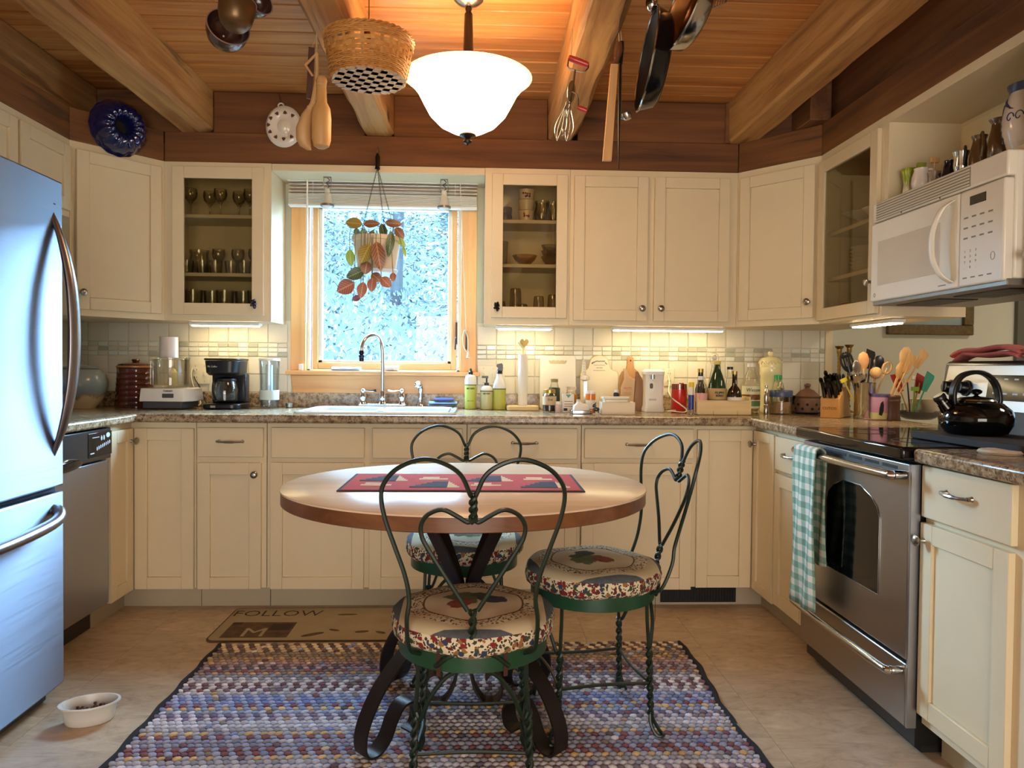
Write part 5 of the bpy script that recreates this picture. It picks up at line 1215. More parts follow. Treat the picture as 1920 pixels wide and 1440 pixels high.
l, m = C(1107, -.36); b = lat('prescription_bottle', 'orange prescription bottle with white cap and label', 'bottle', l, m, [('body', [(8.6, 0), (9.2, .6), (9.2, 36)], M('orange_plastic', (226, 122, 24), .2, coat=.3)), ('cap', [(9.6, 36), (9.8, 41), (.5, 41.6)], WHITE), ('label', [(9.3, 8), (9.35, 24), (9.1, 24), (9.1, 8)], LABELW)])
l, m = C(1118, -.46); r = thing('cow_figurine', 'tiny black and white cow figurine on a base beside the butter dish', 'figurine', l); CERB = M('cow_patches', (240, 238, 230), .3, noise=(140, (10, 10, 10), 1.2))
mb = MB(); mb.lathe([(7*m, 0), (7*m, 2*m), (.5*m, 2.2*m)], 14); mb.build('stand', CER, r)
mb = MB(); mb.ball((0, 0, 9*m), 5*m, 12, 8, (1.25, .8, .85)); mb.ball((-4*m, -2*m, 16*m), 3.4*m, 10, 7, (1.1, .9, 1)); mb.ball((-6.5*m, -4*m, 14.6*m), 1.8*m, 8, 6)
for e in (-4, 4): mb.tube([(e*m, 0, 7*m), (e*m, 0, 2*m)], 1.2*m, 6)
mb.tube([(-3*m, 0, 19*m), (-.5*m, 0, 21.5*m)], 1*m, 5); mb.build('cow', CERB, r)
l, m = C(1156, -.44); r = thing('wooden_caddy', 'cream painted box holding a covered tray, left of the wooden board', 'box', l); CB = M('cream_box_paint', (238, 224, 198), .5)
mb = MB(); w, d_, h = 31*m, .055, 23*m; mb.box(-w, -d_, 0, w, d_, .006).box(-w, -d_, .006, w, -d_+.007, h).box(-w, d_-.007, .006, w, d_, h).box(-w, -d_+.007, .006, -w+.007, d_-.007, h).box(w-.007, -d_+.007, .006, w, d_-.007, h); mb.build('box', CB, r, .001)
r = thing('butter_keeper', 'clear plastic tray resting in the cream box', 'tray', (l.x-.008, l.y, l.z+.0065)); MB().prism(rrect(-22*m, -.04, 22*m, .04, .008), 0, 26*m).build('tray', M('milky_plastic', (232, 226, 204), .3), r, .002); MB().prism(rrect(-25*m, -.044, 25*m, .044, .008), 26.2*m, 30*m).build('lid', M('milky_plastic_lid', (236, 230, 214), .25), r, .002)
l, m = C(1155, -.32); lat('vitamin_bottle', 'small dark blue bottle with white cap behind the cream box', 'bottle', l, m, [('body', [(5, 0), (5.4, 1), (5.4, 36), (3.5, 38)], M('navy_label', (44, 44, 84), .4)), ('cap', [(4.4, 38), (4.4, 43), (.5, 43.4)], WHITE)])
# wooden boards
Yb = -.10; m = mpp(Yb)
P = [(-20, 0), (20, 0), (20, 62), (17, 71), (8, 80), (7, 88), (7, 98), (4, 102), (-3, 102), (-6, 98), (-6, 88), (-7, 80), (-16, 72), (-20, 64)]
WB = wood('walnut_toned_board', ss((140, 98, 58), (170, 126, 80), (190, 148, 102)), 2, 22, .5, 0, .1, .05)
r, b = lean('cutting_board', 'tan wooden cutting board with handle, left of the white can opener', 'cutting board', [(x*m, y*m) for x, y in P], .016, 1182, Yb, .08, WB)
mb = MB(); mb.M = Tm(.5*m, -.0004, 94*m) @ Rm(pi/2, 'X'); mb.lathe([(1.6*m, 0), (1.6*m, .0006), (.1*m, .0007)], 10); mb.build('hang_hole', INK, r)
Yb = -.16; m = mpp(Yb)
r, b = lean('painted_board', 'small pale wooden board with red hand lettering, before the tan board', 'board', [(x*m, y*m) for x, y in ((-13, 0), (10, 0), (13, 40), (14, 60), (8, 62), (2, 66), (-4, 80), (-8, 80), (-7, 60), (-13, 44))], .012, 1177, Yb, .05, wood('pale_raw_wood', ss((196, 164, 124), (214, 186, 148), (224, 200, 166)), 2, 22, .6, 0, .1, .05))
RINK = M('red_hand_ink', (184, 84, 66), .7); lettering(r, 'POTS', .017, Tm(0, -.0006, 42*m), RINK); [obox('print_line', M('tan_ink', (176, 140, 100), .7), r, -8*m, -.0008, z*m, 7*m, 0, (z+1)*m) for z in (33, 30)]
Yb = -.17; m = mpp(Yb)
r, b = lean('cutting_board', 'narrow dark wooden board leaning just left of the can opener', 'cutting board', [(x*m, y*m) for x, y in ((-10, 0), (9.5, 0), (8, 58), (4, 66), (-2, 76), (-5, 74), (-6, 50))], .02, 1197.5, Yb, .05, wood('mid_brown_board', ss((104, 72, 44), (132, 96, 60), (150, 112, 74)), 2, 22, .5, 0, .1, .05))
# can opener
l, m = C(1224, -.22); r = thing('can_opener', 'tall white electric can opener', 'can opener', l)
mb = MB(); mb.loft([[(x, y, z*m) for x, y in rrect(-w*m, -.05, w*m, .05, .014)] for w, z in ((19, 0), (18.5, 6), (16.5, 12), (16, 50), (17, 66), (17.5, 70))]); mb.build('body', WHITE, r, .002)
mb = MB(); mb.loft([[(x, y, z*m) for x, y in rrect(-20*m, -.065, 17*m, .05, .016)] for z in (70, 76)]+[[(x, y, 80*m) for x, y in rrect(-14*m, -.05, 12*m, .045, .014)]]); mb.build('head', WHITE, r, .002)
MB().lathe([(4.5*m, 62*m), (4.5*m, 70*m)], 12, c=(-6*m, -.058, 0)).build('cutter', STEELP, r)
mb = MB(); mb.prism(rrect(-14*m, 36*m, -2*m, 58*m, 5.5*m), -.002, .004); mb.v = [(x, -.052-z, y) for x, y, z in mb.v]; mb.build('lever_surround', M('bright_white', (246, 246, 244), .3), r)
mb = MB(); mb.prism(rrect(-11*m, 44*m, -5*m, 54*m, 2.5*m), .0, .006); mb.v = [(x, -.052-z, y) for x, y, z in mb.v]; mb.build('lever_slot', M('dark_slot', (90, 84, 70), .4), r)
for z in (24, 22): obox('text_line', PRT, r, -12*m, -.0508, z*m, 2*m, -.0498, (z+.8)*m)
# red grinder, cord, tube
l, m = C(1273, -.28); b = lat('coffee_grinder', 'red electric coffee grinder with smoky lid', 'grinder', l, m, [('body', [(14, 0), (14.8, 1), (14.4, 44)], M('red_plastic', (196, 34, 24), .25, coat=.3)), ('lid', [(14.4, 44), (14, 54), (.5, 54.6)], tglass('smoky_red_plastic', (200, 140, 124), .1)), ('button', [(4.5, 44), (4.5, 56), (.5, 56.4)], M('red_plastic', (196, 34, 24), .25), dict(c=(.006, -.018, 0)))])
cord('white cord trailing from the outlet around the red grinder', [A(1252, 702, -.02), A(1255, 716, -.05), A(1254, 735, -.14), A(1262, 748, -.30), A(1275, 758, -.34), A(1287, 768, -.36), A(1282, 773, -.38), A(1262, 771, -.40), A(1252, 770.5, -.36), A(1270, 769, -.30), A(1288, 771, -.26)], .0034, CORDW)
l, m = C(1295.5, -.43); lat('glue_tube', 'slim blue tube with yellow cap standing left of the wooden crate', 'tube', l, m, [('base', [(5.8, 0), (5.8, 8), (5, 9)], tglass('pale_tube_base', (226, 230, 236))), ('body', [(5.4, 9), (5.4, 37)], M('blue_tube', (50, 56, 140), .35)), ('neck', [(5.0, 37), (4.4, 52)], LABELW), ('cap', [(5.2, 52), (5, 61), (.5, 62)], M('yellow_cap', (238, 206, 40), .35))])
# crate of bottles
l, m = C(1351, -.41); cx_ = l.x; CRW = wood('raw_crate_wood', ss((206, 176, 124), (224, 198, 150), (234, 212, 170)), 0, 18, .7, .3, .1, .1)
r = thing('wooden_crate', 'low raw-wood crate holding oil and vinegar bottles', 'crate', l); w, d_, h = 50.5*m, .062, 27.5*m
obox('front_board', CRW, r, -w, -d_, .002, w, -d_+.008, h, .001); obox('back_board', CRW, r, -w, d_-.008, .002, w, d_, h, .001)
for s in (-1, 1): obox('end_board', CRW, r, s*w-.004*s-.004, -d_+.0085, .002, s*w-.004*s+.004, d_-.0085, h*1.25, .001)
for a, b_ in ((-w+.009, -w*.34), (-w*.33, w*.33), (w*.34, w-.009)): obox('floor_slat', CRW, r, a, -d_+.0085, 0, b_, d_-.0085, .006, .001)
for a in (-w*.42, w*.48): obox('joint_line', INK, r, a, -d_-.0005, 0, a+.0012, -d_+.001, h*.28)
def cb(px, dy): p = at(px, 770, Y=-.41+dy); return Vector((p.x, -.41+dy, ZW+.0065)), mpp(-.41+dy)
l, m = cb(1314, -.022); b = lat('vinegar_bottle', 'clear bottle with pink label and white cap, left in the crate', 'bottle', l, m, [('glass', [(10.5, 0), (11.5, 2), (11.5, 44), (9, 54), (5.4, 60), (5.2, 63)], JARG), ('label', [(11.7, 22), (11.75, 38), (11.5, 38), (11.5, 22)], M('pink_label2', (226, 170, 164), .5)), ('liquid', [(10.7, 2), (10.7, 24), (.5, 24.2)], M('pale_pink_liquid', (206, 150, 140), .2)), ('cap', [(6, 63), (6, 70), (.5, 70.4)], WHITE)])
l, m = cb(1312.5, .035); lat('vinegar_bottle', 'slim dark bottle with gold cap at the back left of the crate', 'bottle', l, m, [('glass', [(9, 0), (9.5, 2), (9.5, 46), (5.5, 56), (5, 76)], DKB), ('cap', [(5.4, 76), (5.4, 83), (.5, 83.4)], GOLDC)])
l, m = cb(1343.5, .005); b = lat('olive_oil_bottle', 'big green olive oil bottle with yellow cap in the crate', 'bottle', l, m, [('glass', [(16.5, 0), (18, 3), (18, 40), (16, 54), (11, 70), (6.4, 82), (5.6, 92)], DKG), ('cap', [(6.6, 92), (6.8, 99), (.5, 99.6)], M('yellow_oil_cap', (224, 204, 110), .4)), ('label', [(18.2, 8), (18.3, 42), (17.9, 42), (17.9, 8)], M('olive_label', (58, 74, 40), .5))])
mb = MB(); mb.lathe([(18.35*m, 26*m), (18.4*m, 46*m), (18*m, 47*m)], 24, cap=False); mb.build('label_crest', M('tan_label', (190, 160, 104), .5), b)
lettering(b, 'FILIPPO\nBERIO', .0145, Tm(0, -18.5*m, 36*m), INK, wrap=18.45*m, bold=.0006); lettering(b, 'Extra Virgin\nOlive Oil', .010, Tm(0, -18.5*m, 17*m), M('label_cream_print', (226, 214, 170), .5), wrap=18.45*m)
l, m = cb(1338, .042); r = thing('stoppered_bottle', 'clear bottle with wire-bail stopper behind the olive oil', 'bottle', l); MB().lathe([(9*m, 0), (10*m, 2*m), (10*m, 60*m), (5*m, 86*m), (5*m, 96*m), (4*m, 96*m), (.5*m, 95*m)], 20).build('glass', JARG, r)
mb = MB(); mb.ball((0, 0, 104*m), 4.5*m, 12, 8, (1, 1, 1.2)); mb.build('stopper', CER, r)
mb = MB(); mb.tube(smooth_path([(-7*m, 0, 94*m), (-8*m, 0, 103*m), (-4*m, 0, 112*m), (4*m, 0, 112*m), (8*m, 0, 103*m), (7*m, 0, 94*m), (0, -6*m, 90*m)], 4, True), .0007, 5, True); mb.build('wire_bail', STEELP, r)
l, m = cb(1367.5, .038); lat('oil_bottle', 'clear bottle of golden oil with black cap at the back right of the crate', 'bottle', l, m, [('glass', [(8, 0), (8.6, 2), (8.6, 50), (6, 66), (5.4, 82)], JARG), ('oil', [(8, 2), (8, 36), (.5, 36.2)], M('golden_oil', (206, 178, 70), .15)), ('cap', [(5.6, 82), (5.6, 87), (.5, 87.3)], BLACKP)])
l, m = cb(1376.5, -.02); b = lat('balsamic_bottle', 'dark round-shouldered bottle with gold cap, right in the crate', 'bottle', l, m, [('glass', [(12.5, 0), (13.8, 3), (13.8, 34), (11.5, 45), (5, 53), (4.6, 74)], DKB), ('cap', [(5, 74), (5.2, 80), (.5, 80.3)], GOLDC), ('label', [(13.9, 22), (13.95, 31), (13.7, 31), (13.7, 22)], LABELW)])
# cooking oil jug
l, m = C(1407.5, -.30); b = lat('cooking_oil_bottle', 'clear cooking oil bottle with white cap and printed label, right of the crate', 'bottle', l, m, [('bottle', [(15, 0), (16.5, 2), (16.5, 56), (14, 64), (12, 72), (7.5, 80), (7, 88)], JARG), ('cap', [(7.6, 88), (7.8, 95), (.5, 95.5)], WHITE), ('label', [(16.7, 10), (16.8, 52), (16.4, 52), (16.4, 10)], M('pale_oil_label', (226, 226, 190), .5)), ('label_band', [(16.9, 14), (16.95, 24), (16.6, 24)], M('green_band', (96, 132, 78), .5)), ('food_print', [(16.9, 26), (16.95, 36), (16.6, 36)], M('food_print', (206, 170, 70), .5, noise=(90, (120, 70, 30), 1.2)))])
lettering(b, 'Wesson', .0245, Tm(0, -17*m, 44.5*m), M('green_letter', (46, 66, 46), .5), wrap=16.95*m, shear=.15)
# tall cream canister with moulded vines
l, m = C(1443.5, -.20); YC = M('pale_yellow_glaze', (238, 228, 176), .25, coat=.4)
b = lat('tall_canister', 'tall pale yellow ceramic canister with knobbed lid and moulded leaves', 'canister', l, m, [('pot', [(18, 0), (19.5, 2), (20, 10), (19, 12), (18.6, 70), (20, 72), (20, 84), (19.5, 86)], YC), ('lid', [(20.4, 86), (20.8, 98), (17, 103), (6, 106), (4, 107), (6, 111), (5.5, 115), (1, 117)], YC)], seg=32)
for k in range(9):
    mb = MB(); a = k*2*pi/9; mb.tube(smooth_path([(20.9*m*math.cos(a+d_), 20.9*m*math.sin(a+d_), (94+e)*m) for d_, e in ((-.3, 3), (-.1, -2), (.1, 3), (.3, -2))], 3), 1*m, 5); mb.build('scallop', YC, b)
for k in range(6):
    a = -2.2+k*.35; mb = MB(); mb.ball((19*m*math.cos(a), 19*m*math.sin(a), (20+9*k % 50)*m), 3.4*m, 8, 6, (1, 1, 1.5)); mb.build('leaf_relief', M('pale_leaf_glaze', (212, 208, 140), .25), b)

# ------------------------------------------------------------------ the crowded corner by the stove
l, m = G(1436, 777); lat('pepper_mill', 'slim steel pepper mill left of the oat container', 'pepper mill', l, m, [('body', [(4, 0), (4.2, 1), (4, 18), (3.4, 19), (4, 21), (4, 46), (2.6, 48), (3, 54), (.5, 55)], STEELP)], seg=16)
l, m = G(1463.5, 776); b = lat('oat_container', 'clear round container of oats with dark blue lid', 'container', l, m, [('tub', [(19, 0), (20, 1), (20.5, 30), (20, 32), (19.6, 30), (19.2, 2), (.5, 1.2)], JARG), ('oats', [(18.8, 2), (19.2, 22), (.5, 22.6)], M('rolled_oats', (206, 176, 140), .95, noise=(160, (168, 132, 96), 1.2), bump=(150, .5))), ('lid', [(21, 32), (21.4, 34), (21.4, 43), (20.5, 44.5), (.5, 44.5)], M('navy_lid', (66, 82, 116), .35))])
l, m = G(1458, 774.5); lat('dressing_bottle', 'clear bottle with bright green cap behind the oat container', 'bottle', (l.x, l.y, ZW), m, [('body', [(10, 0), (11, 2), (11.5, 46), (8, 58), (6.5, 62)], JARG), ('cap', [(6.8, 62), (7, 71), (.5, 71.5)], M('green_cap', (46, 170, 92), .35))])
BRNH = M('brown_handle', (120, 82, 52), .5)
l, m = G(1484, 772); r = thing('handled_pan', 'black frying pan stacked behind the oats, brown-tipped handle toward the wall', 'pan', (l.x+.02, l.y, ZW+.045))
MB().lathe([(26*m, 0), (33*m, 12*m), (34*m, 14*m), (32.6*m, 13.5*m), (25.5*m, 1.5*m), (.5*m, 1.2*m)], 28, c=(.04, .0, 0)).build('pan_body', BLACKP, r)
mb = MB(); mb.tube([(-.03, -.02, .028), (-.065, -.03, .048), (-.105, -.045, .075), (-.12, -.05, .085)], [.009, .010, .013, .013], 8); mb.build('handle', BLACKP, r)
mb = MB(); mb.tube([(-.088, -.04, .064), (-.112, -.047, .080), (-.128, -.053, .088)], [.0135, .014, .012], 8); mb.build('handle_tip', BRNH, r)
l2 = Vector((l.x+.05, l.y-.005, ZW)); r = thing('tea_box_stack', 'brown wooden box under the frying pan', 'box', l2); obox('box', M('brown_box', (128, 88, 52), .6), r, -.055, -.045, 0, .045, .05, .043, .003)
l, m = G(1513, 776); STW = M('brown_stoneware', (128, 92, 72), .6, noise=(20, (104, 74, 58), .8))
lat('blue_plate', 'dark blue plate under the brown garlic pot', 'plate', l, m, [('plate', [(18, 0), (27, 2.5), (28, 4), (26, 3.6), (17, 1.4), (.5, 1.2)], M('cobalt_glaze', (34, 48, 104), .2))])
b = lat('garlic_pot', 'brown stoneware garlic pot with round holes and lid', 'pot', l+Vector((0, 0, .006)), m, [('pot', [(20, 0), (22, 2), (22.5, 22), (21, 27), (19, 29)], STW), ('lid', [(21, 29), (22, 31), (20, 34), (12, 42), (5, 45), (4, 47), (6, 51), (5, 54), (.5, 55)], STW)])
for i, z in enumerate((8, 16)):
    for k in range(8):
        a = k*pi/4+i*pi/8; mb = MB(); mb.M = Tm(22.2*m*math.cos(a), 22.2*m*math.sin(a), z*m) @ Rm(a, 'Z') @ Rm(pi/2, 'Y'); mb.lathe([(2.6*m, 0), (2.6*m, .0012), (.1*m, .0014)], 10); mb.build('hole', BLACKM, b)
# knife block
l, m = G(1561, 783); kb = thing('knife_block', 'slanted honey-coloured knife block full of black-handled knives', 'knife block', l, -.72)
s = m
mb = MB(); mb.M = Matrix(((0, 0, 1, 0), (1, 0, 0, 0), (0, 1, 0, 0), (0, 0, 0, 1)))
mb.prism([(-.05, 0), (.16, 0), (.07, .148), (.035, .138), (-.05, .092)], -.042, .042); mb.build('block', BLOCKW, kb, .003)
lettering(kb, 'CUTCO', .018, Tm(0, -.0506, .045), M('burnt_print', (96, 56, 24), .6))
rnd = random.Random(6)
for i in range(3):
    for j in range(4):
        if (i, j) in ((2, 3),): continue
        x = -.028+i*.028+rnd.uniform(-.003, .003); f = j/3; base = Vector((x, -.042+.078*f, .098+.044*f)); d_ = Vector((rnd.uniform(-.08, .08), -.62, .78)).normalized(); Ln = rnd.uniform(.075, .105)
        mb = MB(); mb.tube([base-d_*.012, base+d_*.01, base+d_*Ln*.5, base+d_*Ln*.93, base+d_*Ln], [.0075, .0085, .0078, .0095, .006], 8); mb.build('knife_handle', BLACKG, kb)
mb = MB(); c0 = Vector((.03, .055, .165)); mb.tube([c0+Vector((.0, .014*math.cos(a), .02*math.sin(a)+.02)) for a in [2*pi*k/14 for k in range(14)]], .0042, 6, True); mb.tube([c0+Vector((-.014, .014*math.cos(a)-.01, .02*math.sin(a)+.02)) for a in [2*pi*k/14 for k in range(14)]], .0042, 6, True); mb.tube([c0+Vector((-.007, -.005, 0)), c0+Vector((-.007, .0, -.05))], .006, 6); mb.build('scissor_handle', BLACKP, kb)
# candlesticks
for lab, px, py, h in (('left one of two brass twist candlesticks behind the utensils', 1571.5, 773, 124), ('right one of two brass twist candlesticks behind the utensils', 1590, 773.5, 127)):
    l, m = G(px, py); prof = [(10, 0), (10, 2), (4, 5), (3, 9), (5, 12), (3, 15), (2.4, 20)]
    z = 20
    while z < h-24: prof += [(3.4, z+3), (2.4, z+7)]; z += 7
    prof += [(4, h-20), (3, h-17), (4.4, h-13), (4.4, h-6), (7, h-3), (8, h), (5, h), (.5, h-3)]
    lat('candlestick', lab, 'candlestick', l, m, [('stick', prof, GOLDB)], seg=16, group='brass candlesticks')
def tool(name, label, cat, base, tip, head, mat, hm=None, hr=.005, sc=1.0):
    """long-handled kitchen tool standing in a holder: handle tube from base to tip, head mesh at the tip facing the viewer"""
    base, tip = Vector(base), Vector(tip); d_ = (tip-base); L_ = d_.length; d_.normalize(); r = thing(name, label, cat, base)
    sd = d_.cross(Vector((0, 1, 0))).normalized(); nn = sd.cross(d_)
    F = Matrix(((sd.x, nn.x, d_.x, 0), (sd.y, nn.y, d_.y, 0), (sd.z, nn.z, d_.z, 0), (0, 0, 0, 1)))
    mb = MB(); mb.M = F; mb.tube([(0, 0, 0), (0, 0, L_*.5), (0, 0, L_)], [hr, hr*.9, hr*.8], 8); mb.build('handle', mat, r)
    hm = hm or mat; mb = MB(); mb.M = F @ Tm(0, 0, L_)
    if head == 'spoon': mb.lathe([(.002, -.034), (.014, -.024), (.0205, -.006), (.021, .006), (.015, .022), (.001, .032)], 16, sy=.22); 
    elif head == 'spoon_big': mb.lathe([(.004, -.045), (.018, -.03), (.027, -.006), (.028, .01), (.019, .034), (.001, .044)], 16, sy=.25)
    elif head == 'slotted':
        for e in (-1, 1): mb.strip(smooth_path([(e*.004, 0, -.05), (e*.02, 0, -.03), (e*.027, 0, 0), (e*.022, 0, .03), (e*.002, 0, .043)], 5), .004, .010, (0, 1, 0))
        for e in (-.0125, 0, .0125): mb.box(e-.0042, -.002, -.03, e+.0042, .002, .03)
        mb.box(-.02, -.002, .018, .02, .002, .034); mb.box(-.018, -.002, -.04, .018, .002, -.022)
    elif head == 'ladle': mb.lathe([(.001, -.04), (.028, -.032), (.04, -.012), (.042, .004), (.040, .004), (.036, -.012), (.025, -.028), (.001, -.035)], 20)
    elif head == 'flat': mb.loft([[(-.012, -.002, -.05), (.012, -.002, -.05), (.012, .002, -.05), (-.012, .002, -.05)], [(-.022, -.0015, .02), (.022, -.0015, .02), (.022, .0015, .02), (-.022, .0015, .02)], [(-.018, -.001, .034), (.022, -.001, .044), (.022, .001, .044), (-.018, .001, .034)]])
    elif head == 'brush': mb.box(-.016, -.006, -.012, .016, .006, .006); 
    elif head == 'ring': mb.tube([(.02*math.cos(a), 0, .028*math.sin(a)) for a in [2*pi*k/16 for k in range(16)]], .005, 6, True)
    elif head == 'ball': mb.ball((0, 0, .012), .028, 14, 10, (1, .7, 1))
    mb.build('head', hm, r); return r
l, m = G(1621, 785); CR_ = l.copy()
MB_ = lat('utensil_crock', 'tall polished steel crock full of kitchen utensils', 'crock', l, m, [('wall', [(18.5, 0), (19, 1), (18.6, 66), (19.6, 67.5), (18.6, 68), (18, 66), (18, 3), (.5, 2.4)], STEELP), ('foot', [(19.2, .2), (19.4, 2.5), (18.9, 2.5)], STEELP)], seg=32)
def in_holder(c, mm, px, py, dy=0, fx=.3):
    """point in the holder, and the tip on the sight line of a photo pixel just above it"""
    tip = at(px, py, Y=c.y+dy); base = Vector((c.x+(tip.x-c.x)*fx*.35, c.y+dy*.25, ZW+.012)); return base, tip
for nm, lab, px, py, dy, hd, mt, hm in (
    ('slotted_spoon', 'black slotted spoon leaning left in the steel crock', 1588, 678, .02, 'slotted', BLACKP, BLACKP), ('serving_fork', 'grey serving spoon leaning left across the black slotted spoon', 1606, 688, -.03, 'spoon', NICKEL, None),
    ('ladle', 'polished steel ladle hanging over the left rim of the crock', 1608, 704, .0, 'ladle', STEELP, None), ('wooden_spoon', 'striped wooden spoon in the middle of the crock', 1619, 677, .0, 'spoon_big', BEECH, wood('striped_spoon', ss((150, 92, 48), (206, 160, 108)), 0, 8, .5, 0, 1, 0)),
    ('turner', 'black slotted turner standing tall at the back of the crock', 1632, 672, .035, 'flat', BLACKP, None), ('serving_spoon', 'black serving spoon at the back right of the crock', 1647, 683, .03, 'spoon_big', BLACKP, None),
    ('wooden_masher', 'wooden ball-headed masher at the front of the crock', 1641, 704, -.03, 'ball', BEECH, None), ('ring_spoon', 'wooden spoon with a hole, right of the masher', 1663, 690, -.005, 'ring', BEECH, None)):
    b_, t_ = in_holder(CR_, m, px, py, dy); tool(nm, lab, 'utensil', b_, t_, hd, mt, hm)
b_, t_ = in_holder(CR_, m, 1578, 712, .03); tool('spatula', 'yellow handled spatula poking out left of the crock', 'utensil', b_, at(1581, 712, Y=CR_.y+.03), 'brush', M('yellow_plastic', (222, 196, 60), .4))
l, m = G(1650, 787); TIN = l.copy()
b = lat('utensil_tin', 'pink and purple printed tin of wooden spoons', 'tin', l, m, [('wall', [(16, 0), (16.4, 1), (16.4, 44), (16, 46), (15.6, 44), (15.6, 2), (.5, 1.6)], M('pink_tin_print', (206, 150, 178), .4)), ('top_band', [(16.6, 41), (16.7, 47), (16.3, 47)], M('purple_band', (88, 78, 130), .4)), ('bottom_band', [(16.6, .5), (16.7, 12), (16.3, 12)], M('lime_band', (206, 206, 140), .4))])
mb = MB(); mb.M = Tm(-6*m, -15.8*m, 20*m) @ Rm(pi/2, 'X') @ Rm(-.15, 'Z'); mb.prism([(-3*m, -12*m), (2*m, -13*m), (4*m, -4*m), (3*m, 6*m), (0, 14*m), (-3*m, 10*m), (-4*m, 0)], -.001, .003); mb.build('silhouette_print', INK, b)
lat('pink_coaster', 'thin pink saucer under the printed tin', 'saucer', (TIN.x-.01, TIN.y, ZW-.0002), m, [('saucer', [(20, 0), (24, .9), (.5, 1)], M('pink_glaze', (214, 150, 160), .3))]).location.z = ZW
b.location.z = ZW+.004
for nm, lab, px, py, dy, hd, mt in (('wooden_spoon', 'pale wooden spoon standing tallest in the printed tin', 1697, 667, .03, 'spoon_big', BEECH), ('wooden_spoon', 'wooden spoon leaning right, lower one in the printed tin', 1690, 694, .0, 'spoon_big', BEECH), ('wooden_paddle', 'narrow wooden paddle leaning right in the printed tin', 1706, 680, -.02, 'flat', BEECH), ('wooden_spatula', 'slotted wooden spatula leaning furthest right', 1728, 672, .02, 'flat', BEECH)):
    b_, t_ = in_holder(TIN, m, px, py, dy); tool(nm, lab, 'utensil', b_, t_, hd, mt, None, .0042)
l, m = G(1676, 789); lat('pepper_grinder', 'stout dark brown wooden pepper grinder', 'pepper grinder', l, m, [('body', [(11, 0), (11.5, 1), (10, 12), (10, 34), (11, 36), (11, 38), (10, 40), (11, 42), (11, 46), (9, 48), (.5, 48.5)], DWOOD)])
l, m = G(1722, 786); lat('grey_platter', 'shallow grey platter behind the stove', 'plate', l, m, [('platter', [(22, 0), (30, 4), (40, 13), (41, 15), (39, 14), (28, 6), (20, 3), (.5, 2.8)], M('grey_glaze', (92, 96, 100), .25))], seg=36)
BR = l+Vector((-.035, .0, .0075)); b = lat('brush_glass', 'short glass of brushes and spatulas on the grey platter', 'glass', BR, m, [('glass', [(16, 0), (17, 1), (18, 26), (17, 26), (16, 2.5), (.5, 2)], JARG)])
BC = BR.copy()
for nm, lab, px, py, dy, hd, mt, hm in (('red_scraper', 'red-headed scraper leaning left in the short glass', 1683, 716, -.02, 'flat', BEECH, M('dark_red_silicone', (158, 36, 36), .5)), ('pastry_brush', 'pastry brush with pale bristles in the short glass', 1701, 712, .01, 'brush', M('black_ferrule', (40, 30, 26), .4), M('pale_bristle', (222, 196, 142), .9, bump=(120, .5))), ('red_spatula', 'small dark red spatula at the back of the short glass', 1724, 718, .02, 'flat', BEECH, M('dark_red_silicone', (158, 36, 36), .5)), ('green_peeler', 'bright green handled tool in the short glass', 1716, 728, -.03, 'brush', M('lime_plastic', (120, 176, 60), .4), M('lime_plastic', (120, 176, 60), .4)), ('teal_spatula', 'teal spatula leaning right in the short glass', 1740, 715, -.01, 'flat', M('teal_plastic', (60, 160, 138), .45), M('teal_plastic', (60, 160, 138), .45)), ('white_stick', 'thin white stick upright in the short glass', 1717, 708, .03, 'brush', M('white_stick', (236, 228, 208), .5), M('white_stick', (236, 228, 208), .5))):
    tip = at(px, py, Y=BC.y+dy); tool(nm, lab, 'utensil', (BC.x+(tip.x-BC.x)*.15, BC.y+dy*.3, BC.z+.008), tip, hd, mt, hm, .004)
l, m = G(1735, 784); lat('cream_bowl', 'cream ceramic bowl half hidden by the stove backguard', 'bowl', l, m, [('bowl', [(14, 0), (16, 2), (26, 22), (30, 36), (29, 36), (24, 22), (14, 4), (.5, 3)], M('cream_bowl_glaze', (222, 210, 184), .3))])

# ------------------------------------------------------------------ on the stove
ZS = .9125
p = at(1829, 812, Z=ZS+.0265); kx, ky = p.x, p.y
tr = thing('chopping_board', 'long dark wooden board under the black kettle', 'board', (kx, ky, ZS+.0005)); 
P = rrect(-.135, -.36, .125, .135, .02); MB().prism(P, 0, .022).build('board', M('blackened_board', (30, 22, 19), .75), tr, .003); tr.rotation_euler.z = .05
kt = thing('kettle', 'round glossy black enamel kettle with arched handle', 'kettle', (kx, ky, ZS+.0232)); m = (Vector((kx, ky, 1))-CAM).dot(CF)/FPX
MB().lathe([(44*m, 0), (52*m, 3*m), (61*m, 18*m), (63*m, 32*m), (58*m, 46*m), (44*m, 58*m), (34*m, 61*m)], 40).build('body', BLACKG, kt)
MB().lathe([(34*m, 61*m), (35*m, 63*m), (33*m, 66*m), (.5*m, 68*m)], 32).build('lid_rim', STEELP, kt)
MB().lathe([(30*m, 66.5*m), (26*m, 69*m), (6*m, 71*m), (3*m, 73*m), (9*m, 77*m), (10*m, 81*m), (6*m, 84*m), (.5*m, 85*m)], 24).build('lid', BLACKG, kt)
mb = MB(); Pk = smooth_path([(-42*m, 0, 52*m), (-45*m, 0, 66*m), (-43*m, 0, 88*m), (-30*m, 0, 108*m), (-6*m, 0, 116*m), (18*m, 0, 112*m), (36*m, 0, 94*m), (43*m, 0, 70*m), (42*m, 0, 52*m)], 5)
mb.strip(Pk, .028, .013, (0, 1, 0)); mb.build('handle', BLACKP, kt, .004)
mb = MB(); mb.tube([(-48*m, .01, 44*m), (-56*m, .012, 54*m), (-64*m, .014, 66*m)], [.024, .019, .016], 14); mb.build('spout', BLACKG, kt)
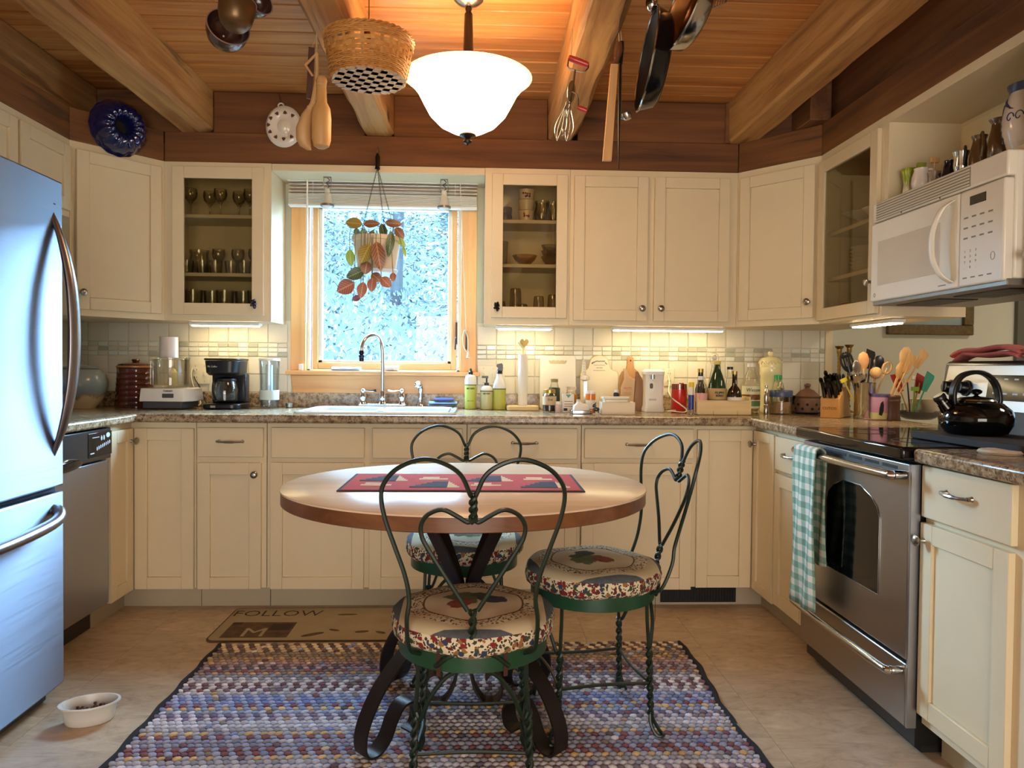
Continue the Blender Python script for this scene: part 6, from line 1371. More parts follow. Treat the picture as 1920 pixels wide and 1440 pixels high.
mb = MB(); mb.tube([(-63*m, .014, 64.5*m), (-66*m, .0145, 69*m), (-68*m, .015, 72*m)], [.019, .020, .016], 14); mb.build('spout_cap', BLACKP, kt)
mb = MB(); mb.tube([(-58.5*m, .0125, 57.5*m), (-60*m, .013, 59.5*m)], [.0188, .0188], 14); mb.build('spout_ring', STEELP, kt)
# wooden bowl behind kettle
p = at(1918, 778, Z=ZS+.002); b = lat('wooden_bowl', 'brown wooden bowl on the stove, cut by the photo edge', 'bowl', (1.66, -1.80, ZS+.0005), .0016, [('bowl', [(18, 0), (22, 2), (34, 30), (38, 62), (36, 62), (30, 28), (.5, 6)], wood('bowl_wood', ss((110, 62, 30), (150, 92, 50), (172, 112, 66)), 2, 18, .4, 0, .3, 0))])
b.location.x, b.location.y = 1.712, -1.90
# cloth and mitt on the backguard top
BGX = SXF+D-.04; zb_ = 1.1725
def lump(name, label, cat, c, sx, sy, h, mat, seed, rz=0):
    rnd = random.Random(seed); rings = []
    for j in range(9):
        th = pi*j/8; rings.append([(sx*math.sin(th)*math.cos(a)*(1+.10*math.sin(3*a+seed)), sy*math.sin(th)*math.sin(a)*(1+.10*math.cos(4*a)), h*.5*(1-math.cos(th))*(1+.12*math.sin(5*a+j))) for a in [2*pi*k/20 for k in range(20)]])
    o = MB().loft(rings, cap=False).build(name, mat, None, ang=80); o.location = c; o.rotation_euler.z = rz; return tag(o, label, cat)
mt = thing('oven_mitt', 'faded red quilted oven mitt lying on the stove backguard', 'oven mitt', (BGX-.0, -1.39, zb_)); RM = M('faded_red_quilt', (208, 118, 106), .95, noise=(40, (186, 92, 84), .8), bump=(70, .6))
for k, (z, sx, nm) in enumerate(((.001, .05, 'lower_layer'), (.021, .045, 'upper_layer'))):
    mb = MB(); rings = []
    for i in range(13):
        u = i/12; y = .18-u*.40; w = sx*(.35+.65*math.sin(min(1, u*1.6+.12)*pi/2)); zz_ = z+.016*math.sin(u*3)+.006*math.sin(u*9+k)-(.05*max(0, .25-u)*2 if k == 0 else .03*max(0, .22-u)*2)
        rings.append([(w*math.cos(a), y, max(zz_, .001 if u > .22 else -1)+.010+.010*math.sin(a)) for a in [2*pi*j/12 for j in range(12)]])
    mb.loft(rings); mb.build(nm, RM, mt, ang=70)
PH = M('straw_quilt', (190, 160, 100), .95, noise=(50, (150, 116, 66), 1.0), bump=(60, .7))
for lab, z in (('lower tan woven potholder on the stove backguard, right', .0005), ('upper tan woven potholder on the stove backguard, right', .0245)):
    mb = MB(); rings = []
    for i in range(9):
        u = i/8; rings.append([(.052*math.cos(a)*(1-.1*(2*u-1)**2), -.10+.2*u, .012+.011*math.sin(a)+.002*math.sin(9*u)) for a in [2*pi*j/12 for j in range(12)]])
    o = mb.loft(rings).build('potholder', PH, None, ang=70); o.location = (BGX, -1.74, zb_+z); tag(o, lab, 'potholder')
p = at(1905, 820, Z=ZS); o = MB().lathe([(.001, 0), (.05, 0), (.055, .006), (.05, .012), (.001, .011)], 24, flute=.04, nfl=12).build('crochet_trivet', M('pale_crochet', (206, 188, 160), .95, bump=(90, .7)), None); o.location = (1.42, -2.10, .9085); tag(o, 'pale crocheted trivet at the right end of the worktop', 'trivet')
# framed picture in the next room
p, q = at(1665, 627, Y=-.03), at(1825, 625, Y=-.03)
pf = thing('framed_picture', 'dark framed picture on the green wall, seen under the microwave', 'picture', ((p.x+q.x)/2, -.002, p.z)); w = (q.x-p.x)/2; FRM = M('dark_gilt_frame', (58, 46, 30), .4, .3, noise=(60, (110, 92, 54), .9)); h = .46; f_ = .055
for nm, c in (('frame_rail', (-w, -.035, 0, w, 0, f_)), ('frame_rail', (-w, -.035, h-f_, w, 0, h)), ('frame_stile', (-w, -.035, f_, -w+f_, 0, h-f_)), ('frame_stile', (w-f_, -.035, f_, w, 0, h-f_))): obox(nm, FRM, pf, *c, .006)
obox('print', M('blue_print', (96, 124, 140), .6, noise=(6, (150, 164, 160), .9)), pf, -w+f_, -.012, f_, w-f_, 0, h-f_)
# ------------------------------------------------------------------ blind, clip lamps, hanging plant at the window
BL = M('white_blind', (236, 232, 222), .5)
yb_ = -.062; zb = lambda y, px=720: at(px, y, Y=yb_).z
bd = thing('window_blind', 'raised white slatted blind across the top of the window', 'blind', ((cx0+cx1)/2, yb_, zb(390))); oz = bd.location.z; w = (cx1-cx0)/2+.004
obox('head_rail', BL, bd, -w, -.028, zb(345)-oz, w, .03, zb(333)-oz, .003)
for k, y in enumerate((350.5, 357, 363.5)): obox('slat', BL, bd, -w+.006, -.024, zb(y)-oz, w-.006, .024, zb(y)-oz+.003)
for k in range(8): obox('slat', BL, bd, -w+.006, -.025, (k)*.0066+.012, w-.006, .025, k*.0066+.0165, .001)
obox('bottom_rail', BL, bd, -w+.004, -.026, 0, w-.004, .026, .011, .003)
for px in (589, 854):
    x = at(px, 360, Y=yb_).x-bd.location.x; MB().tube([(x, -.027, .05), (x, -.027, zb(340)-oz)], .0012, 5).build('ladder_cord', BL, bd)
x = at(576, 400, Y=-.1).x-bd.location.x; MB().tube([(x, -.036, zb(338)-oz), (x-.006, -.036, at(573, 605, Y=-.1).z-oz)], .005, 8).build('wand', BL, bd)
x = at(863, 348, Y=-.1).x-bd.location.x
MB().tube([(x, -.034, zb(346)-oz), (at(874, 620, Y=-.1).x-bd.location.x, -.034, at(874, 622, Y=-.1).z-oz)], .0016, 6).build('pull_cord', BL, bd)
p = at(874, 640, Y=-.04); cl = thing('cord_cleat', 'pale cleat with wound blind cord and tassel on the right window casing', 'cleat', (p.x, -.0225, p.z)); IV = M('ivory_cord', (226, 212, 182), .8)
mb = MB(); mb.tube(smooth_path([(-.008, -.012, .06), (-.018, -.014, .02), (-.014, -.014, -.025), (.004, -.014, -.055), (.012, -.014, -.03), (.008, -.014, .02)], 4, True), .004, 6, True); mb.build('wound_cord', IV, cl)
MB().box(-.004, -.012, -.05, .004, 0, .055).build('cleat_bar', M('bronze_crank', (60, 44, 34), .4, .6), cl, .002)
MB().lathe([(.002, -.05), (.006, -.058), (.008, -.08), (.011, -.088), (.001, -.09)], 10, c=(.012, -.014, 0)).build('tassel', IV, cl)
def clip_lamp(label, px):
    p = at(px, 332, Y=-.17); r = thing('clip_lamp', label, 'lamp', (p.x, -.17, 2.1055), group='small spot lamps above the window'); m = mpp(-.17); GM = M('grey_lamp_metal', (150, 148, 142), .35, .8)
    mb = MB(); mb.tube(smooth_path([(-6*m, 0, 0), (-7*m, 0, -10*m), (-7*m, 0, -24*m), (0, 0, -25*m), (7*m, 0, -24*m), (7*m, 0, -10*m), (6*m, 0, 0)], 4), .0022, 6); mb.box(-7*m, -.008, -.003, 7*m, .008, 0); mb.build('bracket', GM, r)
    mb = MB(); mb.tube(smooth_path([(0, 0, -2*m), (4*m, 0, -6*m), (-2*m, 0, -11*m), (3*m, 0, -16*m), (0, 0, -22*m)], 4), .002, 6); mb.build('wire', BLACKM, r)
    MB().lathe([(3.4*m, -21*m), (5.2*m, -23*m), (4.6*m, -29*m), (6*m, -31*m), (11*m, -50*m), (12*m, -52*m), (11.4*m, -52*m), (5.4*m, -31.5*m), (.5*m, -31*m)], 20).build('shade', M('frosted_shade', (214, 210, 200), .35), r)
    MB().lathe([(12.3*m, -50*m), (12.6*m, -54*m), (11*m, -54.5*m)], 20, cap=False).build('shade_ring', GM, r)
    MB().lathe([(10.6*m, -53*m), (7*m, -56.5*m), (.5*m, -57.5*m)], 18).build('bulb', M('unlit_bulb', (238, 240, 238), .2), r)
clip_lamp('small spot lamp hanging above the left side of the window', 614); clip_lamp('small spot lamp hanging above the right side of the window', 833)

def leafmat(nm, c1, c2, vein):
    t = NT(nm); tc = t.n('ShaderNodeTexCoord'); x, y, z = t.sep(tc.outputs['Object']); ay = t.math('ABSOLUTE', y)
    s = t.math('FRACT', t.math('SUBTRACT', t.math('MULTIPLY', x, 7.), t.math('MULTIPLY', ay, 8.)))
    v = t.math('MAXIMUM', t.math('LESS_THAN', s, .15), t.math('LESS_THAN', ay, .022)); n = t.noise(t.coord((1, 1, 1)), 3, 3)
    t.set(col=t.mix(t.math('MULTIPLY', v, .75), t.mix(n, srgb(*c1), srgb(*c2)), srgb(*vein)), rough=.4); return t.mat
LM = dict(b=leafmat('leaf_brown', (104, 62, 44), (132, 84, 58), (196, 150, 110)), r=leafmat('leaf_russet', (140, 76, 58), (168, 104, 82), (216, 164, 140)), g=leafmat('leaf_dark_green', (44, 66, 40), (70, 92, 56), (140, 160, 110)), o=leafmat('leaf_olive', (128, 110, 44), (150, 132, 58), (190, 176, 96)), l=leafmat('leaf_lime', (132, 176, 60), (160, 200, 86), (206, 226, 150)), p=leafmat('leaf_purple', (122, 76, 92), (150, 104, 116), (190, 150, 160)))
Yp = -.345; mp_ = mpp(Yp); pc = at(707, 446, Y=Yp); pz = pc.z
pt_ = thing('hanging_plant', 'trailing red-veined plant in a beige pot hanging before the window', 'plant', (pc.x, Yp, pz-.165)); zo = .165
POT = M('beige_pot', (222, 206, 180), .6)
MB().lathe([(33*mp_, 0), (35*mp_, .004), (43*mp_, zo-.022), (46*mp_, zo-.020), (46.5*mp_, zo), (44*mp_, zo), (41*mp_, zo-.02), (34*mp_, .01), (.5*mp_, .008)], 28).build('pot', POT, pt_)
MB().lathe([(36*mp_, -.012), (39*mp_, .004), (38*mp_, .006), (34*mp_, -.008), (.5*mp_, -.009)], 24).build('saucer', M('white_saucer', (226, 226, 222), .4), pt_)
MB().lathe([(41*mp_, zo-.018), (20*mp_, zo-.012), (.5*mp_, zo-.01)], 20).build('soil', M('potting_soil', (52, 40, 30), .95), pt_)
hk = at(713, 278, Y=-.29); hz = hk.z-pt_.location.z; CHN = M('black_chain', (26, 22, 20), .4, .6)
mb = MB(); mb.tube(smooth_path([(0, .068, hz-.012), (0, .03, hz-.018), (0, .005, hz-.01), (0, -.008, hz-.03), (0, 0, hz-.045)], 4), .0022, 6); mb.build('hook', GOLDB, pt_)
MB().lathe([(.004, hz-.04), (.012, hz-.06), (.010, hz-.10), (.013, hz-.12), (.004, hz-.125)], 8).build('chain_knot', CHN, pt_)
for (ax, ay) in ((-24*mp_, -36*mp_), (20*mp_, -40*mp_), (34*mp_, 26*mp_)):
    mb = MB(); p0 = Vector((0, 0, hz-.11)); p1 = Vector((ax, ay, zo)); n = 46
    for k in range(n):
        c = p0.lerp(p1, (k+.5)/n); d_ = (p1-p0)/n*.62; s = Vector((.0028, 0, 0)) if k % 2 else Vector((0, .0028, 0))
        mb.tube([c-d_, c-d_*.5+s, c+d_*.5+s, c+d_, c+d_*.5-s, c-d_*.5-s], .0010, 4, True)
    tag(mb.build('chain', CHN, pt_), kind='stuff')
def leafmesh():
    vs = []; fs = []; n = 10; cols = 5
    for i in range(n+1):
        u = i/n; w = .29*math.sin(pi*u**.85)**.75*(1 if 0 < i < n else .02)
        for j in range(cols):
            v = -1+2*j/(cols-1); vs.append((u, v*w, -.10*(u-.5)**2*2+.05*abs(v)*w*2+.02*math.sin(u*6)*v))
    for i in range(n):
        for j in range(cols-1): a = i*cols+j; fs.append((a, a+1, a+cols+1, a+cols))
    me = bpy.data.meshes.new('leaf'); me.from_pydata(vs, [], fs); me.shade_smooth(); return me
LMESH = {}
for k_, mt_ in LM.items(): me_ = leafmesh(); me_.materials.append(mt_); LMESH[k_] = me_
STM = M('plant_stem', (110, 104, 62), .6); rnd = random.Random(3); mbS = []
for cx_, cy_, ln, wd, ang, col, dy in ((455, 275, 230, 145, 175, 'o', -.02), (700, 285, 225, 105, 2, 'b', -.03), (995, 280, 235, 105, -5, 'b', -.03), (1075, 410, 180, 110, -50, 'b', -.06), (850, 370, 190, 110, 105, 'g', -.08), (945, 560, 350, 110, -97, 'g', -.15), (1085, 520, 220, 85, -45, 'l', -.05), (1140, 660, 150, 45, -75, 'l', -.03),
    (410, 745, 230, 115, -85, 'l', -.05), (610, 690, 280, 190, -115, 'o', -.15), (790, 720, 400, 175, -80, 'b', -.17), (620, 880, 180, 150, -100, 'b', -.13), (480, 960, 265, 160, 205, 'g', -.12), (345, 1140, 265, 200, 208, 'r', -.10), (565, 1180, 225, 130, -100, 'r', -.12), (490, 1290, 130, 85, 200, 'p', -.09), (700, 1110, 190, 125, -95, 'r', -.13), (760, 1010, 165, 130, -40, 'b', -.12), (890, 1075, 185, 135, -45, 'r', -.12), (985, 1005, 125, 85, -90, 'r', -.10), (490, 400, 120, 75, -100, 'g', .0), (570, 400, 100, 60, 80, 'l', .02), (700, 420, 110, 80, 70, 'g', .0), (470, 470, 90, 40, -60, 'p', -.03)):
    P_ = at(600+cx_*.1389, 380+cy_*.1389, Y=Yp+dy); s = ln*.1389*mpp(Yp+dy); a = math.radians(ang)
    o = bpy.data.objects.new('leaf', LMESH[col]); COL.objects.link(o); o.parent = pt_
    d_ = Vector((math.cos(a), 0, math.sin(a))); ctr = P_-pt_.location; st_ = ctr-d_*s*.5
    nrm = Vector((rnd.uniform(-.2, .2), -1, rnd.uniform(-.1, .3))); nrm = (nrm-d_*nrm.dot(d_)).normalized(); yv = nrm.cross(d_)
    wsc = wd/ln/.55
    o.matrix_local = Matrix(((d_.x*s, yv.x*s*wsc, nrm.x*s, st_.x), (d_.y*s, yv.y*s*wsc, nrm.y*s, st_.y), (d_.z*s, yv.z*s*wsc, nrm.z*s, st_.z), (0, 0, 0, 1)))
    root = Vector((max(-.09, min(.09, st_.x*.7)), -.06 if dy < -.05 else -.02, zo-.012)); rim = Vector((max(-.11, min(.11, st_.x*.9)), min(-.118, st_.y*.8) if st_.z < zo else root.y, zo+.012))
    if st_.z >= zo: rim = root.lerp(st_, .5)+Vector((0, 0, .01))
    mb = MB(); mb.tube(smooth_path([root, rim, st_.lerp(rim, .3)+Vector((0, -.004, -.005)), st_+d_*s*.04], 4), .0016, 5); mb.build('stem', STM, pt_)

# ------------------------------------------------------------------ things hung from the timbers
p = at(222, 236, X=-1.71); n45 = Vector((.766, -.643, 0)).normalized()
bdp = thing('bundt_mould', 'dark blue swirled ring cake mould hung on the left corner timber', 'cake mould', Vector((XUL+.135, -.45, p.z))+n45*.004, math.atan2(n45.y, n45.x)+pi/2)
rings = []; R = .128
for r_, z_ in ((1.0, 0), (1.03, .003), (1.0, .008), (.97, .02), (.88, .05), (.74, .078), (.58, .092), (.44, .090), (.34, .078), (.29, .05), (.27, .01)):
    rings.append([(R*r_*(1+.035*math.cos(16*(a-z_*9))*(.3 if r_ > .99 else 1))*math.cos(a), -z_*(1+.06*math.cos(16*(a-z_*9))), R*r_*(1+.035*math.cos(16*(a-z_*9))*(.3 if r_ > .99 else 1))*math.sin(a)) for a in [2*pi*k/96 for k in range(96)]])
MB().loft(rings, cap=False).build('mould', M('cobalt_enamel', (18, 24, 78), .08, coat=.8), bdp, ang=70)
mb = MB(); mb.M = Rm(pi/2, 'X'); mb.lathe([(R*.30, .0), (R*.30, .006), (.001, .006)], 20); mb.build('centre_well', BLACKM, bdp)
# white oval mould
p = at(533, 238, Y=-.29); m = mpp(-.29); wm = thing('ceramic_mould', 'white ceramic wall mould with brown leaf print on the back timber', 'mould', (p.x, YU-.0015, p.z)); CW2 = M('glazed_white_mould', (236, 228, 216), .2, coat=.4)
mb = MB(); mb.M = Rm(pi/2, 'X'); mb.lathe([(29*m, 0), (32*m, .006), (33*m, .018), (29*m, .030), (22*m, .032), (18*m, .026), (12*m, .024), (9*m, .030), (4*m, .036), (.5*m, .037)], 40, sy=1.16); mb.build('dish', CW2, wm)
mb = MB(); mb.tube([(-6*m+5*m*math.cos(a), -.012, 38*m+5*m*math.sin(a)) for a in [2*pi*k/14 for k in range(14)]], 1.6*m, 6, True); mb.build('hanging_loop', CW2, wm)
mb = MB(); mb.tube([(-7*m, -.008, 42*m), (-11*m, -.004, 62*m)], .001, 5); mb.tube([(-5*m, -.008, 42*m), (-11*m, -.004, 62*m)], .001, 5); mb.build('wire', M('rusty_wire', (90, 56, 36), .6, .5), wm)
BRP = M('brown_leaf_print', (88, 54, 38), .5)
for k in range(9):
    a = .9+k*.55; c = Vector((24*m*math.cos(a), -.0335, 27*m*math.sin(a)))
    for e in (-.5, 0, .5):
        mb = MB(); mb.M = Tm(*c) @ Rm(a+e, 'Y') @ Tm(3*m, 0, 0) @ Rm(pi/2, 'X'); mb.lathe([(3.8*m, 0), (3.6*m, .0008), (.1*m, .001)], 7, sy=.36); mb.build('leaf_print', BRP, wm)
# bunch of wooden tools from the second joist
Yh = -1.505; m = mpp(Yh); H = lambda x, y, dy=0: at(x, y, Y=Yh+dy)
tops = H(594, 62)
def hung(name, label, cat, px, py, dy=0): q = H(px, py, dy); r = thing(name, label, cat, q); return r, q
r, q = hung('wooden_paddle', 'dark flat wooden paddle hanging left in the wooden tool bunch', 'utensil', 583, 88, .03); L = lambda x, y, dy=0, q_=None: H(x, y, dy)-q_
mb = MB(); mb.loft([[(L(579, 88, .03, q)+Vector(e))[:] for e in ((0, -.003, 0), (0, .003, 0))]+[(L(590, 90, .03, q)+Vector(e))[:] for e in ((0, .003, 0), (0, -.003, 0))], [(L(574, 184, .03, q)+Vector(e))[:] for e in ((0, -.004, 0), (0, .004, 0))]+[(L(586, 187, .03, q)+Vector(e))[:] for e in ((0, .004, 0), (0, -.004, 0))]]); mb.build('paddle', DWOOD, r, .001)
mb = MB(); mb.tube([L(585, 90, .03, q), tops-q], .0011, 5); mb.build('string', STRING, r)
r, q = hung('wooden_scoop', 'long wooden scoop with hooked handle in the hanging tool bunch', 'utensil', 592, 100)
P = [L(594, 100, 0, q), L(573, 122, 0, q), L(586, 142, 0, q)]; mb = MB(); mb.tube(P, [.004, .0055, .004], 7); mb.build('hook', BEECH, r)
mb = MB(); mb.tube(smooth_path([L(594, 100, 0, q), L(594, 140, 0, q), L(588, 185, 0, q), L(580, 205, 0, q)], 5), [.006]*8+[.008]*6+[.011]*2, 8); mb.build('handle', BEECH, r)
mb = MB(); rings = []
for y, x0_, x1_, d_ in ((198, 578, 587, .008), (215, 565, 584, .014), (240, 555, 583, .022), (262, 555, 583, .022), (274, 562, 583.5, .014), (281, 575, 584, .004)):
    a_, b_ = L(x0_, y, 0, q), L(x1_, y, 0, q); c = (a_+b_)/2; w_ = (b_-a_).length/2; rings.append([(c.x+w_*math.cos(t_), c.y+d_*math.sin(t_), c.z) for t_ in [2*pi*k/14 for k in range(14)]])
mb.loft(rings); mb.build('bowl', BEECH, r, ang=60)
mb = MB(); mb.tube([L(592, 106, 0, q), tops-q], .0011, 5); mb.build('string', STRING, r)
r, q = hung('wooden_masher', 'bottle-shaped wooden masher, rightmost in the hanging tool bunch', 'utensil', 603, 145, -.01); zz_ = lambda y: L(603, y, -.01, q).z
mb = MB(); mb.lathe([(.001, zz_(143)), (8*m, zz_(145)), (10.5*m, zz_(152)), (8.5*m, zz_(159)), (9*m, zz_(172)), (10*m, zz_(192)), (16*m, zz_(204)), (18*m, zz_(222)), (17.5*m, zz_(262)), (14*m, zz_(274)), (8*m, zz_(278)), (.001, zz_(279))][::-1], 24); mb.build('masher', wood('masher_wood', ss((170, 118, 62), (200, 152, 92), (214, 170, 112)), 2, 14, .5, .8, .2, .1), r)
mb = MB(); mb.tube([(9.2*m*math.cos(a), 9.2*m*math.sin(a), zz_(160)) for a in [2*pi*k/14 for k in range(14)]], .0016, 5, True); mb.tube([(-8*m, 0, zz_(160)), tops-q], .0011, 5); mb.build('string', STRING, r)
# basket
pb = at(692, 112, Y=-1.5); m = mpp(-1.5); bk = thing('basket', 'round woven splint basket with wrapped handle hung from the second joist', 'basket', (pb.x, -1.5, at(692, 152, Y=-1.5).z)); SPL = wood('basket_splint', ss((150, 96, 40), (192, 134, 66), (216, 164, 92)), 0, 30, .6, 0, 1, .2); SPL2 = M('pale_basket_splint', (224, 208, 184), .7, noise=(30, (176, 150, 118), .8))
Hb = 74*m; rad = lambda z: (66+15*(z/Hb)**.8)*m; NS = 28
def weaver(z, ph, th, rr, nm='weaver', mt=SPL):
    mb = MB(); N = NS*4; pts = []
    for k in range(N):
        a = 2*pi*k/N; pts.append(((rad(z)+.0022*math.cos(NS*a/2*1+ph))*math.cos(a), (rad(z)+.0022*math.cos(NS*a/2+ph))*math.sin(a), z))
    if th <= .004: mb.tube(pts, th, 5, True)
    else:
        rings = [[tuple(Vector(p_)+Vector((p_[0], p_[1], 0)).normalized()*e+Vector((0, 0, f))) for e, f in ((-.0008, -th), (.0008, -th), (.0008, th), (-.0008, th))] for p_ in pts]; mb.loft(rings, loop=True)
    mb.build(nm, mt, bk)
for i in range(9): weaver(.003+i*.0058, pi*(i % 2), .0031, 0)
for i in range(3): weaver(.061+i*.0150, pi*(i % 2), .0068, 0, 'wide_band')
for i in range(5): weaver(.107+i*.0058, pi*(i % 2), .0031, 0)
for k in range(NS):
    a = 2*pi*k/NS; mb = MB(); mb.strip([Vector((rad(z)*math.cos(a), rad(z)*math.sin(a), z)) for z in (0, Hb*.33, Hb*.66, Hb)], .0115, .0014, (-math.sin(a), math.cos(a), 0)); mb.build('stake', SPL, bk)
mb = MB()
for ph in (0, pi): mb.tube([((rad(Hb)+.003*math.cos(20*a+ph))*math.cos(a), (rad(Hb)+.003*math.cos(20*a+ph))*math.sin(a), Hb+.004*math.sin(20*a+ph)) for a in [2*pi*k/160 for k in range(160)]], .0042, 5, True)
mb.build('braided_rim', SPL, bk)
MB().lathe([(.001, .001), (rad(0)-.001, .001), (rad(0)-.001, .003), (.001, .003)], 32).build('base_disc', SPL2, bk)
for k in range(9):
    for e in (0, 1):
        o_ = -.10+k*.025; Lh = math.sqrt(max(0, rad(0)**2-o_**2))
        if Lh > .02:
            mb = MB(); mb.M = Rm(e*pi/2+.4, 'Z'); mb.box(o_-.0115, -Lh, -.0012-.0002*((k+e) % 2), o_+.0115, Lh, .001); mb.build('base_splint', SPL2, bk)
th_ = at(684, 22, Y=-1.5)-bk.location
mb = MB(); hp = smooth_path([(0, -rad(Hb)*.0-.1, Hb*.9), (-.005, -.07, Hb+.02), (-.012, -.02, Hb+.045), (-.014, .02, Hb+.045), (-.005, .07, Hb+.02), (0, .1, Hb*.9)], 6)
mb.tube(hp, .0075, 8); mb.build('handle', M('handle_bark', (150, 82, 40), .6), bk)
for k in range(9):
    i = 8+k*2; i = min(i, len(hp)-2); d_ = (hp[i+1]-hp[i-1]).normalized(); s_ = Vector((1, 0, 0)); u_ = d_.cross(s_)
    mb = MB(); mb.tube([hp[i]+(s_*math.cos(a)+u_*math.sin(a))*.010+d_*.004*math.sin(a) for a in [2*pi*q_/10 for q_ in range(10)]], .0026, 5, True); mb.build('handle_wrap', M('handle_wrap', (178, 96, 46), .6), bk)
mb = MB(); mb.tube([(-.010, 0, Hb+.05), (.0, -.005, Hb+.075), (-.002, 0, ZC-.02-bk.location.z)], .0022, 6); mb.build('hanger_wire', GOLDB, bk)
# rotary egg beater
Yh = -1.53; m = mpp(Yh); q = H(1072, 112); RP = M('red_painted_wood', (192, 40, 30), .35, coat=.4); TS = M('tinned_steel', (190, 186, 180), .25, 1)
r = thing('egg_beater', 'old hand egg beater with red handles hung from the third joist', 'egg beater', q)
a_, b_ = L(1066, 108, 0, q), L(1103, 122, 0, q); mb = MB(); mb.tube([a_, a_.lerp(b_, .15), a_.lerp(b_, .5), a_.lerp(b_, .85), b_], [.009, .0105, .0115, .0105, .009], 12); mb.build('grip', RP, r)
mb = MB(); mb.tube(smooth_path([L(1066, 112, 0, q), L(1065, 126, 0, q), L(1075, 131, 0, q), L(1092, 135, 0, q), L(1102, 128, 0, q), L(1103, 120, 0, q)], 4), .003, 6); mb.tube([L(1078, 131, 0, q), L(1075, 155, 0, q), L(1068, 195, 0, q)], .0042, 7); mb.build('frame', TS, r)
mb = MB(); c = L(1071, 172, -.006, q); mb.M = Tm(*c) @ Rm(.2, 'Y') @ Rm(1.15, 'Z') @ Rm(pi/2, 'X'); mb.lathe([(.001, -.002), (.034, -.002), (.036, 0), (.034, .002), (.001, .002)], 28, flute=.02, nfl=14); mb.build('gear_wheel', TS, r)
mb = MB(); mb.tube(smooth_path([L(1072, 172, -.01, q), L(1080, 176, -.012, q), L(1084, 186, -.012, q), L(1084, 200, -.012, q)], 4), .0025, 6); mb.build('crank', TS, r)
a_, b_ = L(1083, 201, -.012, q), L(1100, 208, -.012, q); mb = MB(); mb.tube([a_, a_.lerp(b_, .5), b_], [.007, .009, .008], 10); mb.build('crank_knob', RP, r)
for sgn in (-1, 1):
    for az in (0, pi/2):
        mb = MB(); c0, c1 = L(1066+sgn*3, 190, 0, q), L(1054+sgn*9, 264, 0, q); n = 14; ax_ = (c1-c0); sd = Vector((math.cos(az+.3), math.sin(az+.3), 0))
        for s in (-1, 1):
            mb.strip([c0+ax_*(k/n)+sd*s*.020*math.sin(pi*(k/n)**1.6) for k in range(n+1)], .004, .0012, sd.cross(ax_.normalized()).normalized())
        mb.build('beater_loop', TS, r)
mb = MB(); mb.tube([L(1066, 190, 0, q), L(1056, 262, 0, q)], .0018, 5); mb.build('shaft', TS, r)
mb = MB(); mb.tube([L(1071, 112, 0, q), L(1073, 54, 0, q)], .0016, 5); mb.build('string', STRING, r)
# wooden stick, steel and small ladle by the third joist
Yh = -1.47; m = mpp(Yh)
r, q = hung('wooden_paddle_knife', 'long square wooden stick with turned handle hung right of the third joist', 'utensil', 1160, 80)
mb = MB(); P = [L(1161, 80, 0, q), L(1160, 92, 0, q), L(1158, 102, 0, q), L(1156, 114, 0, q), L(1154, 121, 0, q)]; mb.tube(P, [.010, .0145, .013, .009, .011], 12); mb.build('handle', M('turned_brown_handle', (110, 64, 38), .4), r)
mb = MB(); a0_, a1_ = L(1152, 121, 0, q), L(1138, 302, 0, q); mb.loft([[tuple(c+Vector((x*w_, y*.008, 0))) for x, y in ((-1, -1), (1, -1), (1, 1), (-1, 1))] for c, w_ in ((a0_, .0125), (a0_.lerp(a1_, .5), .014), (a1_, .0155))]); mb.build('stick', wood('pale_stick', ss((186, 130, 72), (208, 156, 96), (222, 176, 118)), 2, 26, .5, 0, .06, .05), r, .001)
mb = MB(); mb.tube([L(1161, 82, 0, q), L(1160, 62, .0, q)], .0015, 5); mb.build('string', STRING, r)
r, q = hung('sharpening_steel', 'thin dark sharpening steel hanging beside the wooden stick', 'sharpening steel', 1163, 90, .02)
mb = MB(); mb.tube([L(1166, 78, .02, q), L(1165, 90, .02, q), L(1163, 120, .02, q)], [.008, .010, .008], 8); mb.build('handle', BLACKP, r)
mb = MB(); mb.tube([L(1163, 120, .02, q), L(1161, 220, .02, q), L(1160, 318, .02, q)], [.0048, .0042, .0018], 8); mb.build('rod', M('dark_steel_rod', (70, 66, 62), .3, .9), r)
mb = MB(); mb.tube([L(1166, 80, .02, q), L(1164, 58, .02, q)], .0014, 5); mb.build('string', STRING, r)
r, q = hung('small_ladle', 'tiny steel dipper hooked beside the sharpening steel', 'ladle', 1167, 150, .03)
mb = MB(); mb.tube(smooth_path([L(1166, 80, .03, q), L(1165, 150, .03, q), L(1164, 205, .03, q), L(1164, 220, .03, q), L(1168, 223, .03, q)], 5), .0024, 6); mb.build('handle', TS, r)
mb = MB(); mb.M = Tm(*L(1175, 215, .03, q)) @ Rm(-.3, 'Y'); mb.lathe([(.001, -.019), (.012, -.017), (.0185, -.006), (.019, .004), (.018, .004), (.011, -.014), (.001, -.016)], 18); mb.build('bowl', TS, r)
